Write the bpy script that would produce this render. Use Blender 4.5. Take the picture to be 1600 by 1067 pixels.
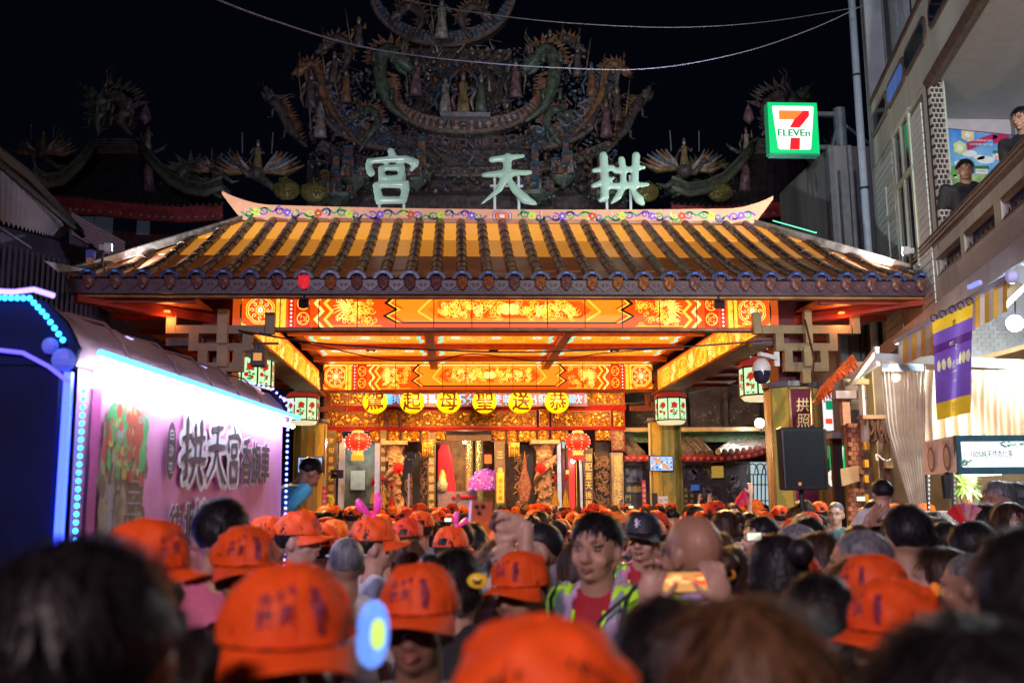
import bpy, bmesh, math, random
import numpy as np
from mathutils import Vector, Matrix, Euler
R=math.radians; PI=math.pi; rnd=random.Random(7)
sc=bpy.context.scene
for o in list(bpy.data.objects): bpy.data.objects.remove(o)
COL=sc.collection
# ------------------------------------------------------------ camera
CAM=Vector((-0.845,0.0,1.75)); YAW,PITCH,ROLL=3.3,9.18,0.5; FPX=1556.0
cam=bpy.data.cameras.new('camera'); camo=bpy.data.objects.new('camera',cam); COL.objects.link(camo); sc.camera=camo
cam.sensor_width=36.0; cam.lens=35.0; cam.clip_start=0.05; cam.clip_end=600
camo.location=CAM
MR=(Matrix.Rotation(-R(YAW),3,'Z')@Matrix.Rotation(R(90+PITCH),3,'X')@Matrix.Rotation(-R(ROLL),3,'Z'))
camo.rotation_euler=MR.to_euler()
cam.dof.use_dof=True; cam.dof.focus_distance=17.0; cam.dof.aperture_fstop=2.5; cam.dof.aperture_blades=9
# ------------------------------------------------------------ world: night sky
w=bpy.data.worlds.new('World'); sc.world=w; w.use_nodes=True
bg=w.node_tree.nodes['Background']; bg.inputs[0].default_value=(0.12,0.2,0.5,1); bg.inputs[1].default_value=0.005
# ------------------------------------------------------------ exposure
sc.view_settings.view_transform='Standard'; sc.view_settings.look='None'; sc.view_settings.exposure=0.28; sc.view_settings.gamma=1
sc.view_settings.use_curve_mapping=False
sc.render.engine='CYCLES'
try:
    cy=sc.cycles; cy.use_denoising=True; cy.denoiser='OPENIMAGEDENOISE'; cy.max_bounces=5; cy.diffuse_bounces=3; cy.glossy_bounces=2
    cy.transmission_bounces=4; cy.transparent_max_bounces=6; cy.sample_clamp_indirect=4; cy.sample_clamp_direct=0; cy.caustics_reflective=False; cy.caustics_refractive=False
    cy.use_adaptive_sampling=True; cy.adaptive_threshold=0.01; cy.use_light_tree=True
except Exception as e: print('cy',e)
# ------------------------------------------------------------ lamps of the place and added fill lamps, each in a modelled fitting
LAMPS=[]
def lamp(kind,name,loc,power,col=(1,1,1),size=.1,target=None,spot=None,blend=.6,parent=None):
    l=bpy.data.lights.new(name,kind); l.energy=power; l.color=col
    if kind=='AREA': l.size=size
    else: l.shadow_soft_size=size
    if kind=='SPOT': l.spot_size=R(spot or 90); l.spot_blend=blend
    o=bpy.data.objects.new(name,l); COL.objects.link(o)
    o.location=loc
    if target is not None: o.rotation_euler=(Vector(target)-Vector(loc)).to_track_quat('-Z','Y').to_euler()
    if parent is not None:
        o.parent=parent; o.location=Vector(loc)-ORG.get(parent.name,Vector((0,0,0)))
    return o
# ------------------------------------------------------------ helpers
def P(px,py,Y):
    d=MR@Vector(((px-800)/FPX,(533.5-py)/FPX,-1.0)); return CAM+d*((Y-CAM.y)/d.y)
def PX(px,py,Y): return P(px,py,Y).x
def PZ(px,py,Y): return P(px,py,Y).z
def PP(px,py,p0,n):                       # pixel ray with a vertical plane
    d=MR@Vector(((px-800)/FPX,(533.5-py)/FPX,-1.0)); n=Vector(n); return CAM+d*((Vector(p0)-CAM).dot(n)/d.dot(n))
ORG={}
def org(o): return ORG.get(o.name,Vector((0,0,0))) if o else Vector((0,0,0))
def tag(o,label=None,cat=None,group=None,kind=None):
    if label: o['label']=label
    if cat: o['category']=cat
    if group: o['group']=group
    if kind: o['kind']=kind
    return o
def thing(name,label,cat,loc=(0,0,0),group=None,rz=0,local=False):
    o=bpy.data.objects.new(name,None); COL.objects.link(o); o.location=loc; o.rotation_euler=(0,0,rz); o.empty_display_size=.1
    if not local: ORG[o.name]=Vector(loc)
    return tag(o,label,cat,group)
MATS={}
def M(name,col=(.5,.5,.5),rough=.6,metal=0.0,emit=0.0,ecol=None,var=.18,scale=6.0,bump=.0,bscale=40.0,kind=None,col2=None,alpha=1.0,spec=.5,trans=0.0):
    if name in MATS: return MATS[name]
    m=bpy.data.materials.new(name); m.use_nodes=True; nt=m.node_tree; N=nt.nodes; L=nt.links
    b=N['Principled BSDF']; b.inputs['Roughness'].default_value=rough; b.inputs['Metallic'].default_value=metal
    b.inputs['Specular IOR Level'].default_value=spec
    b.inputs['Base Color'].default_value=(*col,1)
    tc=N.new('ShaderNodeTexCoord'); src=tc.outputs['Object']
    if kind=='wave':
        t=N.new('ShaderNodeTexWave'); t.inputs['Scale'].default_value=scale; t.inputs['Distortion'].default_value=6; t.inputs['Detail'].default_value=3; t.inputs['Detail Scale'].default_value=1.5; f=t.outputs['Fac']
    elif kind=='streak':
        mp=N.new('ShaderNodeMapping'); mp.inputs['Scale'].default_value=(scale,scale,scale*.06); L.new(src,mp.inputs[0])
        t=N.new('ShaderNodeTexNoise'); t.inputs['Scale'].default_value=1; t.inputs['Detail'].default_value=3; L.new(mp.outputs[0],t.inputs['Vector']); f=t.outputs['Fac']
    elif kind=='voronoi':
        t=N.new('ShaderNodeTexVoronoi'); t.inputs['Scale'].default_value=scale; f=t.outputs['Distance']
    elif kind=='brick':
        t=N.new('ShaderNodeTexBrick'); t.inputs['Scale'].default_value=scale; f=t.outputs['Fac']
    else:
        t=N.new('ShaderNodeTexNoise'); t.inputs['Scale'].default_value=scale; t.inputs['Detail'].default_value=5; t.inputs['Roughness'].default_value=.62; f=t.outputs['Fac']
    if kind!='streak': L.new(src,t.inputs['Vector'])
    if var>0 or col2:
        r=N.new('ShaderNodeValToRGB'); L.new(f,r.inputs[0])
        c2=col2 or tuple(min(1,c*(1+var)) for c in col); c1=col if col2 else tuple(c*(1-var) for c in col)
        r.color_ramp.elements[0].position=.36; r.color_ramp.elements[1].position=.64
        r.color_ramp.elements[0].color=(*c1,1); r.color_ramp.elements[1].color=(*c2,1)
        L.new(r.outputs[0],b.inputs['Base Color'])
        if emit>0 and ecol is None and col2: L.new(r.outputs[0],b.inputs['Emission Color'])
    if bump>0:
        n2=N.new('ShaderNodeTexNoise'); n2.inputs['Scale'].default_value=bscale; n2.inputs['Detail'].default_value=4; L.new(src,n2.inputs['Vector'])
        bp=N.new('ShaderNodeBump'); bp.inputs['Strength'].default_value=bump; bp.inputs['Distance'].default_value=.02
        L.new(n2.outputs['Fac'] if kind!='voronoi' else f,bp.inputs['Height']); L.new(bp.outputs[0],b.inputs['Normal'])
    if emit>0:
        if not(col2 and ecol is None): b.inputs['Emission Color'].default_value=(*(ecol or col),1)
        b.inputs['Emission Strength'].default_value=emit
    if trans>0: b.inputs['Transmission Weight'].default_value=trans
    if alpha<1: b.inputs['Alpha'].default_value=alpha
    MATS[name]=m; return m
def E(name,col,s=1.0,base=None): return M(name,base or tuple(c*.5 for c in col),.45,0,s,col,var=0)
def mesh_obj(name,me,parent=None,loc=(0,0,0),rot=(0,0,0),scale=(1,1,1),mat=None):
    o=bpy.data.objects.new(name,me); COL.objects.link(o); o.parent=parent
    o.location=Vector(loc)-org(parent); o.rotation_euler=rot; o.scale=scale; ORG[o.name]=Vector(loc) if parent is not None and parent.name in ORG else Vector((0,0,0))
    if mat is not None:
        o.material_slots[0].link='OBJECT'; o.material_slots[0].material=mat
    return o
class MB:
    def __init__(s): s.v=[]; s.f=[]; s.m=[]; s.mi=0
    def mat(s,i): s.mi=i; return s
    def add(s,vs,fs,mi=None):
        n=len(s.v); s.v+= [tuple(v) for v in vs]; s.f+=[tuple(i+n for i in f) for f in fs]; s.m+=[s.mi if mi is None else mi]*len(fs); return s
    def box(s,a,b):
        x0,y0,z0=[min(a[i],b[i]) for i in range(3)]; x1,y1,z1=[max(a[i],b[i]) for i in range(3)]
        return s.add([(x0,y0,z0),(x1,y0,z0),(x1,y1,z0),(x0,y1,z0),(x0,y0,z1),(x1,y0,z1),(x1,y1,z1),(x0,y1,z1)],
          [(0,3,2,1),(4,5,6,7),(0,1,5,4),(1,2,6,5),(2,3,7,6),(3,0,4,7)])
    def bar(s,a,b,w,h=None,up=(0,0,1)):
        a=Vector(a); b=Vector(b); h=h or w; d=(b-a).normalized(); u=Vector(up)
        if abs(d.dot(u))>.98: u=Vector((0,1,0))
        r=d.cross(u).normalized()*w/2; u2=r.cross(d).normalized()*h/2
        vs=[p+i*r+j*u2 for p in (a,b) for i,j in ((-1,-1),(1,-1),(1,1),(-1,1))]
        return s.add(vs,[(0,3,2,1),(4,5,6,7),(0,1,5,4),(1,2,6,5),(2,3,7,6),(3,0,4,7)])
    def tube(s,pts,rad,n=8,cap=True,flat=1.0):
        pts=[Vector(p) for p in pts]; k=len(pts); rads=rad if hasattr(rad,'__len__') else [rad]*k
        vs=[];fs=[]; pr=None
        for i,p in enumerate(pts):
            d=(pts[min(i+1,k-1)]-pts[max(i-1,0)]); d=d.normalized() if d.length>1e-9 else Vector((0,0,1))
            if pr is None:
                u=Vector((0,0,1)) if abs(d.z)<.9 else Vector((0,1,0)); pr=d.cross(u).normalized()
            r=(pr-d*pr.dot(d)); r=r.normalized() if r.length>1e-6 else d.orthogonal().normalized(); pr=r; q=d.cross(r)
            for j in range(n):
                a=2*PI*j/n; vs.append(p+(r*math.cos(a)+q*math.sin(a)*flat)*rads[i])
        for i in range(k-1):
            for j in range(n): fs.append((i*n+j,i*n+(j+1)%n,(i+1)*n+(j+1)%n,(i+1)*n+j))
        if cap: fs.append(tuple(range(n))[::-1]); fs.append(tuple(range((k-1)*n,k*n)))
        return s.add(vs,fs)
    def lathe(s,prof,c=(0,0,0),n=16,sx=1,sy=1,ax='z',a0=0,a1=2*PI):
        c=Vector(c); vs=[];fs=[]; full=abs(a1-a0-2*PI)<1e-6; m=n if full else n+1
        for (r,z) in prof:
            for j in range(m):
                a=a0+(a1-a0)*j/n; x,y=r*math.cos(a)*sx,r*math.sin(a)*sy
                vs.append(c+(Vector((x,y,z)) if ax=='z' else Vector((x,z,y)) if ax=='y' else Vector((z,x,y))))
        for i in range(len(prof)-1):
            for j in range(n): fs.append((i*m+j,i*m+(j+1)%m,(i+1)*m+(j+1)%m,(i+1)*m+j))
        return s.add(vs,fs)
    def ell(s,c,r,n=12,k=8,rot=None):
        c=Vector(c); vs=[];fs=[]; r=r if hasattr(r,'__len__') else (r,r,r)
        for i in range(k+1):
            t=PI*i/k
            for j in range(n):
                a=2*PI*j/n; v=Vector((math.sin(t)*math.cos(a)*r[0],math.sin(t)*math.sin(a)*r[1],math.cos(t)*r[2]))
                if rot is not None: v=rot@v
                vs.append(c+v)
        for i in range(k):
            for j in range(n): fs.append((i*n+j,(i+1)*n+j,(i+1)*n+(j+1)%n,i*n+(j+1)%n))
        return s.add(vs,fs)
    def prism(s,poly,d):                    # poly: 3-D points in a plane, d: extrusion vector
        n=len(poly); d=Vector(d); a=[Vector(p) for p in poly]; vs=a+[p+d for p in a]
        return s.add(vs,[tuple(range(n))[::-1],tuple(range(n,2*n))]+[(i,(i+1)%n,n+(i+1)%n,n+i) for i in range(n)])
    def mesh(s,name,mats,smooth=False,off=Vector((0,0,0))):
        me=bpy.data.meshes.new(name); off=Vector(off)
        me.from_pydata([tuple(Vector(v)-off) for v in s.v],[],s.f)
        for m in mats: me.materials.append(m)
        if len(mats)>1: me.polygons.foreach_set('material_index',s.m)
        if smooth is True: me.polygons.foreach_set('use_smooth',[True]*len(s.f))
        me.update(); 
        if smooth=='auto': me.shade_smooth() if hasattr(me,'shade_smooth') else None; me.set_sharp_from_angle(angle=R(40))
        return me
    def build(s,name,mats,parent=None,smooth=False,kind=None):
        if not isinstance(mats,(list,tuple)): mats=[mats]
        o=bpy.data.objects.new(name,s.mesh(name,mats,smooth,org(parent))); COL.objects.link(o); o.parent=parent
        if kind: o['kind']=kind
        if parent is not None: ORG[o.name]=org(parent)
        return o
def fixn(o):
    bm=bmesh.new(); bm.from_mesh(o.data); bmesh.ops.recalc_face_normals(bm,faces=bm.faces); bm.to_mesh(o.data); bm.free(); return o
def bevel(o,w=.01,seg=1):
    m=o.modifiers.new('bevel','BEVEL'); m.width=w; m.segments=seg; m.limit_method='ANGLE'; m.angle_limit=R(40); return o
# text as a flat triangulated outline
_TX={}
def glyphs(txt,bold=0.0,res=2,sp=1.0):
    k=(txt,bold,res,sp)
    if k not in _TX:
        c=bpy.data.curves.new('t','FONT'); c.body=txt; c.size=1; c.resolution_u=res; c.offset=bold; c.space_character=sp; c.fill_mode='FRONT'
        o=bpy.data.objects.new('t',c); COL.objects.link(o); bpy.context.view_layer.update()
        m=bpy.data.meshes.new_from_object(o.evaluated_get(bpy.context.evaluated_depsgraph_get()))
        vs=[(v.co.x,v.co.y) for v in m.vertices]; fs=[tuple(p.vertices) for p in m.polygons]
        bpy.data.objects.remove(o); bpy.data.curves.remove(c); bpy.data.meshes.remove(m)
        if vs:
            x0=min(v[0] for v in vs);x1=max(v[0] for v in vs);y0=min(v[1] for v in vs);y1=max(v[1] for v in vs)
            vs=[((x-x0)/(x1-x0)-.5,(y-y0)/(y1-y0)-.5) for x,y in vs]
            _TX[k]=(vs,fs,(x1-x0)/(y1-y0))
        else: _TX[k]=([],[],1)
    return _TX[k]
_DN={}
def dense(txt,bold=0.0,mx=.10):
    k=(txt,bold)
    if k not in _DN:
        vs,fs,asp=glyphs(txt,bold); bm=bmesh.new(); bv=[bm.verts.new((x,y,0)) for x,y in vs]
        for f in fs:
            try: bm.faces.new([bv[i] for i in f])
            except ValueError: pass
        bmesh.ops.triangulate(bm,faces=bm.faces)
        for _ in range(5):
            es=[e for e in bm.edges if e.calc_length()>mx]
            if not es: break
            bmesh.ops.subdivide_edges(bm,edges=es,cuts=1); bmesh.ops.triangulate(bm,faces=[f for f in bm.faces if len(f.verts)>3])
        bm.verts.index_update(); _DN[k]=([(v.co.x,v.co.y) for v in bm.verts],[tuple(v.index for v in f.verts) for f in bm.faces],asp); bm.free()
    return _DN[k]
class Art(MB):
    """flat print: polygons in u,v (metres) on a plane, each layer 1 mm proud of the one below"""
    def __init__(s): super().__init__(); s.h=0.001
    def layer(s,h): s.h=h; return s
    def poly(s,pts,mi=None,h=None): return s.add([(u,v,s.h if h is None else h) for u,v in pts],[tuple(range(len(pts)))],mi)
    def rect(s,u0,v0,u1,v1,mi=None): return s.poly([(u0,v0),(u1,v0),(u1,v1),(u0,v1)],mi)
    def disc(s,u,v,r,mi=None,n=20,ry=None,scal=0,k=8):
        return s.poly([(u+(r*(1+scal*abs(math.sin(k*a/2))))*math.cos(a),v+((ry or r)*(1+scal*abs(math.sin(k*a/2))))*math.sin(a)) for a in [2*PI*i/n for i in range(n)]],mi)
    def ribbon(s,pts,w,mi=None,closed=False):
        n=len(pts); ws=w if hasattr(w,'__len__') else [w]*n; L=[];Rr=[]
        for i,(x,y) in enumerate(pts):
            if closed: a,b=pts[i-1],pts[(i+1)%n]
            else: a,b=pts[max(i-1,0)],pts[min(i+1,n-1)]
            dx,dy=b[0]-a[0],b[1]-a[1]; l=math.hypot(dx,dy) or 1; nx,ny=-dy/l*ws[i]/2,dx/l*ws[i]/2
            L.append((x+nx,y+ny,s.h)); Rr.append((x-nx,y-ny,s.h))
        k=n if closed else n-1
        return s.add(L+Rr,[(i,n+i,n+(i+1)%n,(i+1)%n) for i in range(k)],mi)
    def ring(s,u,v,r,w,mi=None,n=28,ry=None,scal=0,k=8):
        return s.ribbon([(u+r*(1+scal*abs(math.sin(k*a/2)))*math.cos(a),v+(ry or r)*(1+scal*abs(math.sin(k*a/2)))*math.sin(a)) for a in [2*PI*i/n for i in range(n)]],w,mi,True)
    def spiral(s,u,v,r,turns=1.25,w=.01,mi=None,a0=0,dir=1,n=14):
        pts=[];ws=[]
        for i in range(n):
            t=i/(n-1); a=a0+dir*turns*2*PI*t; rr=r*(1-.85*t); pts.append((u+rr*math.cos(a),v+rr*math.sin(a))); ws.append(w*(1-.55*t))
        return s.ribbon(pts,ws,mi)
    def text(s,txt,u,v,h,mi=None,w=None,bold=0.0,res=2,sp=1.0,skew=0):
        vs,fs,asp=glyphs(txt,bold,res,sp); w=w or h*asp
        return s.add([(u+x*w+y*h*skew,v+y*h,s.h) for x,y in vs],fs,mi)
    def place(s,name,mats,parent,o,U=(1,0,0),V=(0,0,1),kind=None):
        o=Vector(o);U=Vector(U).normalized();V=Vector(V).normalized();Nn=U.cross(V)
        s.v=[tuple(o+U*a+V*b+Nn*c) for a,b,c in s.v]
        # U x V must face the viewer
        return s.build(name,mats,parent,kind=kind)
def clone(o,parent=None,name=None):
    c=o.copy(); COL.objects.link(c); c.parent=parent
    for ch in list(o.children): clone(ch,c)
    return c
# common materials
red_wood=M('red_wood',(.32,.035,.02),.45,var=.3,scale=3); dark_red=M('dark_red_paint',(.09,.012,.025),.4,var=.2)
gold=M('gilt_carving',(.28,.11,.015),.28,.7,var=.5,scale=14,bump=.8,bscale=30,col2=(.95,.56,.10))
gilt=M('gilt_paint',(.85,.5,.1),.35,.5,var=.2)
stone=M('grey_stone',(.16,.14,.16),.75,var=.3,scale=3,bump=.4); stone_l=M('pale_stone_relief',(.42,.38,.38),.7,var=.3,scale=6,bump=.4)
brownstone=M('brown_carved_stone',(.36,.22,.14),.6,var=.35,scale=8,bump=.7,bscale=18)
marble=M('olive_gold_marble',(.62,.46,.10),.22,var=.3,scale=1.3,kind='wave',col2=(.40,.36,.09))
black=M('black_plastic',(.012,.013,.016),.45,var=.2); iron=M('dark_iron',(.03,.03,.035),.5,.6,var=.2)
white=M('white_paint',(.75,.75,.72),.5,var=.05); wood=M('plain_wood',(.38,.2,.08),.6,var=.3,scale=5,kind='streak')
tin=M('grey_sheet_metal',(.35,.36,.4),.5,.4,var=.25,scale=2); cable_m=M('black_cable',(.02,.02,.022),.5,var=0)
# ---- street lamps behind the viewer (unseen; they light the fronts of everything; the low pinkish one is added crowd fill)
for i,(x,y,z,pw,c_,sz,aim,lab,sp_) in enumerate(((-3.5,-7,7.0,4300,(.80,.70,1),.4,(0,18,6),'tall street lamp with cool lavender light left of the viewer',62),(1.5,-5,5.5,10500,(.96,1,.90),.3,(9,14,8),'street lamp with pale white light right of the viewer',62),(-2.6,-3.2,4.8,1600,(1,.72,.74),.25,(1.2,4.5,1.3),'low added lamp with pinkish fill light left of the viewer',110))):
    t=thing('street_lamp',lab,'street lamp',(x,y,0)); m=MB(); m.tube([(x,y,0),(x,y,z+.2)],.06,8); m.build('post',iron,t); m=MB(); m.box((x-.3,y-.1,z+.05),(x+.3,y+.15,z+.15)); m.build('head',tin,t)
    lamp('SPOT','street_lamp_light',(x,y,z),pw,c_,sz,aim,sp_,.6,t)
# ============================================================ GROUND
g=MB(); g.add([(-150,-60,0),(150,-60,0),(150,200,0),(-150,200,0)],[(0,1,2,3)])
go=g.build('ground',M('asphalt',(.05,.05,.055),.8,var=.3,scale=1.5,bump=.3)); tag(go,kind='structure')
# ============================================================ PAVILION
pav=thing('temple_pavilion','lit Chinese gate pavilion with glowing red and gold beams and a tiled hip roof','pavilion',(0,15.4,0))
YE,YR,ZE,ZR=14.0,17.5,4.95,6.74; XE,XR=6.30,4.68; NR=33; SP=2*5.98/(NR-1)
def slope(t): return Vector((0,YE+(YR-YE)*t,ZE+(ZR-ZE)*(t**1.12)))
def hip_t(x): return 1.0 if abs(x)<=XR else max(0,(XE-abs(x))/(XE-XR))
row_m=[M('tile_panel_lower',(.10,.03,.015),.3,0,.03,(1,.2,.02),var=.3,scale=2),  # light from inside the roof put in as emission, stronger towards the ridge
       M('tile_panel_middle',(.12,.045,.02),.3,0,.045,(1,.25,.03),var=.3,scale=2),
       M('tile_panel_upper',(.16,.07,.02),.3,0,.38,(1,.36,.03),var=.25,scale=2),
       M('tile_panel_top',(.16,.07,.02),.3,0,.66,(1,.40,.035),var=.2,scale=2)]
rib_m=M('brown_ridge_tile',(.075,.033,.017),.2,.3,var=.5,scale=7,bump=.5,bscale=22)
rows=[0,.34,.66,1.0] ; rows=[0.0,.13,.40,.70,1.0]
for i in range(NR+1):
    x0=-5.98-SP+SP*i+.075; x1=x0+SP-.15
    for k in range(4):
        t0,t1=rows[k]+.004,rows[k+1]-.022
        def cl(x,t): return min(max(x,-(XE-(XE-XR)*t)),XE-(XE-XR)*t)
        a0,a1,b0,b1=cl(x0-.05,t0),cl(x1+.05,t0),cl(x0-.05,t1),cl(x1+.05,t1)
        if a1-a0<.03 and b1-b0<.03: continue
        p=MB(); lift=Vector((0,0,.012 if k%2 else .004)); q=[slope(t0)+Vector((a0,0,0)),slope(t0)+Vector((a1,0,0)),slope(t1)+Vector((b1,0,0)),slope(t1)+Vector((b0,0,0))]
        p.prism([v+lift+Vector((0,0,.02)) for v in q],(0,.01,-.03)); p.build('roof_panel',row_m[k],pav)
# half-round ribs built of short overlapping tiles
for i in range(NR):
    x=-5.98+SP*i; tm=hip_t(x)
    if tm<.03: continue
    r=MB(); n=max(2,int(9*tm)); jit=random.Random(i)
    for k in range(n):
        t0,t1=tm*k/n,tm*(k+1.12)/n
        a,b=slope(t0),slope(min(t1,1)); a.x=b.x=x
        ra,rb=.094+jit.uniform(-.003,.003),.085
        vs=[];m=8; d=(b-a).normalized(); up=Vector((0,-d.z,d.y))
        for (pp,rr) in ((a,ra),(b,rb)):
            for j in range(m+1):
                an=PI*j/m; vs.append(pp+Vector((math.cos(an)*rr,0,0))+up*(math.sin(an)*rr*1.15+.01))
        r.add(vs,[(j,j+1,m+2+j,m+1+j) for j in range(m)]+[tuple(range(m,-1,-1))])
    r.build('rib_tile',rib_m,pav,smooth='auto')
# eave band with lion roundels, blue caps and drip tiles
eb=MB(); eb.box((-XE,YE-.02,4.70),(XE,YE+.14,4.90)); eb.build('eave_band',M('purple_lit_glaze',(.065,.035,.06),.4,var=.3,scale=4,bump=.3),pav)  # purple light from the front put into the glaze colour
capm=M('blue_glazed_tile',(.035,.06,.16),.25,var=.3); liom=M('lion_glaze',(.17,.075,.07),.3,var=.4,scale=20,bump=.5)
lio=[liom,M('lion_glaze_red_bulb',(.5,.02,.03),.3,0,.45,(1,.03,.05),var=.3,scale=20),M('lion_glaze_amber_bulb',(.3,.11,.04),.3,0,.0,(1,.35,.08),var=.4,scale=20,bump=.5)]
lm=MB()
lm.lathe([(0,-.055),(.05,-.05),(.078,-.03),(.088,0),(.088,.03)],(0,0,0),14,1,1.15,ax='y')
for sx in (-1,1): lm.ell((sx*.028,-.056,.025),(.014,.012,.012),8,5); lm.ell((sx*.062,-.035,.06),(.02,.016,.022),6,5)
lm.ell((0,-.07,-.002),(.02,.02,.018),8,5); lm.ell((0,-.055,-.035),(.036,.02,.016),8,5); lm.ell((0,-.03,-.085),(.04,.02,.035),8,5)
lmesh=lm.mesh('lion_roundel',[liom],True)
cm=MB(); pts=[]
for rr in (.098,.145):
    for j in range(13):
        a=R(8)+R(164)*j/12; pts.append((math.cos(a)*rr,0,math.sin(a)*rr*.95))
cm.add([(x,-.10,z) for x,y,z in pts]+[(x,.05,z) for x,y,z in pts],[(j,j+1,14+j,13+j) for j in range(12)]+[(26+j,39+j,40+j,27+j) for j in range(12)]+[(13+j,14+j,40+j,39+j) for j in range(12)]+[(j,26+j,27+j,j+1) for j in range(12)])
cm.mat(1).box((-.03,-.107,.10),(.03,-.1,.125)); cmesh=cm.mesh('tile_cap',[capm,M('blue_badge',(.05,.12,.5),.3,0,.15,(.1,.3,1),var=0)])
dm=MB(); ww=SP-.16
dm.prism([(-ww/2,-.05,.07),(-ww/2,-.05,-.01),(-ww*.25,-.05,-.06),(0,-.05,-.10),(ww*.25,-.05,-.06),(ww/2,-.05,-.01),(ww/2,-.05,.07)],(0,.03,0))
for sx in (-1,1): dm.tube([(sx*.03+sx*.022*math.cos(a)*(1-a/9),-.056,-.01+.028*math.sin(a)*(1-a/9)) for a in [i*.7 for i in range(9)]],.006,5)
dmesh=dm.mesh('drip_tile',[M('drip_glaze',(.09,.045,.06),.35,var=.3,scale=9)])
bulbs={2:1,9:1,13:2,16:2,17:2,18:2,19:2,20:2,21:2,22:2,23:2}
for i in range(NR):
    x=-5.98+SP*i
    o=mesh_obj('lion_roundel',lmesh,pav,(x,YE-.05,4.87),mat=lio[1 if i==8 else 2 if i in(14,15,17,19,20,21,22,9) else 0])
    mesh_obj('tile_cap',cmesh,pav,(x,YE-.02,4.885))
    if i<NR-1: mesh_obj('drip_tile',dmesh,pav,(x+SP/2,YE,4.83))
# roof body under the tiles (closed), hips, side slope, upturned corners
YB=25.9
rb=MB(); rb.add([(-XE,YE,4.9),(XE,YE,4.9),(XE,YB,4.9),(-XE,YB,4.9),(-XR,YR,6.66),(XR,YR,6.66)],[(0,1,5,4),(1,2,5),(2,3,4,5),(3,0,4)])
rb.build('roof_deck',M('roof_deck_paint',(.06,.04,.035),.5,var=.3),pav)
hipm=M('hip_ridge',(.3,.25,.22),.35,.2,var=.4)
for s in (-1,1):
    h=MB(); h.bar((s*XE,YE+.02,5.0),(s*XR,YR,6.80),.13,.12); h.build('hip_ridge',hipm,pav)
    tip=MB(); tip.prism([(s*(XE-.35),YE-.02,5.02),(s*(XE+.12),YE-.02,5.0),(s*(XE+.32),YE-.02,5.16),(s*(XE+.0),YE-.02,5.1)],(0,.05,0)); tip.build('eave_tip',M('pale_tip',(.6,.62,.55),.5),pav)
# ridge board: painted, gently sagging, upturned ends
rid=MB(); N_=40; top=[];bot=[]
def ridge_z(x):
    u=abs(x)/5.0; return 6.745+.03*u*u, 7.0+.07*u*u+(.22*max(0,(u-.82)/.18)**2 if u>.82 else 0)
XT=5.02
bots=[(x,ridge_z(x)[0]) for x in np.linspace(-4.66,4.66,31)]
tops=[(x,ridge_z(x)[1]) for x in np.linspace(-XT,XT,41)]
out=bots+[(4.86,6.86)]+tops[::-1]+[(-4.86,6.86)]
# strip it: build from columns so it stays a clean solid
cols=[]
for x in np.linspace(-XT,XT,81):
    b=ridge_z(x)[0] if abs(x)<=4.66 else ridge_z(4.66)[0]+(abs(x)-4.66)/.36*.47; cols.append((x,min(b,ridge_z(x)[1]-.005),ridge_z(x)[1]))
rid.add([(x,YR-.06,b) for x,b,t in cols]+[(x,YR-.06,t) for x,b,t in cols]+[(x,YR+.06,b) for x,b,t in cols]+[(x,YR+.06,t) for x,b,t in cols],
  [f for i in range(80) for f in ((i,i+1,82+i,81+i),(162+i,243+i,244+i,163+i),(81+i,82+i,244+i,243+i),(i,162+i,163+i,i+1))])
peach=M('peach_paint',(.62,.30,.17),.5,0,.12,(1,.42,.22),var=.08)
ridge=rid.build('ridge_board',peach,pav)
A=Art().layer(.003); pal=[M('print_green',(.03,.35,.14),.5),M('print_purple',(.2,.1,.5),.5),M('print_lime',(.55,.7,.08),.5),M('print_red',(.6,.06,.04),.5),M('print_white',(.8,.75,.7),.5),M('print_orange',(.8,.3,.05),.5)]
jr=random.Random(3)
for k,xc in enumerate(np.linspace(-4.4,4.4,17)):
    if abs(xc)<.5: continue
    z=6.88+.05*(abs(xc)/5)**2; c=k%3; s=1 if k%2 else -1
    A.ribbon([(xc-.27+.54*t,z+s*.075*math.sin(t*2*PI)) for t in np.linspace(0,1,12)],.036,[0,1,0][c])
    A.spiral(xc-.13,z+.03*s,.09,1.3,.036,[0,1,2][c],a0=jr.random()*6,dir=s); A.spiral(xc+.13,z-.03*s,.09,1.3,.036,[1,0,1][c],a0=jr.random()*6,dir=-s)
    A.h+=.0006
    A.disc(xc,z,.055,[2,1,3][c],16,scal=.5,k=5); A.h+=.0006; A.disc(xc,z,.02,[5,4,2][c],8)
    for q in range(3): A.disc(xc+jr.uniform(-.2,.2),z+jr.uniform(-.06,.06),.014,4 if q else 3,6)
    A.h=.003
for r_,mi in ((.17,1),(.15,4),(.135,3),(.10,5),(.075,3),(.05,4)): A.disc(0,6.87,r_,mi,24,ry=r_*.62,scal=.16,k=4); A.h+=.0007
A.h=.003
for x in (-3.1,-.72,.72,3.1): A.rect(x-.008,6.78,x+.008,6.98,4)
for x0,x1,b in ((-4.5,-3.12,0),(-3.08,-.74,0),(.74,3.08,0),(3.12,4.5,0)):
    A.rect(x0,6.768,x1,6.776,4)
A.place('painted_scrolls',pal,ridge,(0,YR-.06,0))
bl=MB()
for t in np.linspace(0,.72,9):
    pass
# rainbow light tube along the right hip
lt=MB(); lt.tube([P(1208,345,17.4),P(1262,360,16.6),P(1275,364,16.4)],.012,6); lt.build('light_tube',E('rainbow_tube',(.2,1,.6),.9),pav)
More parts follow.
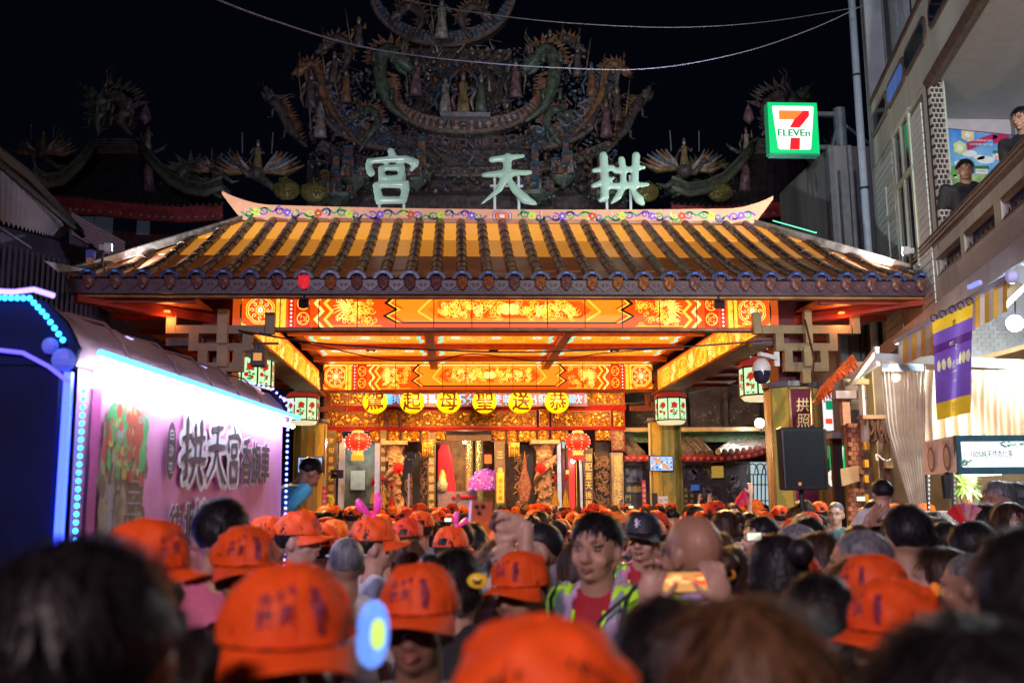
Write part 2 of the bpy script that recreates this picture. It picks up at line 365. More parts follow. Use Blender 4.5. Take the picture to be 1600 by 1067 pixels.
# ---- light-box print
print_m=[E('lit_red',(1,.09,.004),.95),E('lit_orange',(1,.24,.010),1.15),E('lit_yellow',(1,.50,.04),1.3),E('lit_pale_yellow',(1,.70,.16),1.45),M('print_black',(.02,.02,.01),.5,var=0),
   E('lit_white',(1,.9,.75),1.3),E('lit_green',(.15,.55,.15),.8),E('lit_blue',(.1,.16,.55),.8),E('lit_deep_red',(.75,.03,.005),.8),E('lit_cyan',(.12,.75,.7),.9)]
def medallion(A,u,v,r):
    h=A.h
    A.disc(u,v,r*1.02,2,32,scal=.07,k=8); A.h+=.0006; A.disc(u,v,r*.93,0,32,scal=.07,k=8); A.h+=.0006; A.disc(u,v,r*.86,3,32,scal=.07,k=8); A.h+=.0006; A.disc(u,v,r*.80,0,32,scal=.07,k=8); A.h+=.0006
    for k in range(8):
        a=2*PI*k/8; A.spiral(u+r*.57*math.cos(a),v+r*.57*math.sin(a),r*.17,1.1,r*.07,3,a0=a); A.disc(u+r*.55*math.cos(a),v+r*.55*math.sin(a),r*.05,7,8)
    A.disc(u,v,r*.34,2,24,scal=.2,k=8); A.h+=.0006; A.disc(u,v,r*.25,8,24); A.h+=.0006; A.disc(u,v,r*.17,5,16,scal=.3,k=6); A.h+=.0006; A.disc(u,v,r*.07,6,8)
    A.h=h
def zig(A,u,v0,v1,w,s,mi,n=2):
    H=v1-v0; pts=[(u,v0)]; 
    for k in range(2*n): pts.append((u+(s*w if k%2==0 else 0),v0+H*(k+1)/(2*n)))
    # sharp-cornered band drawn as offset polygon
    th=w*.52
    for a,b in zip(pts[:-1],pts[1:]): A.poly([(a[0]-th/2,a[1]),(a[0]+th/2,a[1]),(b[0]+th/2,b[1]),(b[0]-th/2,b[1])],mi)
def scrolls(A,u0,v0,u1,v1,n,mi,seed=1,size=1.0):
    q=random.Random(seed)
    for k in range(n):
        r=size*(.035+.03*q.random()); u=q.uniform(u0+r,u1-r); v=q.uniform(v0+r*.9,v1-r*.9)
        A.spiral(u,v,r,1.2,.016*size,mi,a0=q.random()*6.3,dir=q.choice((-1,1)),n=11)
        a=q.random()*6.3; pts=[(u+r*(1+t*1.2)*math.cos(a+t*1.3),v+r*(1+t*.6)*math.sin(a+t*1.3)) for t in np.linspace(0,1,6)]
        pts=[(min(max(x,u0),u1),min(max(y,v0),v1)) for x,y in pts]; A.ribbon(pts,[.016*size*(1-.14*i) for i in range(6)],mi)
def wing(A,u,v,s,mi,L=.26,n=7):
    for k in range(n):
        a0=R(-75+150*k/(n-1)); pts=[(u+s*(L*t*math.cos(a0)),v+L*.72*t*math.sin(a0)+.04*math.sin(t*3)) for t in np.linspace(.12,1,7)]
        A.ribbon(pts,[.008,.014,.018,.018,.015,.01,.003],mi)
def beam_art(half,v0,v1,seed=0,rear=False):
    """one half of the long light-box beam, u from 0 at the middle to half at the end; mirrored by the caller"""
    A=Art(); H=v1-v0; m=(v0+v1)/2
    A.layer(.001).rect(0,v0,half,v1,0)
    A.layer(.002)
    # centre cartouche: orange ground with dragon scroll
    A.poly([(0,v0+.12*H),(half*.39,v0+.12*H),(half*.44,m-.06*H),(half*.40,m+.1*H),(half*.44,m+.28*H),(half*.40,v1),(0,v1)],1)
    A.poly([(0,v0+.3*H),(half*.27,v0+.3*H),(half*.31,m+.04*H),(half*.27,v1-.16*H),(0,v1-.16*H)],8)
    A.h=.003
    for a,b in (((half*.29,v0+.22*H),(half*.345,m)),((half*.345,m),(half*.29,v1-.06*H))): A.ribbon([a,b],.03,2)
    scrolls(A,.02,v0+.22*H,half*.27,v1-.08*H,48,2,seed+1); scrolls(A,.02,v0+.32*H,half*.26,v1-.2*H,20,3,seed+11,.8); wing(A,half*.1,m,1,3,.16,6)
    A.disc(0.06,m+.08*H,.07,3,12,scal=.4,k=5)
    A.ribbon([(0,v0+.145*H),(half*.42,v0+.145*H)],.026*H*2,4)
    pts=[(half*.42,v0+.13*H),(half*.47,v0+.36*H),(half*.425,v0+.56*H),(half*.465,v0+.76*H),(half*.43,v1)]
    for a,b in zip(pts[:-1],pts[1:]): A.poly([(a[0]-.025,a[1]),(a[0]+.035,a[1]),(b[0]+.035,b[1]),(b[0]-.025,b[1])],4); A.poly([(a[0]-.07,a[1]),(a[0]-.025,a[1]),(b[0]-.025,b[1]),(b[0]-.07,b[1])],2)
    # phoenix field
    wing(A,half*.60,m+.03*H,1,3,.27,9); wing(A,half*.585,m-.05*H,-1,2,.16,5); scrolls(A,half*.48,v0+.05*H,half*.645,v1-.05*H,30,2,seed+2); scrolls(A,half*.56,v0+.05*H,half*.65,v1-.05*H,16,3,seed+12,.8)
    # zigzags
    zig(A,half*.665,v0,v1,.11,1,2); zig(A,half*.70,v0,v1,.11,1,3)
    # curl panels
    A.rect(half*.745,v0,half*.80,v1,8); A.h=.0038
    for vv in (v0+.27*H,v0+.74*H):
        A.ring(half*.772,vv,.09,.016,2,16,ry=H*.19)
        for sx in(-1,1): A.spiral(half*.772+sx*.04,vv+.03,.035,1,.014,2,dir=sx); A.spiral(half*.772+sx*.04,vv-.04,.03,1,.014,2,dir=-sx)
    A.h=.003
    A.rect(half*.805,v0,half*.828,v1,8); A.h=.0038
    for k in range(8): A.disc(half*.8165,v0+H*(k+.5)/8,.017,5,8)
    A.h=.003; A.rect(half*.836,v0,half*.872,v1,2); A.h=.0038; scrolls(A,half*.836,v0,half*.872,v1,8,1,seed+3,.6); A.h=.003
    medallion(A,half*.93,m+.03*H,H*.42)
    A.h=.003
    for sx in(-1,1):
        for sy in (-1,1):
            cu,cv=half*.93+sx*.3,m+sy*H*.47
            if cu+.0<half+.05: A.poly([(cu,cv),(cu-sx*.14,cv),(cu-sx*.03,cv-sy*.05),(cu,cv-sy*.13)],2)
    A.h=.0034; scrolls(A,half*.885,v0+.02*H,half*.915,v0+.2*H,4,2,seed+20,.6); A.ribbon([(half*.48,v0+.05*H),(half*.66,v0+.05*H)],.012,2); A.ribbon([(half*.48,v1-.1*H),(half*.66,v1-.1*H)],.012,2)
    # overall: brighter lamp strip showing at the top edge
    A.h=.0025; A.rect(0,v1-.045*H,half,v1,3); A.h=.003
    return A
def beam(y,v0,v1,half,name):
    body=MB(); body.box((-half-.02,y+.002,v0-.02),(half+.02,y+.16,v1+.01)); b=body.build(name,red_wood,pav)
    A=beam_art(half,v0,v1,int(y)); A2=beam_art(half,v0,v1,int(y)+50)
    A2.v=[(-x,yy,z) for x,yy,z in A2.v]; A2.f=[f[::-1] for f in A2.f]
    A.add(A2.v,A2.f); A.m[-len(A2.m):]=A2.m
    A.place('printed_light_panel',print_m,b,(0,y,0))
    for k,x in enumerate(np.linspace(-half,half,15)):
        s=MB(); s.box((x-.007,y-.008,v0),(x+.007,y,v1)); s.build('panel_joint',iron,b)
    return b
beam(15.2,4.43,4.93,4.12,'front_beam')
# ---- end boards beyond the printed part + plain lower rail
for s in (-1,1):
    e=MB(); e.box((s*4.14,15.2,4.43),(s*4.25,15.36,4.93)); e.build('beam_end_board',E('end_glow',(.9,.12,.01),.5),pav)
f=MB(); f.box((-4.3,15.17,4.375),(4.3,15.38,4.408)); f.build('lower_rail',wood,pav)
beam(24.4,4.5,5.12,4.05,'rear_beam')
f=MB(); f.box((-4.3,24.3,4.42),(4.3,24.5,4.478)); f.build('lower_rail',wood,pav)
# ---- side beams with printed inner faces
def side_art(seed):
    A=Art(); A.layer(.001).rect(0,4.4,8.7,4.95,1); A.h=.002
    for k in range(5):
        u=.9+k*1.72; A.h=.002
        A.ring(u,4.675,.5,.03,2,20,ry=.19,scal=.12,k=4); A.h=.0026; scrolls(A,u-.45,4.47,u+.45,4.88,34,2,seed+k,1.2); scrolls(A,u+.5,4.45,u+1.2,4.9,20,3,seed+k+9,1.2); scrolls(A,u-.5,4.45,u+1.2,4.9,14,0,seed+k+30,.8)
        A.rect(u+.62,4.4,u+.65,4.95,4)
    A.h=.0023; A.rect(0,4.4,8.7,4.43,1); A.rect(0,4.92,8.7,4.95,0)
    return A
for s in (-1,1):
    b=MB(); b.box((s*4.153,15.45,4.38),(s*4.33,24.25,4.97)); bo=b.build('side_beam',red_wood,pav)
    side_art(20+s).place('printed_light_panel',print_m,bo,(s*4.15,15.5 if s<0 else 24.2,0),(0,1 if s<0 else -1,0),(0,0,1))
    b=MB(); b.box((s*3.98,15.45,4.32),(s*4.5,24.25,4.368)); b.build('side_soffit_board',wood,pav)
    b=MB(); b.box((s*4.6,14.2,4.71),(s*6.2,25.6,4.735)); b.build('eave_soffit',M('soffit_boards',(.45,.16,.07),.5,var=.25,scale=2),pav)
    for k in range(9):
        y=14.3+k*1.35; b=MB(); b.box((s*4.6,y,4.63),(s*6.2,y+.09,4.705)); b.build('rafter',red_wood,pav)
    b=MB(); b.bar((s*4.6,15.5,4.6),(s*6.2,14.1,4.66),.16,.14); b.build('corner_rafter',red_wood,pav)
    for yy in (14.9,18.5):
        sl_=MB(); sl_.box((s*5.15-.04,yy-.03,4.60),(s*5.15+.04,yy+.03,4.63)); sl_.build('soffit_lamp',E('soffit_lamp_glow',(1,.25,.04),2),pav); lamp('POINT','soffit_light',(s*5.15,yy,4.50),9,(1,.28,.06),.1,parent=pav)
b=MB(); b.box((-6.2,14.1,4.672),(6.2,14.24,4.70)); b.build('eave_plate',wood,pav)
# ---- ceiling light-boxes with cloud and flower print
def coffer_art(w,d,seed):
    A=Art(); A.layer(.001).rect(0,0,w,d,0); A.h=.0016
    A.rect(.09,.12,w-.09,d-.12,1); A.h=.0022; n=3
    for k in range(n):
        u=w*(k+.5)/n
        for q,rr in ((0,.26),(1,.15)):
            A.ring(u,d*.52,rr,.022,2,18,ry=rr*.75,scal=.2,k=5)
        for sx in (-1,1):
            A.spiral(u+sx*w/n*.33,d*.28,.15,1.2,.035,2,dir=sx,a0=1); A.spiral(u+sx*w/n*.33,d*.76,.12,1.2,.035,2,dir=-sx,a0=2)
        A.h=.003; A.disc(u,d*.52,.085,5,14,scal=.4,k=6); A.h=.0036; A.disc(u,d*.52,.055,7,8); A.h=.0022
        A.disc(u+w/n*.5-.02,d*.15,.05,5,10,scal=.4,k=5)
    for sx,uu in ((-1,.16),(1,w-.16)):
        pts=[(uu+sx*.07*t+.03*math.sin(t*14),d*(.06+.88*t)) for t in np.linspace(0,1,12)]; A.ribbon(pts,.075,9)
    return A
zc=5.10; ys=[15.5,17.4,19.3,21.1,22.9,24.2]; xs=[-4.0,-1.36,1.36,4.0]
cb=MB(); cb.box((-4.15,15.4,zc+.01),(4.15,24.3,zc+.05)); cb.build('ceiling_board',red_wood,pav)
for i in range(5):
    for j in range(3):
        w_,d_=xs[j+1]-xs[j]-.2,ys[i+1]-ys[i]-.16
        # faces down: U x V must point to -z
        A=coffer_art(w_,d_,i*3+j); A.place('ceiling_light_panel',print_m,pav,(xs[j]+.1+w_,ys[i]+.08,zc),(-1,0,0),(0,1,0))
for x in xs[1:3]:
    b=MB(); b.box((x-.09,15.45,4.97),(x+.09,24.2,5.09)); b.build('ceiling_beam',M('orange_wood',(.6,.2,.06),.5,var=.2),pav)
for y in ys[1:-1]:
    b=MB(); b.box((-4.1,y-.06,4.99),(4.1,y+.06,5.085)); b.build('ceiling_beam',MATS['orange_wood'],pav)
# ---- posts, octagonal marble columns, plaques, brackets
def octcol(x,y,r,z1,front):
    c=MB(); pr=[(r*1.15,0),(r*1.15,.25),(r,.3),(r,z1)]
    c.lathe(pr+[(0,z1)],(x,y,0),8); 
    c.v=[(x+(vx-x)*math.cos(PI/8)-(vy-y)*math.sin(PI/8),y+(vx-x)*math.sin(PI/8)+(vy-y)*math.cos(PI/8),vz) for vx,vy,vz in c.v]
    o=c.build('column',marble,pav)
    e=MB()
    for k in range(8):
        a=PI/8+k*PI/4+0; e.bar((x+r*math.cos(a),y+r*math.sin(a),.3),(x+r*math.cos(a),y+r*math.sin(a),z1),.03); 
    e.build('column_edge',M('brass_edge',(.5,.34,.14),.25,.8,var=.1),pav)
    k=MB(); k.lathe([(r*1.03,z1),(r*1.08,z1+.01),(r*1.08,z1+.09),(0,z1+.09)],(x,y,0),16); k.build('column_cap',M('slate_cap',(.12,.12,.18),.4),pav)
    return o
for s in (-1,1):
    col=octcol(s*4.52,15.6,.41,3.5,True)
    p=MB(); p.box((s*4.52-.24,15.42,3.6),(s*4.52+.24,15.9,4.9)); p.build('post',dark_red,pav)
    octcol(s*4.40,24.8,.40,3.72,False)
    p=MB(); p.box((s*4.40-.18,24.6,3.82),(s*4.40+.18,24.95,4.9)); p.build('post',MATS['orange_wood'],pav)
    p=MB(); p.box((s*4.40-.42,24.5,4.1),(s*4.40+.1,24.58,4.2)); p.box((s*4.40-s*.45-.06,24.5,4.1),(s*4.40-s*.45+.06,24.58,4.4)); p.box((s*4.4-s*.9,24.5,3.98),(s*4.4,24.58,4.1)); p.build('rear_bracket',MATS['orange_wood'],pav)
    for (dx,dy) in ((-.2,.02),): pass
brm=M('bracket_paint',(.26,.19,.10),.45,var=.12)
def R2(x0,y0,x1,y1,Y,d,mb): 
    a=P(x0,y0,Y); b=P(x1,y1,Y); mb.box((a.x,Y,b.z),(b.x,Y+d,a.z))
for s in (-1,1):
    cxp=1264 if s>0 else 347
    k=MB(); Y0=15.0
    def q(x0,y0,x1,y1,dy=0,d=.12): R2(cxp+x0,y0,cxp+x1,y1,Y0+dy,d,k)
    q(-87,488,-73,521); q(67,488,81,521); q(-73,508,67,521); q(-52,521,-38,548); q(32,521,46,548); q(-52,536,46,548,.002); q(-38,548,-24,578,.001); q(18,548,32,578,.001); q(-38,566,32,580,.003)
    k.build('bracket_arms',brm,pav)
    k=MB(); q(-7,483,7,536,-.05); q(-8,541,8,572,-.06); q(-10,576,4,598,-.04); k.build('bracket_nose',M('bracket_nose_paint',(.36,.26,.13),.4),pav)
    k=MB(); q(-88,528,-30,540,.2,.2); q(30,512,44,526,.25); k.build('bracket_cross_arm',M('bracket_cross',(.12,.05,.06),.4),pav)
# right front column plaque
pl=MB(); x0,x1=PX(1238,650,15.15),PX(1273,650,15.15); pl.box((x0,15.16,1.2),(x1,15.2,3.46)); plq=pl.build('couplet_plaque',M('maroon_plaque',(.16,.012,.05),.35),pav)
A=Art().layer(.002); cxq=(x0+x1)/2; A.rect(cxq-.11,2.0,cxq-.105,3.0,1)
for t,(yy) in zip('拱照海門',(632,657,682,707)):
    A.text(t,cxq,PZ(1255,yy,15.15),.21,0,w=.2,bold=.006,skew=.08)
A.place('gold_characters',[M('gold_leaf_text',(.9,.7,.3),.35,.3,.25,(1,.75,.35),var=0),white],plq,(0,15.155,0))

for x in (-2.7,0,2.7):  # added ceiling lamps, more warm light for crowd and columns
    for y in (16.4,19.0,21.8):
        m=MB(); m.lathe([(.10,5.06),(.11,5.085),(.0,5.085)],(x,y,0),12); m.build('fill_downlight',iron,pav); m=MB(); m.lathe([(.05,5.055),(0,5.055)],(x,y,0),12); m.build('fill_downlight_lens',E('fill_downlight_glow',(1,.6,.2),2),pav)
        l=lamp('SPOT','fill_downlight_beam',(x,y,5.03),85,(1,.48,.13),.09,(x,y-.4,0),140,.6); l.parent=pav; l.location=Vector((x,y,5.03))-org(pav)
# ============================================================ brush-written characters (closed rounded strokes merged into one body)
BR={'天':[[(-.28,.36,.07),(0,.40,.08),(.30,.44,.05)],[(-.42,.06,.06),(-.05,.10,.09),(.42,.12,.06)],[(.02,.42,.09),(.0,.1,.09),(-.15,-.22,.07),(-.46,-.48,.03)],[(0,.05,.06),(.14,-.2,.09),(.34,-.40,.11),(.52,-.48,.05)]],
 '宮':[[(-.02,.5,.08),(.03,.42,.07)],[(-.44,.22,.07),(-.38,.08,.09)],[(-.42,.30,.07),(-.1,.34,.07),(.25,.36,.08),(.44,.28,.10),(.36,.14,.04)],[(-.2,.16,.07),(-.17,-.02,.07)],[(-.2,.17,.06),(.2,.19,.08),(.16,.0,.07)],[(-.17,-.02,.06),(.17,0,.06)],[(.0,-.03,.06),(-.08,-.14,.06)],[(-.28,-.16,.08),(-.22,-.46,.09)],[(-.28,-.15,.07),(.27,-.13,.10),(.22,-.44,.08)],[(-.22,-.44,.09),(.22,-.44,.08)]],
 '拱':[[(-.46,.16,.06),(-.12,.22,.07)],[(-.28,.46,.09),(-.27,.1,.09),(-.27,-.36,.09),(-.36,-.42,.05)],[(-.48,-.14,.06),(-.28,-.05,.07),(-.1,.02,.04)],[(.06,.38,.08),(.09,.12,.07),(.08,-.14,.07)],[(.34,.46,.09),(.31,.1,.08),(.29,-.14,.08)],[(-.06,.16,.07),(.2,.19,.07),(.48,.23,.05)],[(-.14,-.14,.07),(.2,-.12,.08),(.54,-.10,.05)],[(.06,-.18,.07),(-.02,-.34,.08),(-.14,-.46,.04)],[(.26,-.24,.06),(.38,-.40,.11),(.42,-.46,.07)]]}
def brush(ch,h,d,vox=.022):
    mb=MB()
    for st in BR[ch]:
        n=len(st); pts=[];rad=[]
        for i in range(n-1):
            for t in np.linspace(0,1,5)[:-1 if i<n-2 else None]:
                a,b=st[i],st[i+1]; pts.append(((a[0]+(b[0]-a[0])*t)*h,0,(a[1]+(b[1]-a[1])*t)*h)); rad.append((a[2]+(b[2]-a[2])*t)*h*.93)
        mb.tube(pts,rad,10)
        for p,r in ((pts[0],rad[0]),(pts[-1],rad[-1])): mb.ell(p,r,8,6)
    mb.v=[(x,y*d,z) for x,y,z in mb.v]
    me=mb.mesh('s',[white]); o=bpy.data.objects.new('s',me); COL.objects.link(o)
    r=o.modifiers.new('r','REMESH'); r.mode='VOXEL'; r.voxel_size=vox*h; sm=o.modifiers.new('s','SMOOTH'); sm.factor=.6; sm.iterations=4
    bpy.context.view_layer.update(); m2=bpy.data.meshes.new_from_object(o.evaluated_get(bpy.context.evaluated_depsgraph_get()))
    bpy.data.objects.remove(o); m2.polygons.foreach_set('use_smooth',[True]*len(m2.polygons)); return m2
jade=M('jade_green_plastic',(.30,.44,.36),.15,0,.04,(.4,.75,.55),var=.12,scale=2)
steel=M('galvanised_strut',(.55,.62,.66),.4,.4,var=.1)
BMESH={}
for ch,px,py,lab in (('宮',612,277,'glossy pale jade character gong standing leftmost on the pavilion ridge'),('天',792,279,'glossy pale jade character tian standing in the middle of the pavilion ridge'),('拱',967,280,'glossy pale jade character gong standing rightmost on the pavilion ridge')):
    c=P(px,py,YR-.1); me=brush(ch,.98,.6); me.materials.clear(); me.materials.append(jade); BMESH[ch]=me
    t=thing('ridge_character',lab,'sign letter',(c.x,c.y,6.95),'jade characters on the pavilion ridge')
    mesh_obj('character',me,t,c)
    s=MB(); 
    for dx in (-.22,.22): s.bar((c.x+dx,c.y+.08,6.9),(c.x+dx,c.y+.08,c.z+.1),.045)
    s.bar((c.x-.3,c.y+.08,c.z-.12),(c.x+.3,c.y+.08,c.z-.12),.04); s.build('strut',steel,t)
# ============================================================ roof floodlights and lamps
def flood(name,px,py,Y,aim,lab,power,spot=120,col=(.85,.93,1),sz=.05):
    p=P(px,py,Y); t=thing(name,lab,'floodlight',p)
    d=(Vector(aim)-p).normalized()
    b=MB(); b.bar(p-d*.10,p,.16,.12); b.bar(p-d*.16,p-d*.1,.10,.08); b.build('housing',M('lamp_housing',(.5,.5,.52),.4,.3),t)
    b=MB(); b.bar(p-d*.1,p-d*.1-Vector((0,0,.28)),.03); b.build('stand',iron,t)
    b=MB(); b.bar(p+d*.001,p+d*.012,.13,.10); b.build('lens',E('flood_lens',(.85,.95,1),30),t)
    lamp('SPOT','flood_light',p+d*.03,power,col,sz,aim,spot,.5,t); return t
flood('roof_floodlight',172,388,14.35,(-1.5,17.2,6.0),'small white floodlight at the lower left corner of the pavilion roof',700)
flood('roof_floodlight',1412,393,14.35,(2.2,17.0,6.0),'bright floodlight at the lower right corner of the pavilion roof',1100)
# ============================================================ TEMPLE HALL FRONT
YF=26.6
hall=thing('temple_hall','ornate temple hall with gilded carved beams and stone dragon columns under the pavilion','temple',(0,YF,0))
def rbox(x0,y0,x1,y1,Y,d,name,mat,parent=hall,bev=0):
    a=P(x0,y0,Y); b=P(x1,y1,Y); m=MB(); m.box((a.x,Y,0 if y1>=800 else b.z),(b.x,Y+d,a.z)); o=m.build(name,mat,parent)
    if bev: bevel(o,bev)
    return o
def carve(x0,y0,x1,y1,Y,n,seed,parent=hall,name='carved_panel',mat=gold,frame=True,back=None):
    """a carved board: ground, raised rim, and many leaf, scroll and figure lumps in relief"""
    a=P(x0,y0,Y); b=P(x1,y1,Y); w=abs(b.x-a.x); h=abs(a.z-b.z); q=random.Random(seed); m=MB()
    X0,X1,Z0,Z1=min(a.x,b.x),max(a.x,b.x),min(a.z,b.z),max(a.z,b.z)
    m.mat(1).box((X0,Y,Z0),(X1,Y+.08,Z1)); m.mat(0)
    if frame:
        t=.025
        for p0,p1 in (((X0,Y-.04,Z0),(X1,Y-.001,Z0+t)),((X0,Y-.04,Z1-t),(X1,Y-.001,Z1)),((X0,Y-.038,Z0+t),(X0+t,Y-.001,Z1-t)),((X1-t,Y-.038,Z0+t),(X1,Y-.001,Z1-t))): m.mat(2).box(p0,p1)
        m.mat(0)
    for k in range(n):
        x,z=q.uniform(X0+.05,X1-.05),q.uniform(Z0+.05,Z1-.05); r=q.uniform(.03,.075)
        if q.random()<.55:
            s=q.choice((-1,1)); a0=q.random()*6.3; pts=[(x+r*(1-.8*u)*math.cos(a0+s*u*6),Y-.02-.02*q.random(),z+r*(1-.8*u)*math.sin(a0+s*u*6)) for u in np.linspace(0,1,7)]
            m.tube(pts,[.014*(1-.5*u) for u in np.linspace(0,1,7)],4)
        else:
            m.ell((x,Y-.005,z),(r*.55,.03,r*.9),6,4,Matrix.Rotation(q.random()*3.1,3,'Y'))
    return m.build(name,[mat,back or M('carving_ground',(.14,.03,.01),.6,var=.3),M('red_rim',(.2,.01,.005),.4,var=.1)],parent)
# the wall behind everything in the bay
rbox(505,600,980,800,YF+2.2,.2,'back_wall',M('hall_back_wall',(.12,.07,.05),.7,var=.3))
rbox(500,560,985,615,YF+.3,.3,'upper_beam',dark_red)
carve(508,612,568,634,YF,70,1); carve(912,612,976,634,YF,80,2)
rbox(506,634,978,641,YF-.06,.2,'red_tie_beam',M('bright_red_lacquer',(.18,.006,.003),.75,var=.2,spec=.15))
carve(508,642,603,667,YF,130,3); carve(606,640,622,667,YF-.06,34,4); carve(626,642,838,667,YF,300,5); carve(842,640,858,667,YF-.06,34,6); carve(861,642,955,667,YF,130,7); carve(957,642,976,669,YF-.02,34,8)
rbox(506,668,978,671,YF-.07,.2,'red_tie_beam',MATS['bright_red_lacquer'])
for i,(x0,x1,y1) in enumerate(((508,534,690),(577,603,690),(605,624,692),(627,656,690),(658,674,694),(675,697,690),(768,790,690),(792,808,694),(810,838,690),(840,858,692),(861,888,690),(930,955,688))):
    carve(x0,672,x1,y1,YF-.02,int((x1-x0)*1.6),20+i,frame=False,name='carved_bracket')
for i,x in enumerate((668,803)):      # hanging gilt baskets
    m=MB(); c=P(x,700,YF-.15)
    m.box((c.x-.14,c.y-.1,c.z+.02),(c.x+.14,c.y+.1,c.z+.14))
    for k in range(5): m.lathe([(0,-.26),(.02,-.24),(.028,-.12),(.018,.02)],(c.x-.12+.06*k,c.y-.08,c.z+.02),6)
    m.build('hanging_basket',gold,hall)
# gold scroll behind: rounded valance over openings
# stone capitals and dragon columns
def dragon_path(c,r,z0,z1,turns,n=40,ph=0): return [(c.x+r*math.cos(ph+turns*2*PI*t),c.y+r*math.sin(ph+turns*2*PI*t),z0+(z1-z0)*t) for t in np.linspace(0,1,n)]
def dragon(mb,pts,rad,fin=True,sp=.9,head=True,legs=True):
    pts=[Vector(p) for p in pts]; n=len(pts); rads=[rad*(.25+.75*min(1,i/(n*.35))) for i in range(n)]
    mb.tube(pts,rads,8)
    if fin:
        for i in range(2,n-1):
            d=(pts[i]-pts[i-1]).normalized(); up=Vector((0,0,1))-d*d.z; up=up.normalized() if up.length>.1 else Vector((0,-1,0)); r=rads[i]
            a=pts[i]+up*r*.8; mb.add([a-d*r*.6,a+d*r*.6,a+up*r*sp-d*r*.5],[(0,1,2)])
    if legs:
        for i in (int(n*.35),int(n*.7)):
            r=rads[i]
            for s in (-1,1):
                b=pts[i]+Vector((s*r*1.2,-r,-r*1.8)); mb.tube([pts[i],pts[i]+Vector((s*r*1.4,-r*.6,-r*.3)),b],[r*.5,r*.4,r*.25],5)
                for q in (-1,0,1): mb.tube([b,b+Vector((s*r*.6+q*r*.4,-r*.5,-r*.5))],[r*.16,r*.03],4)
    if head:
        p=pts[-1]; d=(pts[-1]-pts[-3]).normalized(); r=rad; up=Vector((0,0,1)); sd=d.cross(up).normalized() if abs(d.z)<.95 else Vector((1,0,0)); up=sd.cross(d).normalized()
        mb.tube([p-d*r*.5,p+d*r*.6,p+d*r*1.4+up*r*.2,p+d*r*2.4+up*r*.35,p+d*r*2.9+up*r*.5],[r*.9,r*1.25,r*.9,r*.6,r*.5],7)
        mb.tube([p+d*r*.5-up*r*.7,p+d*r*1.6-up*r*.9,p+d*r*2.5-up*r*.6],[r*.6,r*.4,r*.2],6)
        for s in (-1,1):
            h=p+sd*s*r*.6+up*r*.8; mb.tube([h,h-d*r*1.2+up*r*1.2,h-d*r*1.6+up*r*2.6,h-d*r*2.6+up*r*3.1],[r*.25,r*.2,r*.14,r*.04],5)
            mb.ell(p+d*r*1.2+sd*s*r*.6+up*r*.85,r*.28,6,5); mb.tube([p+d*r*2.6+sd*s*r*.3,p+d*r*3.3+sd*s*r*1.4+up*r*.6,p+d*r*3.0+sd*s*r*2.2-up*r*.6],[r*.1,r*.08,r*.02],4)
            for k in range(4): mb.tube([p-d*r*.2+sd*s*r*.8,p-d*r*(1.2+.2*k)+sd*s*r*(1.5+.2*k)+up*r*(1.2-.8*k)],[r*.3,r*.03],4)
def stone_col(px,px2):
    c=P((px+px2)/2,740,YF-.3); c.y=YF-.3; w=abs(PX(px2,740,YF)-PX(px,740,YF))/2
    m=MB(); m.lathe([(w*.62,0),(w*.62,2.95)],(c.x,c.y,0),14); m.build('column_shaft',brownstone,hall,True)
    m=MB(); z=P(700,690,YF).z
    m.box((c.x-w*1.25,c.y-w*1.1,z-.10),(c.x+w*1.25,c.y+w*1.1,z)); m.lathe([(w*.7,z-.5),(w*.78,z-.42),(w*.72,z-.38),(w*.8,z-.25),(w*1.0,z-.13),(w*1.05,z-.1)],(c.x,c.y,0),12); m.build('capital',brownstone,hall)
    m=MB(); dragon(m,dragon_path(c,w*.72,.8,2.75,1.7,44,1.0),w*.30)
    q=random.Random(px)
    for k in range(60):
        a=q.uniform(PI,2*PI); m.ell((c.x+w*.68*math.cos(a),c.y+w*.68*math.sin(a),q.uniform(.6,3)),(.07,.05,.06),6,4,Euler((q.random()*3,q.random()*3,0)).to_matrix())
    m.build('dragon_carving',brownstone,hall)
stone_col(600,632); stone_col(834,869)
# couplet pillars with gilt characters
cpl=M('couplet_ground',(.13,.09,.06),.5,var=.3); txt_g=M('gilt_character',(.75,.5,.12),.35,.5,.12,(1,.6,.1),var=0)
def couplet(x0,x1,y0,y1,text,th,name='couplet_pillar',ground=None,tc=None,Y=YF,n=None):
    o=rbox(x0,y0,x1,y1,Y-.1,.35,name,ground or cpl,bev=.01)
    A=Art().layer(.003); n=len(text)
    for k,t in enumerate(text):
        yy=y0+8+(y1-y0-12)*(k+.5)/n; A.text(t,PX((x0+x1)/2,yy,Y-.1),PZ(800,yy,Y-.1),th,0,w=th*.9,bold=.006)
    A.place('gilt_characters',[tc or txt_g],o,(0,Y-.1,0))
couplet(511,523,672,800,'海甸香煙恭迎聖駕',.16); couplet(594,603,672,800,'神威顯赫護佑黎民',.13); couplet(668,680,676,800,'天上聖母慈恩廣被',.16); couplet(773,790,690,800,'三邊風調',.17)
couplet(884,889,672,800,'一',.1); couplet(912,928,700,800,'德配蒼天後恩',.2); couplet(955,976,706,800,'聖德永降沾恩',.24,ground=M('couplet_stone',(.3,.25,.2),.6,var=.2))
couplet(776,788,738,786,'出入平安',.11,'yellow_notice_board',M('yellow_board',(.75,.5,.04),.5,0,.15,(1,.6,.05)),M('ink_text',(.03,.02,.02),.5,var=0),Y=YF-.16)
carve(955,672,976,704,YF-.13,40,41,mat=brownstone,back=stone,name='relief_stone_panel')
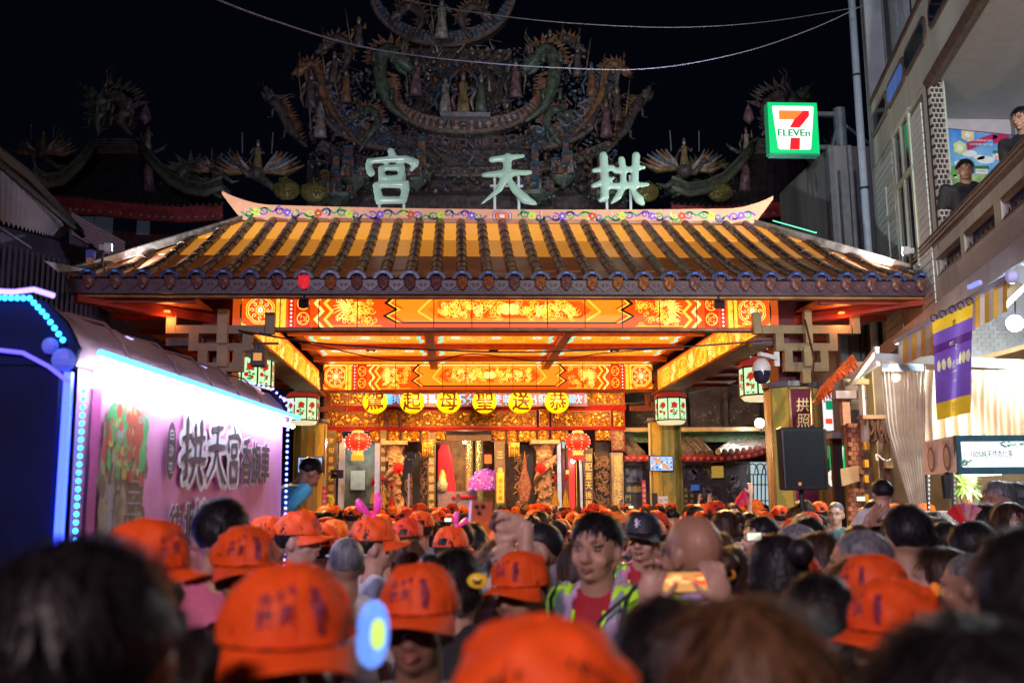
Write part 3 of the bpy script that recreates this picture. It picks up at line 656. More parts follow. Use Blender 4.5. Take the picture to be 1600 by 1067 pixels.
# dark side screens with carved stone lattice
for x0,x1,sd in ((633,666,1),(805,833,2),(524,530,3),(930,954,4)):
    rbox(x0,690,x1,800,YF+.5,.15,'dark_screen',M('dark_screen',(.06,.045,.04),.6,var=.3))
    m=MB(); q=random.Random(sd)
    for k in range(int((x1-x0)*4)):
        p=P(q.uniform(x0+2,x1-2),q.uniform(712,795),YF+.42); m.tube([p,p+Vector((q.uniform(-.12,.12),0,q.uniform(-.12,.12))),p+Vector((q.uniform(-.12,.12),-.02,q.uniform(-.15,.15)))],[.025,.02,.01],4)
    m.build('stone_lattice',brownstone,hall)
for x0 in (646,824): rbox(x0,712,x0+10,800,YF+.3,.08,'black_doorway',black)
# door frames left bay and right bay
for (x0,x1) in ((530,537),(586,593),(870,878),(905,911)): rbox(x0,685,x1,800,YF+.05,.12,'aluminium_post',M('aluminium',(.5,.53,.6),.35,.5,var=.1))
rbox(537,692,586,800,YF+1.3,.1,'side_room_wall',M('side_room_wall',(.10,.12,.10),.6,var=.6,scale=3))
rbox(548,735,570,765,YF+1.2,.04,'frosted_panel',M('frosted_panel',(.3,.36,.33),.4,0,.08,(.6,.8,.7)))
rbox(878,686,905,700,YF+.4,.06,'transom_glass',E('transom_glow',(.5,.75,.9),.45))
rbox(888,700,899,800,YF+.35,.08,'red_banner_door',E('red_door_glow',(.8,.03,.02),.55)); rbox(899.5,700,902,800,YF+.3,.03,'gold_strip',M('gold_strip',(.8,.5,.1),.3,.6))
rbox(878,700,887,800,YF+.42,.08,'dark_red_door',dark_red); 
# altar bay (lit) 683..771
rbox(683,680,771,688,YF-.02,.2,'door_lintel',M('lintel_paint',(.10,.05,.03),.5))
rbox(683,688,771,800,YF+2.0,.1,'altar_wall',M('altar_wall',(.20,.11,.035),.6,var=.5,scale=5))
altar=thing('altar_table','altar table with lace cloth and red offerings inside the temple doorway','altar',(P(726,780,YF+1).x,YF+1,0))
rbox(684,768,745,800,YF+.9,.6,'table',M('lace_cloth',(.30,.22,.32),.6,var=.5,scale=30),altar)
m=MB()
for k in range(10): c=P(708+4*k,776,YF+.85); m.ell(c,(.035,.03,.06),6,5)
m.build('offering_cups',M('red_cup',(.6,.02,.02),.4),altar)
cl=thing('draped_palanquin','tall object draped in bright red cloth beside the altar','draped chair',(P(705,760,YF+1.5).x,YF+1.5,0))
def px_poly(pts,Y,d,name,mat,parent):
    m=MB(); m.prism([P(x,y,Y) for x,y in pts][::-1],(0,d,0)); return bevel(m.build(name,mat,parent),.03,2)
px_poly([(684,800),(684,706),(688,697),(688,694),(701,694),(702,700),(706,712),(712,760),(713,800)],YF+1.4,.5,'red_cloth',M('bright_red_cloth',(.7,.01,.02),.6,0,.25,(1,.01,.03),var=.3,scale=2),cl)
st=thing('deity_statue','small crowned goddess statue in white and gold robe before the red cloth','statue',P(690,768,YF+.95))
m=MB(); c=P(691,768,YF+.95); m.lathe([(0,0),(.13,0),(.15,.2),(.09,.34),(.06,.36)],c,12); m.build('robe',M('statue_robe',(.75,.6,.4),.4,.1,var=.5,scale=15),st,True)
m=MB(); m.ell(c+Vector((0,0,.43)),(.055,.055,.075),10,8); m.build('head',M('statue_face',(.5,.5,.45),.5),st,True)
m=MB(); m.lathe([(.12,.3),(.10,.45),(.04,.58),(0,.6)],c+Vector((0,.05,0)),10); m.build('veil',gilt,st,True)
for i,x in enumerate((733,749)):
    t=thing('gilt_pillar','glittering gold foil pillar standing %s the purple flowers inside the temple'%('left of' if i==0 else 'just behind'),'pillar',(P(x,740,YF+1.6).x,YF+1.6,0),'gold foil pillars')
    c=P(x,740,YF+1.6); m=MB(); m.lathe([(.11,0),(.11,3.5)],(c.x,c.y,0),12); m.build('shaft',M('gold_foil',(.9,.7,.25),.25,.8,.1,(1,.8,.3),var=.9,scale=25,bump=1,col2=(.2,.12,.03)),t)
t=thing('purple_flower_mound','large domed mound of purple flowers at the right of the altar','flowers',P(757,775,YF+.7))
c=P(760,765,YF+.7); m=MB(); q=random.Random(5); m.lathe([(.50*math.cos(a),.54*math.sin(a)) for a in np.linspace(0,1.5,8)],c,16,1,.5)
for k in range(420):
    a=q.uniform(0,PI); b=q.uniform(0,PI); r=.50*q.uniform(.92,1.04); p=c+Vector((r*math.cos(a)*math.sin(b),-r*.6*math.cos(b)*.8,r*1.1*math.sin(a)*math.sin(b)))
    m.mat(q.choice((0,0,1))).ell(p,q.uniform(.022,.045),5,4)
m.build('blossom',[M('violet_petals',(.35,.06,.7),.5,0,.08,(.4,.08,.9)),M('pale_violet_petals',(.6,.35,.85),.5,0,.1,(.6,.3,1))],t,kind='stuff')
t=thing('orange_notice','small orange notice hanging above the purple flowers','notice',P(762,720,YF+.3)); rbox(757,710,768,724,YF+.3,.02,'sheet',E('orange_sheet',(1,.16,.02),.7),t)
# ---- LED scroll sign
sign=thing('led_sign','purple LED scroll sign with glowing blue characters behind the yellow lanterns','sign',P(760,625,YF-.2))
rbox(597,613,918,635,YF-.25,.12,'sign_case',black,sign)
A=Art().layer(.002); a=P(598,614,YF-.25); b=P(917,634,YF-.25); A.rect(a.x,b.z,b.x,a.z,0); A.h=.004
for t_,px,w_ in (('一',606,14),('時',621,20),('0',636,10),('3',662,12),('點',680,22),('0',699,11),('5',722,13),('分',738,20),('登',774,22),('轎',796,22),('出',829,20),('發',850,22),('歡',899,24),('迎',915,4)):
    A.text(t_,PX(px,624,YF-.25),PZ(px,624,YF-.25),.27,1,w=w_*.0162,bold=.006)
A.place('led_characters',[E('led_purple_field',(.22,.01,.10),.5),E('led_blue',(.08,.5,1),.9)],sign,(0,YF-.25,0))
# ---- six round yellow paper lanterns
lan_m=E('yellow_lantern_paper',(1,.62,.0),1.0); chm=M('dark_red_ink',(.06,.005,.0),.5,var=0)
for i,(ch,px) in enumerate(zip('駕起母聖送恭',(586,644,701,757,813,870))):
    c=P(px,628,YF-.9); r=.315
    L=thing('paper_lantern','round yellow paper lantern with the character %s, %s of six'%(ch,['first','second','third','fourth','fifth','last'][i]+' from the left'),'lantern',c,'row of round yellow lanterns')
    m=MB(); pr=[(.06,-r*.92)]+[(r*math.cos(a)*(1+.012*(k%2)),r*.95*math.sin(a)) for k,a in enumerate(np.linspace(-1.35,1.35,22))]+[(.06,r*.92)]; m.lathe(pr,c,28); m.build('paper_globe',lan_m,L,True)
    m=MB(); m.lathe([(0,-r*.98),(.07,-r*.96),(.09,-r*.9),(.06,-r*.86)],c,10); m.lathe([(.06,r*.86),(.09,r*.9),(.07,r*.97),(0,r)],c,10); m.build('lantern_cap',E('lantern_cap_glow',(1,.35,0),.7),L)
    vs,fs,asp=dense(ch,.012); m=MB(); hh=.45
    
    for sx_,sy_ in ((-.006,0),(.006,.003),(0,-.005)): m.add([(c.x+x*hh+sx_,c.y-math.sqrt(max(r*r*1.02-(x*hh)**2-(y*hh)**2,0))-.006,c.z+y*hh+sy_) for x,y in vs],fs); m.build('painted_character',chm,L)
    m=MB(); m.bar(c+Vector((0,0,r*.95)),(c.x,c.y,4.6),.008); m.build('hanging_wire',cable_m,L)
# ---- lit red lanterns
for i,px in enumerate((559,903)):
    c=P(px,690,YF-.7); L=thing('red_lantern','glowing red lantern with bead lights and gold tassels, %s one'%('left' if i==0 else 'right'),'lantern',c,'pair of glowing red lanterns')
    m=MB(); r=.33; m.lathe([(.1,-.23)]+[(r*math.cos(a),.25*math.sin(a)) for a in np.linspace(-1.2,1.2,14)]+[(.1,.23)],c,20); m.build('globe',E('red_lantern_glow',(1,.03,.01),.95),L,True)
    m=MB()
    for k in range(8):
        for a in np.linspace(-1.15,1.15,8): an=2*PI*k/8+.2; rr=r*math.cos(a)+.012; m.ell(c+Vector((rr*math.cos(an),rr*math.sin(an),.26*math.sin(a))),.011,5,4)
    m.build('bead_lights',E('bead_glow',(1,.45,.3),3),L)
    m=MB(); m.lathe([(.12,.22),(.14,.24),(.14,.28),(.08,.29)],c,12); m.lathe([(.15,-.36),(.13,-.26),(.11,-.23)],c,12); m.build('gold_collar',E('collar_glow',(1,.5,.08),.9),L)
    m=MB()
    for k in range(14): an=2*PI*k/14; m.bar(c+Vector((.14*math.cos(an),.14*math.sin(an),-.34)),c+Vector((.15*math.cos(an),.15*math.sin(an),-.48)),.03)
    m.build('tassel_fringe',E('fringe_glow',(1,.42,.02) if i==0 else (.8,.02,.01),.6) if i==0 else MATS.get('fr2_red_fringe') or E('fr2_red_fringe',(.8,.03,.01),.5),L)
for i,px in enumerate((622,845)):
    c=P(px,731,YF-.75); L=thing('red_pompom','plain bright red ball hanging before the %s dragon column'%('left' if i==0 else 'right'),'ball',c,'red balls at the dragon columns')
    m=MB(); q=random.Random(i); m.ell(c,.12,14,10)
    for k in range(120): v=Vector((q.gauss(0,1),q.gauss(0,1),q.gauss(0,1))).normalized(); m.bar(c+v*.11,c+v*.135,.015)
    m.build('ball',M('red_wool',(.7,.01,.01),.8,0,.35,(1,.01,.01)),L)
# ---- octagonal glass flower lanterns
glass_l=E('lantern_glass',(.62,1,.55),.85); flw=[glass_l,E('flower_red',(.75,.03,.02),.6),E('leaf_green',(.03,.4,.1),.5),M('rosewood_frame',(.10,.03,.02),.4),E('lantern_crown_red',(.6,.05,.03),.35)]
def oct_lantern(c,lab,s=1.0):
    L=thing('glass_lantern',lab,'lantern',c,'octagonal flower lanterns at the pavilion columns'); r=.37*s; h=.52*s
    for k in range(8):
        a0,a1=2*PI*(k-.5)/8,2*PI*(k+.5)/8; p0=c+Vector((r*math.sin(a0),-r*math.cos(a0),0)); p1=c+Vector((r*math.sin(a1),-r*math.cos(a1),0)); U=(p1-p0); w_=U.length; A=Art().layer(.0)
        A.rect(0,-h/2,w_,h/2,0); A.h=.003; q=random.Random(k%2)
        A.ribbon([(w_*.45+.03*math.sin(t*5),-h*.42+h*.75*t) for t in np.linspace(0,1,8)],.012*s,2)
        for j in range(9): A.disc(w_*q.uniform(.2,.8),h*q.uniform(-.42,.2),.028*s,2,7,ry=.016*s,scal=.3,k=3)
        A.h=.005; A.disc(w_*.55,h*.17,.062*s,1,12,scal=.3,k=6); A.disc(w_*.3,-h*.12,.035*s,1,9,scal=.3,k=5); A.disc(w_*.66,-h*.2,.028*s,1,9)
        A.place('glass_pane',flw,L,p0,U,(0,0,1))
    m=MB()
    for k in range(8):
        a0,a1=2*PI*(k-.5)/8,2*PI*(k+.5)/8; p0=c+Vector((r*math.sin(a0),-r*math.cos(a0),0))*1.01; p1=c+Vector((r*math.sin(a1),-r*math.cos(a1),0))*1.01
        m.bar(p0-Vector((0,0,h/2)),p0+Vector((0,0,h/2)),.025*s)
        for z in (-h/2,h/2): m.bar(p0+Vector((0,0,z)),p1+Vector((0,0,z)),.03*s)
    m.build('frame',flw[3],L)
    m=MB(); m.lathe([(r*1.02,h/2+.01),(r*1.1,h/2+.05),(r*.9,h/2+.13*s),(r*.3,h/2+.2*s)],c,8,a0=-PI/8-PI/2,a1=2*PI-PI/8-PI/2); m.build('crown',flw[4],L)
    m=MB(); m.lathe([(r*.98,-h/2-.01),(r*.8,-h/2-.09*s),(r*.2,-h/2-.1*s)],c,8,a0=-PI/8-PI/2,a1=2*PI-PI/8-PI/2); m.build('base',E('lantern_base_glow',(1,.85,.5),.7),L)
    m=MB(); m.bar(c+Vector((0,0,h/2)),(c.x,c.y,4.32),.02); m.build('hanging_rod',iron,L)
oct_lantern(P(473,640,23.6),'octagonal glass lantern painted with red flowers, at the rear left column')
oct_lantern(P(1048,640,23.6),'octagonal glass lantern painted with red flowers, at the rear right column')
oct_lantern(P(1187,597,18.2),'octagonal flower lantern half hidden behind the dome camera',1.0)
oct_lantern(P(396,583,18.2),'octagonal flower lantern mostly hidden above the truck roof',1.0)
# ---- flat TV screens on rear columns
for i,(px,py,rz) in enumerate(((485,726,-.25),(1033,724,.25))):
    c=P(px,py,24.2); T=thing('wall_screen','small flat screen showing a bright crowd picture on the rear %s column'%('left' if i==0 else 'right'),'screen',(c.x,c.y,c.z),'screens on the rear columns',rz,local=True)
    m=MB(); m.box((-.32,-.02,-.19),(.32,.03,.19)); m.build('bezel',black,T)
    A=Art().layer(.001); A.rect(-.3,-.17,.3,.17,0); q=random.Random(i+3)
    for k in range(70): A.h=.002+k*.0001; u=q.uniform(-.26,.26); v=q.uniform(-.14,.14) ; A.disc(u,v,q.uniform(.012,.035),q.choice((1,2,3,4,0)),6)
    A.h=.012; A.ribbon([(-.2+.4*t,.1-.2*t+.04*math.sin(t*6)) for t in np.linspace(0,1,8)],.05,3 if i else 1)
    A.place('picture',[E('scr_sky',(.4,.65,1),.7),E('scr_blue',(.08,.25,.7),.8),E('scr_navy',(.02,.06,.3),.5),E('scr_orange',(1,.3,.05),.8),E('scr_white',(1,1,1),.9)],T,(0,-.022,0))
# ============================================================ right courtyard wall behind the pavilion
YW=28.5
cw=thing('courtyard_wall','dark grey carved stone wall with relief panels right of the temple hall','wall',(P(1090,800,YW).x,YW,0))
def wbox(*a,**k): return rbox(*a,parent=cw,**k)
wbox(975,600,1215,672,YW+1.2,.3,'upper_wall',stone)
for x0,x1 in ((985,1040),(1078,1126),(1138,1188)):
    carve(x0,628,x1,662,YW+1.1,14,x0,parent=cw,name='relief_panel',mat=stone_l,back=stone,frame=False)
for x in (1066,1130): wbox(x,600,x+9,668,YW+1.0,.2,'pilaster',stone)
wbox(975,668,1215,673,YW-.9,.1,'gutter_painted_lit',M('gutter_warm_glow',(.7,.45,.2),.4,.2,.15,(1,.6,.25)))  # warm light on the gutter put in as a faint glow
wbox(975,673,1215,690,YW-.4,.3,'green_wall_band',M('green_band',(.14,.28,.16),.6,var=.25,scale=12))
wbox(975,722,1215,800,YW,.3,'lower_wall',M('purple_grey_stone',(.15,.12,.14),.6,var=.25,scale=4))
pan=[(976,722,1006,755),(1068,722,1092,752),(1096,722,1124,752),(1064,758,1090,800),(1096,758,1130,800),(1134,740,1160,800),(976,758,1002,770)]
for i,(x0,y0,x1,y1) in enumerate(pan):
    wbox(x0,y0,x1,y1,YW-.05,.06,'panel_frame',stone)
    a=P(x0+2,y0+2,YW-.05); b=P(x1-2,y1-2,YW-.05); A=Art().layer(.003); A.rect(a.x,b.z,b.x,a.z,0 if i in(0,6) else 1); A.h=.012; q=random.Random(i+60)
    w_,h_=b.x-a.x,a.z-b.z
    if i in (0,1,2,4,5):
        x,z=a.x+w_*.15,b.z+h_*.7
        for j in range(5 if i!=5 else 9):
            pts=[(a.x+w_*(q.uniform(.1,.9)),b.z+h_*q.uniform(.1,.9))]; 
            for n_ in range(5): pts.append((min(max(pts[-1][0]+q.uniform(-.14,.14),a.x+.03),b.x-.03),min(max(pts[-1][1]+q.uniform(-.12,.12),b.z+.03),a.z-.03)))
            A.ribbon(pts,[.02,.06,.09,.07,.05,.01],2)
    if i in (3,6):
        for j in range(8): A.text('天福社門'[j%4],a.x+w_*(.25 if j<4 else .7),b.z+h_*(.85-.22*(j%4)),.1,3)
    A.place('relief_art',[M('pale_panel',(.42,.42,.5),.6,var=.15),M('dark_panel',(.10,.075,.085),.55,var=.2),M('relief_grey',(.38,.34,.36),.6,var=.2),txt_g],cw,(0,YW-.05,0))
A=Art().layer(.01)
for t,x in (('社',992),('福',1001)): A.text(t,PX(x,764,YW),PZ(x,764,YW),.18,0,bold=.006)
for t,y in (('門',778),('開',791)): A.text(t,PX(981,y,YW),PZ(981,y,YW),.16,0)
A.place('gilt_characters',[txt_g],cw,(0,YW-.06,0))
# little tiled eave above the wall
ev=thing('tiled_canopy','small canopy roof of grey barrel tiles with a red edge above the courtyard wall','roof',(P(1100,700,YW-1).x,YW-1,P(1100,705,YW-1).z))
def barrel(a,b,r,nm='barrel_tile',mat=None,par=None,n=3):
    m=MB(); a=Vector(a);b=Vector(b)
    for k in range(n):
        p0=a.lerp(b,k/n); p1=a.lerp(b,(k+1.08)/n); m.tube([p0,p1],[r,r*.9],8,cap=True)
    return m.build(nm,mat,par,smooth='auto')
tilem=M('grey_barrel_tile',(.24,.19,.17),.4,var=.35,scale=6)
for k in range(6):
    x=982+k*14.5 if k<2 else 1060+ (k-2)*14.5
    a=P(x+6,710,YW-1.6); b=P(x-14,688,YW-.6); barrel(a,b,.12,mat=tilem,par=ev)
for k in range(10):
    x=1122+k*10; rise=k*k*.18; a=P(x,706-rise,YW-1.9+.1*k); b=P(x+22,690-rise,YW-.8+.1*k); barrel(a,b,.085,mat=M('barrel_tile_painted_lit',(.42,.34,.28),.4,var=.3),par=ev)  # lamplight put into this brighter copy of the grey tile
m=MB(); pts=[P(x,y,YW-1.7) for x,y in ((975,711),(1060,711),(1125,711),(1170,706),(1215,696))]
for p,q_ in zip(pts[:-1],pts[1:]): m.add([p,q_,q_-Vector((0,0,.17)),p-Vector((0,0,.17)),p+Vector((0,.9,0)),q_+Vector((0,.9,0)),q_+Vector((0,.9,-.17)),p+Vector((0,.9,-.17))],[(0,1,2,3),(4,7,6,5),(0,4,5,1),(3,2,6,7)])
m.build('red_fascia',M('red_fascia',(.38,.03,.03),.5,var=.3),ev)
for k in range(22):
    x=980+k*10.6; yy=716 if x<1130 else 716-(x-1130)**2*.0024; p=P(x,yy,YW-1.75); m=MB(); m.lathe([(0,-.03),(.045,-.02),(.05,.02)],p,8,ax='y'); m.build('rafter_end',M('rafter_end_red',(.6,.15,.1),.5),ev)
# small striped sunshade tent behind column
tt=thing('canopy_tent','blue and white canopy tent top peeking behind the rear right column','tent',P(1000,712,YW-.8))
px_poly([(985,722),(1006,708),(1006,722)],YW-.9,.6,'tent_top',M('tent_fabric',(.3,.45,.8),.5,0,.1,(.4,.6,1)),tt)
px_poly([(1058,721),(1058,717),(1102,719),(1102,722)],YW-.9,.6,'tent_valance',M('tent_blue',(.05,.2,.6),.5,0,.1,(.1,.3,1)),tt)
# barred window / gate
gt=thing('window_gate','metal lattice gate with arched tops over pale lit panes beside the right column','gate',(P(1190,760,YW-.4).x,YW-.4,0))
rbox(1173,722,1208,800,YW-.3,.05,'lit_pane',E('pane_glow',(.6,.8,.85),.55),gt)
m=MB()
for k in range(7): x=1171+6.2*k; m.bar(P(x,741,YW-.42),P(x,800,YW-.42),.03)
for y in (741,757,782): m.bar(P(1168,y,YW-.42),P(1210,y,YW-.42),.03)
for k in range(3):
    x=1176+12*k; m.tube([P(x+9*math.cos(a),741-17*math.sin(a),YW-.42) for a in np.linspace(0,PI,9)],.02,5,cap=False)
m.build('grille_bars',M('grille_steel',(.25,.2,.22),.4,.5),gt)
# wall lantern, blue star sign, monitor
t=thing('wall_lantern','small square gilt lantern below a red shade on the dark wall','lantern',P(1123,735,YW-.4)); rbox(1115,728,1131,746,YW-.5,.25,'glass_box',M('gilt_lantern',(.3,.2,.05),.4,.5,.3,(1,.6,.1),var=.9,scale=20),t); rbox(1116,716,1131,727,YW-.5,.28,'red_shade',dark_red,t)
t=thing('blue_medical_sign','small blue square sign with a white star on the grey wall','sign',P(1087,761,YW-.3)); rbox(1080,757,1093,766,YW-.3,.03,'plate',E('blue_plate',(.05,.15,.5),.5),t)
# bright starburst floodlight
t=flood('wall_floodlight',1187,661,YW-1.4,(2.6,20,1.6),'dazzling white floodlight above the tiled canopy, right of the rear column',900,150,(.8,.92,1),.12)
p=P(1187,661,YW-1.5); m=MB(); m.ell(p,.13,12,8); b_=m.build('bulb',E('bulb_glow',(.85,.95,1),40),t)

# added fill lamps: tubes on the back of the rear beam, bulbs in the hall
LL=thing('hall_fill_row','added row of warm fill tubes behind the rear light-box beam','lamp',(0,24.75,4.6))
m=MB(); m.box((-3.9,24.62,4.56),(3.9,24.7,4.62)); m.build('fill_rail',iron,LL)
for k in range(5):
    x=-3.2+1.6*k; m=MB(); m.box((x-.4,24.705,4.55),(x+.4,24.74,4.6)); m.build('tube',E('fill_tube',(1,.7,.35),6),LL)
    l=lamp('AREA','fill_tube_light',(x,24.8,4.5),105,(1,.52,.17),.7,(x,YF,3.4)); l.parent=LL; l.location=Vector((x,24.8,4.5))-org(LL)
for (px,py,Y,pw,c_) in ((726,690,YF+1.0,80,(1,.70,.38)),(560,690,YF+.7,35,(.8,.95,1)),(895,720,YF+.2,10,(1,.6,.5))):
    t=thing('hall_fill_lamp','small added lamp brightening the %s bay of the hall'%('centre' if px==726 else 'left' if px==560 else 'right'),'lamp',P(px,py,Y)); m=MB(); m.ell(P(px,py,Y),.06,8,6); m.build('bulb',E('hall_fill_glow',(1,.85,.6),8),t)
    lamp('POINT','bulb_light',P(px,py,Y)-Vector((0,.12,.05)),pw,c_,.08,parent=t)

for i,x in enumerate((-3.0,3.0)):  # added floods under the eave to brighten the crowd
    t=thing('eave_crowd_fill','small added warm fill lamp under the front eave, %s of centre'%('left','right')[i],'floodlight',(x,14.05,4.62)); m=MB(); m.bar((x,14.1,4.60),(x,14.02,4.55),.14,.10); m.build('housing',iron,t); m=MB(); m.bar((x,14.1,4.7),(x,14.08,4.6),.03); m.build('yoke',iron,t)
    lamp('SPOT','eave_crowd_fill_beam',(x,13.98,4.50),2000,(1,.50,.16),.08,(x*.5,10,.3),66,.6,t)

for i,x in enumerate((-4.2,4.2)):  # added lamps hidden behind the ridge to brighten the great temple
    t=thing('ridge_fill_lamp','added unseen fill lamp behind the pavilion ridge aimed at the great temple, %s one'%('left','right')[i],'floodlight',(x,18.3,6.5)); m=MB(); m.bar((x,18.3,6.45),(x,18.42,6.55),.2,.14); m.build('housing',iron,t)
    lamp('SPOT','ridge_fill_beam',(x,18.5,6.62),800,(.70,.74,1),.15,(x*.2,36,15),75,.8,t)
# ============================================================ GREAT TEMPLE ROOF BEHIND (low light put into dark base colours; ornament of cut porcelain)
YB2=36.0; UP=YB2/FPX
orn=[M('orn_'+n,c,.32,var=.55,scale=5,bump=.9,kind=None,bscale=16) for n,c in (('teal',(.06,.12,.15)),('blue',(.09,.14,.24)),('orange',(.26,.13,.07)),('green',(.10,.13,.09)),('cream',(.34,.29,.24)),('pink',(.22,.12,.13)),('brown',(.13,.10,.09)),('gold',(.28,.20,.09)))]
back=thing('great_temple','large dark temple with crescent ridges crowded with porcelain dragons and figures above the pavilion','temple',(0,YB2,0))
def B(px,py,dy=0): return P(px,py,YB2+dy)
def figure(mb,c,h,mi=(4,5),arms=1,hat=1,q=rnd):
    c=Vector(c)
    mb.mat(mi[0]).lathe([(0,0),(h*.17,0),(h*.15,h*.25),(h*.10,h*.5),(h*.14,h*.72),(h*.05,h*.8)],c,8,1,.7)
    mb.mat(4).ell(c+Vector((0,-h*.01,h*.87)),(h*.06,h*.065,h*.08),8,6)
    mb.mat(mi[1])
    for s in (-1,1):
        e=c+Vector((s*h*.22,-h*.12,h*(.5+.18*arms*q.random()))); mb.tube([c+Vector((s*h*.12,0,h*.7)),e,c+Vector((s*h*.12*q.uniform(.4,2.2),-h*.2,h*q.uniform(.5,.9)))],[h*.055,h*.05,h*.03],5)
    if hat: mb.mat(mi[1]).lathe([(h*.08,h*.92),(h*.07,h*.98),(h*.03,h*1.06),(0,h*1.07)],c,6)
    mb.mat(mi[1]).tube([c+Vector((-h*.1,h*.05,h*.7)),c+Vector((-h*.28,h*.1,h*.35)),c+Vector((-h*.2,h*.12,h*.1))],[h*.04,h*.06,h*.02],4)
def crescent(pts,wid,th,seed,cols,name,dens=1.0,dy=0,parent=back,wave=True):
    """boat-shaped ridge: smooth curve through pixel points, solid body with two rim mouldings and a crowd of pieces along it"""
    pts=[B(x,y,dy) for x,y in pts]; n=len(pts); fine=[]
    for i in range(n-1):
        p0,p1,p2,p3=pts[max(i-1,0)],pts[i],pts[i+1],pts[min(i+2,n-1)]
        for t in np.linspace(0,1,6)[:-1 if i<n-2 else None]:
            t=float(t); fine.append(.5*((2*p1)+(p2-p0)*t+(2*p0-5*p1+4*p2-p3)*t*t+(3*p1-p0-3*p2+p3)*t**3))
    m=MB(); N2=len(fine); inn=[]
    for i,p in enumerate(fine):
        d=(fine[min(i+1,N2-1)]-fine[max(i-1,0)]).normalized(); nn=Vector((-d.z,0,d.x)); nn=nn if nn.z>0 or abs(nn.z)<.05 else -nn
        w=wid*UP*(.35+.65*math.sin(PI*min(max(i/(N2-1),.02),.98)))if name!='half' else wid*UP; inn.append(p+nn*w)
    for k in range(N2-1):
        a,b,c,d=fine[k],fine[k+1],inn[k+1],inn[k]; m.prism([a,b,c,d],(0,th,0))
    m.build('ridge_body',orn[6],parent)
    m=MB(); m.tube([p+Vector((0,-.05,0)) for p in fine],.09,6); m.tube([p+Vector((0,-.04,0)) for p in inn],.05,5); m.build('rim_moulding',M('rim_brown',(.22,.16,.12),.5,var=.3),parent)
    m=MB(); q=random.Random(seed)
    for k in range(int(N2*9*dens)):
        i=q.randrange(N2); t=q.random(); p=fine[i].lerp(inn[i],t)+Vector((0,-.05,0)); 
        if wave:
            r=q.uniform(.08,.17); m.mat(q.choice(cols)).lathe([(r,-.01),(r*.8,-.05),(r*.55,-.05),(r*.5,-.01)],p,9,ax='y',a0=0,a1=PI)
        else: m.mat(q.choice(cols)).ell(p,(q.uniform(.05,.14),.07,q.uniform(.05,.14)),6,4)
    m.build('scale_pieces',orn,parent)
    return fine,inn
def mir(pts,cx): return [(2*cx-x,y) for x,y in pts]
L1=[(478,112),(486,150),(505,184),(535,212),(575,228),(612,233)]
f1,i1=crescent(L1,34,.5,1,[1,1,0,4],'half'); f2,i2=crescent(mir(L1,722),34,.5,2,[1,1,0,4],'half')
Mi=[(590,118),(600,150),(622,178),(665,199),(725,207)]; Mi=Mi+mir(Mi,727)[::-1][1:]
f3,i3=crescent(Mi,20,.7,3,[5,4,2,6],'full',1.5,dy=-.4,wave=False)
To=[(578,-12),(590,22),(618,50),(655,66),(692,71)]; To=To+mir(To,692)[::-1][1:]
f4,i4=crescent(To,22,.7,4,[1,0,6,5],'full',1.6,dy=1.2,wave=False)
Lo=[(500,232),(560,255),(640,270),(727,274)]; Lo=Lo+mir(Lo,727)[::-1][1:]
crescent(Lo,12,.5,5,[6,5,3],'half',.9,dy=.3,wave=False)
for side,(ff,ii) in enumerate(((f1,i1),(f2,i2))):
    for k in range(3,len(ff)-1,2):
        p=ff[k].lerp(ii[k],.75)+Vector((0,-.1,.08)); m=MB(); sg=1 if side==0 else -1
        for u in range(2):
            m.mat(1 if u==0 else 4); m.tube([p+Vector((sg*(.30-.05*u)*(1-.55*t)*math.cos(1.2+t*5),-.03*u,.1+(.30-.05*u)*(1-.55*t)*math.sin(1.2+t*5))) for t in np.linspace(0,1,10)],[.055-.025*u]*10,5)
        m.build('wave_scroll',orn,back,True)
# tiered core between the crescents
m=MB(); q=random.Random(9)
for (x0,y0,x1,y1,dy,mi) in ((600,210,855,232,.2,6),(640,75,800,190,1.4,6),(612,232,840,262,.5,6),(560,262,900,300,1.0,6),(480,250,980,330,1.6,6)):
    a=B(x0,y0,dy);b=B(x1,y1,dy); m.mat(mi).box((a.x,YB2+dy,b.z),(b.x,YB2+dy+.6,a.z))
m.build('tower_core',orn,back)
for k in range(9):
    x=612+26*k; y=222-abs(x-727)**2*.0016; a=B(x,y-5,-.1);b=B(x+14,y+7,-.1); m=MB(); m.box((a.x,a.y,b.z),(b.x,a.y+.3,a.z)); m.mat(1).box((a.x+.08,a.y-.03,b.z+.07),(b.x-.08,a.y,a.z-.07)); m.build('lattice_block',[orn[5],black],back)
# three robed figures on the central platform
a=B(688,176,-.8); b=B(766,184,-.8); m=MB(); m.box((a.x,YB2-.9,b.z),(b.x,YB2-.2,a.z)); m.build('platform',M('platform_stone',(.3,.28,.3),.5,var=.3),back)
for i,(x,c) in enumerate(((696,(4,0)),(724,(7,5)),(752,(3,4)))):
    m=MB(); figure(m,B(x,176,-.6),1.45+.1*(i==1),c); m.build('star_god_figure',orn,back,True)
m=MB()
for k in range(9):
    an=PI*k/8; p=B(724,118,-.5); m.mat(2).tube([p+Vector((.25*math.cos(an),0,.2*math.sin(an))),p+Vector((.42*math.cos(an),0,.42*math.sin(an)))],[.09,.01],4)
for s in (-1,1): m.mat(1).tube([B(724+s*(6+16*math.sin(t*3)),150-38*t,-.65) for t in np.linspace(0,1,9)],.035,5)
m.build('flame_halo',orn,back)
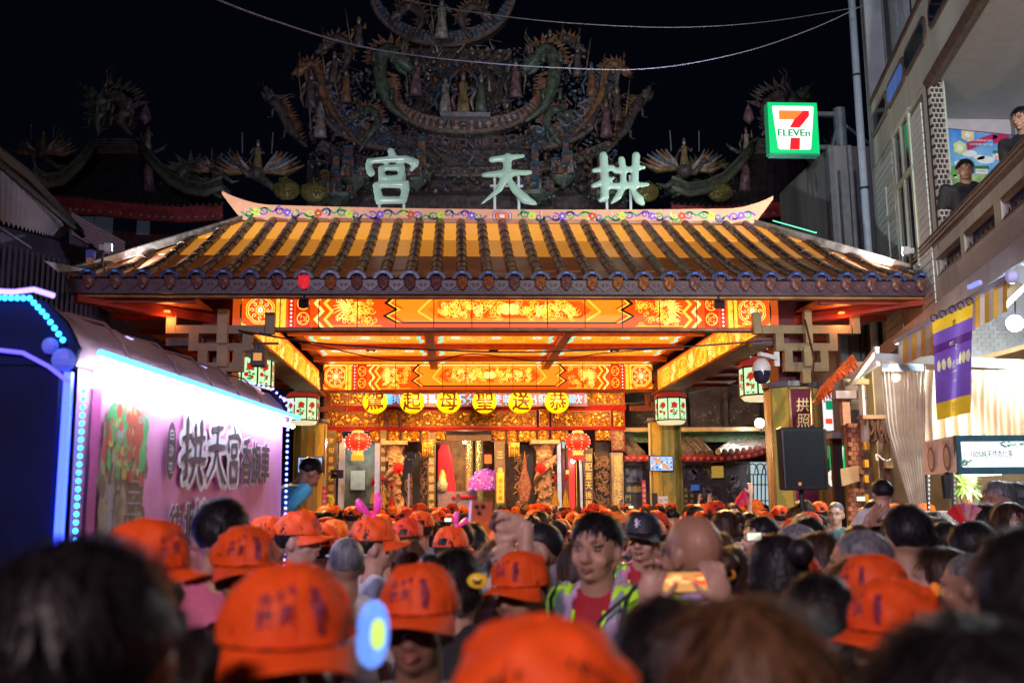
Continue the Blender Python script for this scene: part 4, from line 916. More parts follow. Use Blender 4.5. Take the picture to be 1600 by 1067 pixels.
# dragons on the crescents
def bdragon(pp,r,mi,parent=back,dy=-.6,name='dragon_figure'):
    pts=[B(x,y,dy) for x,y in pp]; fine=[]; n=len(pts)
    for i in range(n-1):
        p0,p1,p2,p3=pts[max(i-1,0)],pts[i],pts[i+1],pts[min(i+2,n-1)]
        for t in np.linspace(0,1,7)[:-1 if i<n-2 else None]:
            t=float(t); fine.append(.5*((2*p1)+(p2-p0)*t+(2*p0-5*p1+4*p2-p3)*t*t+(3*p1-p0-3*p2+p3)*t**3))
    m=MB(); m.mat(mi); dragon(m,fine,r,sp=1.9); nf=len(m.f)
    for i in range(nf):
        if len(m.f[i])==3: m.m[i]=2
    m.build(name,orn,parent,True)
D1=[(640,190),(610,165),(596,130),(594,95),(606,78),(622,92)]
bdragon(D1,.27,3); bdragon(mir(D1,730),.27,3)
D2=[(560,238),(575,215),(590,190),(578,172),(562,178)]; bdragon(D2,.17,3,dy=-.2); bdragon(mir(D2,722),.17,3,dy=-.2)
D3=[(560,222),(530,190),(505,150),(500,120),(488,100),(472,108)]; bdragon(D3,.15,2,dy=-.2); bdragon(mir(D3,722),.15,2,dy=-.2)
D4=[(645,60),(660,30),(640,10),(625,20)]; bdragon(D4,.17,6,dy=.8); bdragon(mir(D4,690),.17,6,dy=.8)
D5=[(530,120),(545,85),(530,60),(510,72)]; bdragon(D5,.17,6,dy=.3); bdragon(mir(D5,705),.17,6,dy=.3)
D6=[(480,230),(455,205),(440,175),(425,155)]; bdragon(D6,.2,6,dy=.9); bdragon(mir(D6,715),.2,6,dy=.9)
# warriors with spears, flags and small vignettes
m_=None
for k,(x,y,h,c) in enumerate(((540,160,1.3,(2,6)),(522,130,1.2,(6,4)),(925,150,1.3,(2,1)),(903,120,1.2,(6,4)),(650,150,1.5,(5,3)),(806,152,1.5,(5,3)),(560,75,1.2,(6,7)),(860,95,1.2,(6,7)),(690,60,1.6,(4,3)),(500,215,1.5,(4,6)),(948,215,1.5,(5,6)),(485,170,1.4,(6,5)),(965,190,1.4,(6,5)))):
    m=MB(); c0=B(x,y,-.3); figure(m,c0,h,c); s=-1 if x<722 else 1; m.mat(7).tube([c0+Vector((s*.3,-.2,.2)),c0+Vector((s*.5,-.2,h*1.25))],.025,4); m.build('warrior_figure',orn,back,True)
q=random.Random(12)
for (cx_,cy_,w_) in ((525,288,62),(650,262,40),(835,285,66),(950,285,60),(556,262,40),(880,258,40)):
    m=MB(); b0=B(cx_,cy_+18,-.7); W=w_*UP
    m.mat(3).lathe([(0,-.5),(W*.18,-.35),(W*.5,-.1),(W*.55,.05),(0,.06)],b0,14,1,.5)
    for j in range(5):
        x=b0.x+q.uniform(-.4,.4)*W; hh=q.uniform(.35,.8)+.3*(j==0); y=b0.y+q.uniform(-.05,.3); ww=q.uniform(.12,.2)*(1.5 if j==0 else 1); c=q.choice((2,0,4,5,2))
        for f_ in range(2+(j==0)):
            z=b0.z+hh*f_*.6; s_=1-.2*f_; m.mat(c).box((x-ww*s_,y-.1,z),(x+ww*s_,y+.15,z+hh*.45)); m.mat(7 if j%2 else 0).prism([(x-ww*1.4*s_,y-.2,z+hh*.42),(x+ww*1.4*s_,y-.2,z+hh*.42),(x+ww*.7*s_,y-.2,z+hh*.6),(x-ww*.7*s_,y-.2,z+hh*.6)],(0,.4,0))
    for j in range(7): figure(m,(b0.x+q.uniform(-.5,.5)*W,b0.y-.35,b0.z),q.uniform(.35,.55),(q.choice((4,5,2)),q.choice((4,1,6))),hat=0)
    for j in range(26): m.mat(q.choice((3,3,0,6))).ell((b0.x+q.uniform(-.52,.52)*W,b0.y+q.uniform(-.3,.3),b0.z+q.uniform(-.3,.35)),q.uniform(.05,.12),6,4)
    m.build('pagoda_vignette',orn,back)
m=MB()
for k in range(2600):
    x=q.uniform(485,965); y=q.uniform(75,300); d=abs(x-722)
    if y<110 and d>150 or y<200 and d>235: continue
    r=q.uniform(.03,.09); c=B(x,y,q.uniform(-.35,.8)); m.mat(q.choice((6,6,6,5,0,3,1,2,4,6)))
    if k%9: m.ell(c,(r,.08,r*q.uniform(.6,1.5)),6,4,Euler((q.random()*3,q.random()*3,0)).to_matrix())
    else: m.tube([c,c+Vector((q.uniform(-.4,.4),-.1,q.uniform(-.1,.4))),c+Vector((q.uniform(-.5,.5),-.1,q.uniform(0,.7)))],[r*.6,r*.4,.01],4)
m.build('porcelain_encrustation',orn,back,kind='stuff')
# main dark roof under it and its ridge; side wings
m=MB(); a=B(330,330,1); b=B(1150,330,1)
m.prism([(a.x,YB2+1,a.z-3),(b.x,YB2+1,a.z-3),(b.x-3,YB2+4.5,a.z+1.2),(a.x+3,YB2+4.5,a.z+1.2)],(0,.2,-.2)); m.build('main_roof',M('night_roof_tile',(.05,.04,.045),.5,var=.4,scale=2),back)
a=B(300,320,1.5); m=MB(); m.box((a.x,YB2+2,0),(B(1180,320,1.5).x,YB2+8,a.z-.8)); m.build('main_wall',M('night_wall',(.06,.03,.03),.7),back)
# ---- side towers
def tower(cx,flip,lab,YT=33.0):
    t=thing('side_tower',lab,'temple tower',(P(cx,800,YT).x,YT,0),'side towers of the great temple'); s=-1 if flip else 1
    def T(dx,y,dy=0): return P(cx+s*dx,y,YT+dy)
    m=MB(); 
    for dx0,dx1,y0,y1 in ((-95,160,345,800),):
        a,b=T(dx0,y0),T(dx1,y1); m.box((a.x,YT+1.2,0),(b.x,YT+5,a.z))
    m.build('tower_wall',M('tower_wall',(.10,.03,.03),.6,var=.3),t)
    top=[(-38,218),(-35,210),(25,212),(30,222)]; m=MB(); m.prism([T(x,y) for x,y in ((-40,240),(38,240),(28,216),(-32,216))],(0,1.2,0)); m.build('upper_ridge_block',M('ridge_block',(.12,.09,.09),.6,var=.3,scale=4),t)
    for k in range(5):
        m=MB(); m.bar(T(-38,219+4.4*k,-.05),T(35,219+4.4*k,-.05),.05); m.build('ridge_course',orn[6],t)
    # curved slope ridges sweeping down and up again
    for pts in ([(-38,232),(-60,262),(-85,284),(-110,288),(-125,278),(-130,262)],[(38,235),(62,262),(85,285),(112,298),(140,302),(165,292)]):
        m=MB(); v=[T(x,y,-.6-.02*abs(x)) for x,y in pts]; m.tube(v,[.1,.12,.13,.13,.12,.06],7); m.tube([p+Vector((0,-.1,.28)) for p in v],.05,5); m.build('slope_ridge',M('slope_ridge',(.16,.17,.12),.45,var=.3),t,True)
        m=MB()
        for a,b in zip(v[:-1],v[1:]): m.prism([a-Vector((0,0,0)),b,b+Vector((0,-.1,.28)),a+Vector((0,-.1,.28))],(0,.06,0))
        m.build('ridge_panel',orn[3],t)
    m=MB(); a=[T(x,y,-1.6) for x,y in ((-118,300),(-90,306),(-40,310),(40,318),(100,322),(165,318))]; bk=[T(x,y,1.0) for x,y in ((-80,262),(-60,250),(-30,235),(30,238),(60,250),(100,270))]
    for i in range(5): m.add([a[i],a[i+1],bk[i+1],bk[i]],[(0,1,2,3)])
    m.build('tiled_slope',MATS['night_roof_tile'],t)
    for i in range(34):
        u=i/33*5; k=min(int(u),4); f=u-k; p=a[k].lerp(a[k+1],f); q_=bk[k].lerp(bk[k+1],f); m=MB(); m.tube([p,q_],.06,5); m.build('tile_row',MATS['night_roof_tile'],t)
    m=MB()
    for i in range(5): m.prism([a[i]-Vector((0,-.05,.02)),a[i+1]-Vector((0,-.05,.02)),a[i+1]-Vector((0,-.1,.5)),a[i]-Vector((0,-.1,.5))],(0,.15,0))
    m.build('red_eave',M('red_eave',(.35,.03,.03),.5,var=.4,scale=3),t)
    for i in range(26):
        u=i/25*5; k=min(int(u),4); f=u-k; p=a[k].lerp(a[k+1],f)-Vector((0,.06,.42)); m=MB(); m.ell(p,.055,6,4); m.build('rafter_end',M('pale_rafter_end',(.45,.25,.25),.5),t)
    for x0 in ((-62,-38),(-34,-8),(32,50)):
        a_,b_=T(x0[0],338,1.1),T(x0[1],366,1.1); m=MB(); m.box((a_.x,YT+1.12,b_.z),(b_.x,YT+1.2,a_.z)); m.build('window',M('dim_window',(.2,.22,.27),.4,0,.02,(.5,.6,.9)),t)
    # ridge-top dragons and end phoenix
    def tdr(pp,r,mi):
        m=MB(); m.mat(mi); pts=[T(x,y,-.4) for x,y in pp]; fine=[]
        for i in range(len(pts)-1):
            for u in np.linspace(0,1,7)[:-1]: fine.append(pts[i].lerp(pts[i+1],float(u)))
        for _ in range(3): fine=[fine[0]]+[(fine[i-1]+fine[i]*2+fine[i+1])/4 for i in range(1,len(fine)-1)]+[fine[-1]]
        dragon(m,fine,r,sp=2.2); m.build('dragon_figure',orn,t,True)
    tdr([(25,212),(5,190),(20,170),(0,150),(-20,158)],.26,6); tdr([(-28,214),(-30,185),(-12,165),(-35,150)],.2,3); tdr([(-30,290),(-70,275),(-95,255),(-78,235),(-105,240)],.2,3); tdr([(60,290),(95,285),(110,262),(135,280),(150,290)],.24,3)
    m=MB(); p=T(45,182,-.5); m.mat(5).lathe([(0,-.3),(.2,-.1),(.16,.15),(.05,.38),(0,.5)],p,8); m.build('flame_finial',orn,t,True)
    m=MB(); m.mat(5).tube([T(52,300,-.9),T(50,270,-.9),T(55,238,-.8)],[.2,.16,.12],7); m.mat(3).tube([T(55,240,-.8),T(40,222,-.8),T(30,215,-.8)],.07,5); m.tube([T(55,240,-.8),T(72,232,-.8),T(80,225,-.8)],[.09,.07,.03],5); figure(m,T(48,236,-.8),.8,(4,5)); m.build('corner_warrior',orn,t,True)
    return t
tower(182,False,'dark temple tower with dragon ridge at the left behind the truck'); tower(1215,True,'dark temple tower half hidden behind the green sign')
# ---- winged riders on the ridges
def rider(px,py,Y,s,lab,flip=1,w=1.0):
    c=P(px,py,Y); t=thing('phoenix_rider',lab,'roof statue',c,'phoenix riders on the temple roof')
    m=MB(); m.mat(6).ell(c,(.22*s,.3*s,.2*s),10,7); m.tube([c,c+Vector((-.25*flip,-.2,-.1))*s,c+Vector((-.45*flip,-.3,.15))*s],[.12*s,.09*s,.06*s],7); m.ell(c+Vector((-.48*flip,-.32,.2))*s,(.1*s,.1*s,.08*s),8,6); m.mat(2).tube([c+Vector((-.55*flip,-.35,.2))*s,c+Vector((-.7*flip,-.4,.14))*s],[.04*s,.005],5)
    m.mat(3).tube([c+Vector((.1*flip,.1,-.1))*s,c+Vector((.5*flip,.2,-.4))*s,c+Vector((.8*flip,.2,-.3))*s],[.14*s,.1*s,.03*s],5); m.build('phoenix_body',orn,t,True)
    for sd in (-1,1):
        m=MB(); root=c+Vector((sd*.15,0,.05))*s
        for k in range(7):
            an=R(8+k*11); L_=(1.15-.07*k)*s*w; mid=root+Vector((sd*L_*.55*math.cos(an*.6),-.03*k,L_*.45*math.sin(an)-.1*s)); tipp=root+Vector((sd*L_*math.cos(an*.75),-.03*k,L_*.62*math.sin(an)+.12*s))
            m.mat((7,2,4,1)[k%4]); m.tube([root,mid,tipp],[.08*s,.17*s,.04*s],6,flat=.45)
        m.build('wing',[*orn],t,True)
    m=MB(); figure(m,c+Vector((0,-.02,.1))*s,.85*s,(7,6)); m.build('rider',orn,t,True)
    m=MB()
    for sd in (-1,1): m.tube([c+Vector((sd*.4,-.15,.55))*s,c+Vector((sd*.42,-.15,1.15))*s],.018*s,4); 
    m.build('sword',M('sword_metal',(.5,.55,.6),.3,.6),t)
rider(402,272,31,1.15,'painted phoenix rider holding two swords above the left end of the pavilion ridge')
rider(1070,268,31,1.15,'painted phoenix rider holding two swords right of the last jade character',-1)
rider(66,243,31,.85,'dim phoenix figure on the far left roof corner',1)
rider(345,270,31.5,.7,'smaller winged phoenix left of the sword bearing rider',1,1.3)
# gold-green cloud bosses by the ridge
for i,(x,y) in enumerate(((448,297),(490,300),(1125,300),(1010,300))):
    m=MB(); c=P(x,y,30.5); q=random.Random(i)
    t=thing('cloud_boss','dull gold scrolled cloud ornament %s'%(['left of the ridge characters','beside the leftmost jade character','right of the rightmost jade character','behind the rightmost jade character'][i]),'roof ornament',c,'cloud ornaments behind the ridge')
    m.ell(c,(.42,.2,.34),12,8)
    for k in range(24):
        a=q.random()*6.3; r=q.uniform(.1,.33); p=c+Vector((r*math.cos(a)*1.2,-.2,r*math.sin(a))); m.tube([p+Vector((.09*math.cos(u*5)*(1-u*.7),0,.09*math.sin(u*5)*(1-u*.7))) for u in np.linspace(0,1,8)],.015,4)
    m.build('boss',M('dull_gold',(.22,.19,.05),.45,.3,var=.3),t)
# ============================================================ RIGHT-HAND BUILDING (street facade running away to the right of the gate)
KB=1.40; FA=Vector((CAM.x+KB*(3.62-CAM.x),KB*7.8,0)); FD=Vector((.219,.976,0)).normalized(); FN=Vector((-FD.y,FD.x,0))
def F(px,py,off=0): return PP(px,py,FA+FN*off,FN)
def FS(px,py,off=0): return (F(px,py,off)-FA).dot(FD)
def FW(s,z,off=0): return FA+FD*s+FN*off+Vector((0,0,z))
apt=thing('corner_building','pale concrete building with balconies and rounded openings at the right edge','building',(FA.x,FA.y,0))
cream=M('cream_render',(.50,.54,.46),.7,var=.22,scale=1.2,bump=.15,kind='streak'); bwhite=M('blueish_render',(.42,.5,.52),.65,var=.15,scale=2); trimb=M('brown_tile_trim',(.13,.09,.075),.5,var=.35,scale=12)
mosaic=M('white_mosaic_tile',(.52,.5,.46),.35,var=.12,scale=30); slabm=M('lavender_ceiling',(.5,.47,.52),.6,var=.06); glassd=M('dark_window_glass',(.012,.018,.035),.08,var=0)
def FB(s0,s1,z0,z1,off,th,name,mat,parent=apt,bev=0):
    m=MB(); a=[FW(s0,z0,off),FW(s1,z0,off),FW(s1,z1,off),FW(s0,z1,off)]; m.prism(a[::-1],-FN*th); o=m.build(name,mat,parent); fixn(o)
    if bev: bevel(o,bev)
    return o
z2t=F(1600,216).z; z2b=F(1600,376).z; sE=FS(1383,452); sN=-6.5
z3t=F(1400,80).z; z3b=F(1500,38).z; sL=FS(1456,140); s3e=FS(1364,160)
h2=z2t-z2b
# --- second-floor balcony parapet
for k in range(5): FB(sN,sE,z2t-.05-.032*k,z2t-.028-.032*k,.05-.012*(k%2),.12,'rail_rib',trimb if k%2==0 else M('rail_cream',(.4,.33,.26),.5))
FB(sN,sE,z2t-.21,z2t+.0,.02,.10,'rail_core',trimb)
FB(sN,sE,z2b+.0,z2b+h2*.36,.015,.12,'parapet_lower',M('tan_render',(.38,.36,.32),.6,var=.2,scale=3,kind='streak'))
FB(sN,sE,z2b+h2*.62,z2t-.215,.012,.12,'parapet_upper',MATS['tan_render'])
ops=[(FS(1465,415),FS(1503,385)),(FS(1509,380),FS(1556,340)),(FS(1566,320),FS(1640,260)),(FS(1655,240),FS(1655,240)-1.0)]
ops=[(min(a,b),max(a,b)) for a,b in ops]; ops.sort()
prev=sN
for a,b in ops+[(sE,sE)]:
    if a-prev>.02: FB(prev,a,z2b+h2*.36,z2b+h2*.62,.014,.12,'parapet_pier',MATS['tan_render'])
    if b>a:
        FB(a,b,z2b+h2*.34,z2b+h2*.64,-.09,.03,'opening_shadow_panel',M('opening_shade',(.02,.025,.06),.4))  # dark sheet painted in for the shade inside the opening
        for k in range(3): FB(a-.01,b+.01,z2b+h2*(.36+.02*k),z2b+h2*(.36+.02*k)+.008,.02-.01*k,.05,'opening_sill_rib',trimb); FB(a-.01,b+.01,z2b+h2*(.62-.02*k)-.008,z2b+h2*(.62-.02*k),.02-.01*k,.05,'opening_head_rib',trimb)
        m=MB(); 
        for k in range(6):
            s_=a+(b-a)*(.12+.15*k); zz=z2b+h2*.38; m.tube([FW(s_,zz,-.02),FW(s_+.02,zz+.09,-.02),FW(s_+.05,zz+.05,-.02)],.006,4)
        m.build('iron_scroll',iron,apt)
    prev=b
for k in range(14): FB(sN,ops[-1][0] if False else FS(1500,440),z2b+.015+k*h2*.022,z2b+.03+k*h2*.022,.022,.02,'tile_course',mosaic)
FB(sN,sE+.1,z2b-.12,z2b-.001,.06,2.4,'floor_slab',M('slab_grey',(.3,.3,.32),.6,var=.15))
# --- recess behind it
sR=FS(1453,200)
def inw(s,off,z): return FW(s,z,-off)
m=MB(); a=FW(sR,0); yw=a.y+1.45
bwx0,bwx1=a.x+.40,a.x+5.4
m.box((bwx0,yw+.0,z2b),(bwx1,yw+.15,z3b)); m.build('recess_end_wall',M('khaki_render',(.42,.40,.25),.65,var=.12,scale=2),apt)
m=MB(); m.prism([FW(sN,z3b,-.02),FW(sR+.1,z3b,-.02),FW(sR+1.9,z3b,-.3),FW(sR+3.2,z3b,-4.5),FW(sN,z3b,-4.5)],(0,0,.15)); fixn(m.build('recess_ceiling',slabm,apt))
m=MB(); m.prism([FW(sN,z2b,-2.4),FW(sR+2.5,z2b,-2.4),FW(sR+3.2,z2b,-4.5),FW(sN,z2b,-4.5)],(0,0,-.12)); fixn(m.build('recess_floor',MATS['slab_grey'],apt))
FB(sN,sR+3,z2b,z3b,-4.2,.15,'recess_back_wall',bwhite)
# small sloping soffit brace at the far end of the ceiling
m=MB(); m.prism([Vector((bwx0,yw-.02,z3b-.001)),Vector((bwx1,yw-.02,z3b-.001)),Vector((bwx1,yw-.02,z3b-.55)),Vector((bwx0,yw-.02,z3b-.10))],(0,-.06,0)); m.build('ceiling_beam',slabm,apt)
pc=PP(1594,240,(0,yw-.35,0),(0,1,0)); m=MB(); m.box((pc.x-.02,yw-.5,z2b),(pc.x+.22,yw-.3,z3b)); m.build('white_post',M('post_white',(.62,.66,.6),.5),apt)
# --- brick lattice column
la=F(1457,200); lb=PP(1478,200,(0,la.y,0),(0,1,0)); X0,X1=la.x,lb.x; lat=MB(); zc_=z2t-.3; dark=MB(); dark.box((X0+.01,la.y+.0,zc_),(X1-.01,la.y+.12,z3b)); dark.build('lattice_column_core',M('lattice_dark',(.03,.025,.03),.6),apt)
bw=(X1-X0)/3.0; bh=.075; r=0; z=zc_; bk=MB()
me_b=None
n_b=int((z3b-zc_)/bh)
for r in range(n_b):
    for c in range(-1,3):
        x=X0+bw*(c+(.5 if r%2 else 0)); x0=max(x+.008,X0+.004); x1=min(x+bw-.008,X1-.004)
        if x1-x0<.01: continue
        # mortar frames around hollow bricks
    lat.box((X0,la.y-.02,zc_+r*bh-.009),(X1,la.y+.05,zc_+r*bh+.009))
    for c in range(4):
        x=X0+bw*(c+(.5 if r%2 else 0))
        if x<X1+.001: lat.box((max(X0,x-.007),la.y-.018,zc_+r*bh+.009),(min(X1,x+.007),la.y+.05,zc_+(r+1)*bh-.009))
o=lat.build('lattice_brickwork',M('lattice_mortar',(.45,.42,.38),.6),apt,kind='stuff')
# --- main facade wall between recess and pipe
sW1=FS(1366,300)
FB(sR+.02,sW1,z2b-2.8,z3b-.002,.0,.25,'facade_wall',cream)
FB(sN,s3e,z3b,z3t-.1,.03,.22,'upper_parapet',cream)
for k in range(4): FB(sN,s3e+.05,z3t-.1+.03*k,z3t-.078+.03*k,.06-.012*(k%2),.3,'parapet_cap_rib',trimb)
for k in range(5): FB(sN,sR+.02,z3b-.0-.022*k-.02,z3b-.022*k-.004,.045-.008*k,.12,'trim_rib',trimb)
FB(sN,sR+.02,z3b-.13,z3b-.0,.0,.10,'trim_core',trimb)
h3=z3t-z3b
def rwin(x0,y0,x1,y1,mat,off=.032,name='rounded_opening'):
    a=F(x0,y0); b=F(x1,y1); s0,s1=sorted(((a-FA).dot(FD),(b-FA).dot(FD))); z0=z3b+h3*.44; z1=z3b+h3*.66
    r=.1; 
    def rr(g): return [FW(s0-g+r,z0-g,0),FW(s1+g-r,z0-g,0),FW(s1+g,z0-g+r,0),FW(s1+g,z1+g-r,0),FW(s1+g-r,z1+g,0),FW(s0-g+r,z1+g,0),FW(s0-g,z1+g-r,0),FW(s0-g,z0-g+r,0)]
    fr=MB(); fr.prism([p+FN*(off+.03) for p in rr(.07)][::-1],-FN*.04); o=fr.build(name,trimb,apt); fixn(o)
    g=MB(); g.prism([p+FN*(off+.036) for p in rr(.0)][::-1],-FN*.004); g=g.build('pane',mat,o); fixn(g)
rwin(1447,20,1418,78,M('teal_glass',(.01,.05,.07),.1)); rwin(1415,88,1391,136,M('blue_lit_glass',(.05,.1,.3),.1,0,.22,(.15,.3,.9),var=.8,scale=3)); rwin(1388,148,1367,200,glassd); rwin(1500,-80,1456,-10,glassd)
# windows with pale frames, shutter boards
fw=M('green_white_frame',(.5,.58,.45),.4,var=.1)
def fwin(px0,px1,zt,zb,n=2,glass=glassd):
    s0,s1=sorted((FS(px0,250),FS(px1,250))); w=FB(s0,s1,zb,zt,.02,.05,'window',glass)
    for k in range(n+1):
        s_=s0+(s1-s0)*k/n; FB(s_-.05,s_+.05,zb-.05,zt+.05,.05,.06,'window_frame',fw,w)
    for z_ in (zb-.04,zt,zb+(zt-zb)*.62): FB(s0-.05,s1+.05,z_-.04,z_+.04,.056,.06,'window_frame',fw,w)
    return w
fwin(1428,1402,F(1428,165).z,F(1428,420).z,2); fwin(1398,1384,F(1390,285).z,F(1390,440).z,1)
s0,s1=sorted((FS(1452,300),FS(1431,300))); zt=F(1450,150).z; zb=z2b-.5
fr=FB(s0-.05,s1+.05,zb,zt+.15,.012,.05,'shutter_frame',trimb)
k=0; z=zb
while z<zt: FB(s0,s1,z,z+.105,.03+.0,.03,'shutter_board',M('shutter_white',(.62,.68,.64),.5,var=.06),fr); z+=.118
s0,s1=sorted((FS(1396,260),FS(1372,300))); z=F(1385,262).z
while z>z2b: FB(s0,s1,z,z+.11,.03,.03,'shutter_board',MATS['shutter_white'],apt); z-=.125
# hanging cable and drain pipe
m=MB(); ps=[F(1357,10,.1),F(1372,170,.1),F(1378,400,.1)]; m.tube([FW(sW1+.1,0,.15),FW(sW1+.1,12,.15)],.07,10); m.build('drain_pipe',M('pipe_blue_grey',(.36,.44,.55),.4,var=.1),apt,True)
for z_ in (5.2,7.4,9.6): m=MB(); m.lathe([(.085,-.02),(.09,0),(.085,.02)],FW(sW1+.1,z_,.15),10); m.build('pipe_clamp',iron,apt)
FB(sW1,sW1+.35,0,12.5,-.05,.3,'corner_pier',bwhite)
# fourth floor set back
for i,(x0,x1,mt) in enumerate(((1366,1382,bwhite),(1384,1402,M('louvre_panel',(.38,.46,.46),.5,var=.2,scale=14)),(1408,1416,bwhite),(1428,1442,bwhite),(1452,1475,bwhite))):
    a=FS(x0,60,-.5); b=FS(x1,60,-.5); FB(min(a,b),max(a,b),z3t-.2,13.5,-.5,.1,'upper_pier',mt)
FB(sN,sW1,z3t-.2,13.5,-.62,.1,'upper_glass',glassd)
# --- grey concrete block beyond
cb_=thing('concrete_block','grey concrete annex with vertical ribs behind the green sign','building',(P(1325,300,18).x,18,0))
a=P(1296,228,18); b=P(1350,390,18); m=MB(); m.box((a.x,18,0),(b.x+1.5,21,a.z)); m.build('block',M('grey_concrete',(.2,.2,.2),.8,var=.35,scale=1.5,kind='streak'),cb_)
for i,x in enumerate((1297,1312,1328,1338,1346)):
    m=MB(); m.box((PX(x,300,17.95),17.9-.05*(i%2),0),(PX(x+(8,12,5,6,6)[i],300,17.95),18.02,a.z-.02-(.5 if i%2 else 0))); m.build('vertical_rib',M('rib_concrete',(.26,.27,.28) if i%2 else (.14,.15,.17),.7),cb_)
# ============================================================ BIG CONVENIENCE SIGN
def seven_sign(px0,py0,px1,py1,Y,lab,name='shop_sign',th=.22,em=1.0,yaw=0):
    a=P(px0,py0,Y); b=P(px1,py1,Y); w_=b.x-a.x; h_=a.z-b.z; c=Vector(((a.x+b.x)/2,Y,(a.z+b.z)/2))
    t=thing(name,lab,'sign',c,rz=yaw,local=True)
    m=MB(); m.box((-w_/2,.0,-h_/2),(w_/2,th,h_/2)); m.build('sign_case',M('sign_green_side',(.02,.25,.10),.4,0,.25,(.02,.5,.2),var=0),t)
    A=Art().layer(.002); A.rect(-w_/2,-h_/2,w_/2,h_/2,0); A.h=.004
    def U(u,v): return ((u-.5)*w_,(v-.5)*h_)
    A.poly([U(*p) for p in ((.11,.93),(.09,.90),(.17,.10),(.20,.07),(.80,.07),(.83,.10),(.93,.90),(.91,.93))],1); A.h=.006
    A.poly([U(*p) for p in ((.22,.84),(.83,.84),(.83,.75),(.80,.70),(.57,.66),(.22,.66))],2)
    A.h=.007; A.poly([U(*p) for p in ((.72,.84),(.83,.84),(.83,.74),(.70,.585),(.62,.50),(.42,.50),(.52,.66),(.60,.73))],3)
    A.poly([U(*p) for p in ((.43,.30),(.62,.30),(.60,.07),(.40,.07))],3); A.h=.008
    for dx in (-.006,0,.006): A.text('ELEVEn',dx*w_*1.4,-.10*h_+dx*h_*.4,h_*.13,4,w=w_*.64); A.h+=.0003
    A.place('sign_face',[E('sign_green',(.0,.50,.14),em),E('sign_white',(1,1,.98),em*1.05),E('sign_orange',(1,.2,.03),em),E('sign_red',(.85,.01,.02),em),E('sign_dark_green',(.0,.28,.08),em*.9)],t,(0,0,0),(1,0,0),(0,0,1))
    return t
t=seven_sign(1199,160,1281,240,18,'large glowing green and white square sign with a red and orange seven, above the roof')
w_=82*18/FPX
m=MB(); m.box((-.45,.02,-.535),(.5,.24,-.475)); m.build('sign_base',M('sign_base',(.05,.3,.2),.4,0,.15,(.1,.6,.4),var=0),t)
m=MB(); m.box((.5,.1,.3),(.95,.2,.38)); m.box((.5,.1,-.38),(.95,.2,-.30)); m.bar((.8,.15,-.3),(.95,.15,.2),.05); m.lathe([(.12,-.62),(.12,.46),(0,.47)],(.98,.15,0),12); m.bar((1.05,.15,.15),(1.6,.15,-.3),.05); m.build('support_frame',M('sign_support',(.12,.15,.18),.5,.4,var=.2),t)
seven_sign(1296,696,1321,731,14.5,'small green and white sign with a seven, half hidden behind the loudspeaker',em=.9)
t=thing('round_sign','small round white sign with an orange smile mark below the little green sign','sign',P(1308,747,14.5)); m=MB(); c=P(1306,747,14.5); m.lathe([(0,-.02),(.13,-.02),(.14,0),(.13,.02)],c,20,ax='y'); m.build('disc',E('round_white',(1,.95,.85),.75),t)
A=Art().layer(.001); A.ring(0,0,.07,.03,0); A.place('mark',[E('round_orange',(1,.35,.02),.8)],t,c+Vector((0,-.021,0)))
# striped totem
t=thing('striped_sign_strip','vertical white light strip with orange, green and red blocks beside the front right column','sign',P(1296,640,15)); a=P(1288,604,15); b=P(1303,672,15); m=MB(); m.box((a.x,15,b.z),(b.x,15.12,a.z)); m.build('strip_case',E('strip_white',(.95,.95,1),.8),t)
A=Art().layer(.002)
for y0,y1,mi in ((606,614,0),(626,640,1),(654,662,2)): p0=P(1290,y0,15);p1=P(1301,y1,15); A.rect(p0.x,p1.z,p1.x,p0.z,mi)
A.place('colour_blocks',[E('strip_orange',(1,.25,.02),.9),E('strip_green',(.0,.3,.12),.8),E('strip_red',(1,.08,.02),.8)],t,(0,15,0))
# ============================================================ SHOPS UNDER THE BUILDING
shop=thing('shop_bay','open shop bay with timber posts, brick cladding and steel frame under the balcony','shop',(P(1400,800,11.5).x,11.5,0))
def sb(x0,y0,x1,y1,Y,d,name,mat,parent=shop,ground=False):
    a=P(x0,y0,Y); b=P(x1,y1,Y); m=MB(); m.box((a.x,Y,0 if ground else b.z),(b.x,Y+d,a.z)); return m.build(name,mat,parent)
sb(1318,565,1640,830,13.2,.15,'back_wall',M('warm_shop_wall',(.38,.26,.16),.6,var=.2,scale=2),ground=True)
woodp=M('olive_post',(.26,.21,.10),.6,var=.3,scale=6,kind='streak'); brickm=M('terracotta_brick',(.42,.17,.09),.6,var=.2,scale=9)
sb(1362,575,1381,830,12.0,.2,'timber_post',woodp,ground=True); sb(1345,578,1356,690,12.2,.12,'white_post',white)
sb(1318,592,1362,600,12.1,.12,'cross_beam',woodp); sb(1306,610,1362,622,12.4,.12,'duct',M('duct_paint',(.35,.3,.33),.5))
sb(1316,628,1330,664,12.6,.1,'peach_panel',M('peach_panel',(.55,.28,.17),.5)); sb(1332,640,1345,662,12.6,.1,'dark_recess',black)
for r in range(22):
    for c in range(3):
        x=1326+c*8.4+(4.2 if r%2 else 0); y=662+r*7.2
        if y>735 and y<758: continue
        if x+7.8>1352: continue
        sb(x,y,x+7.9,y+6.5,12.45,.05,'brick',brickm)
for r in range(9):
    for c in range(2): sb(1383+c*7,682+r*5.5,1389.4+c*7,687+r*5.5,12.4,.05,'brick',M('pale_brick',(.6,.45,.25),.6,var=.15))
sb(1324,661,1353,820,12.51,.05,'brick_ground',M('mortar_dark',(.15,.08,.06),.8),ground=True)
sb(1381,680,1398,832,12.51,.05,'brick_ground',MATS['mortar_dark'],ground=True)
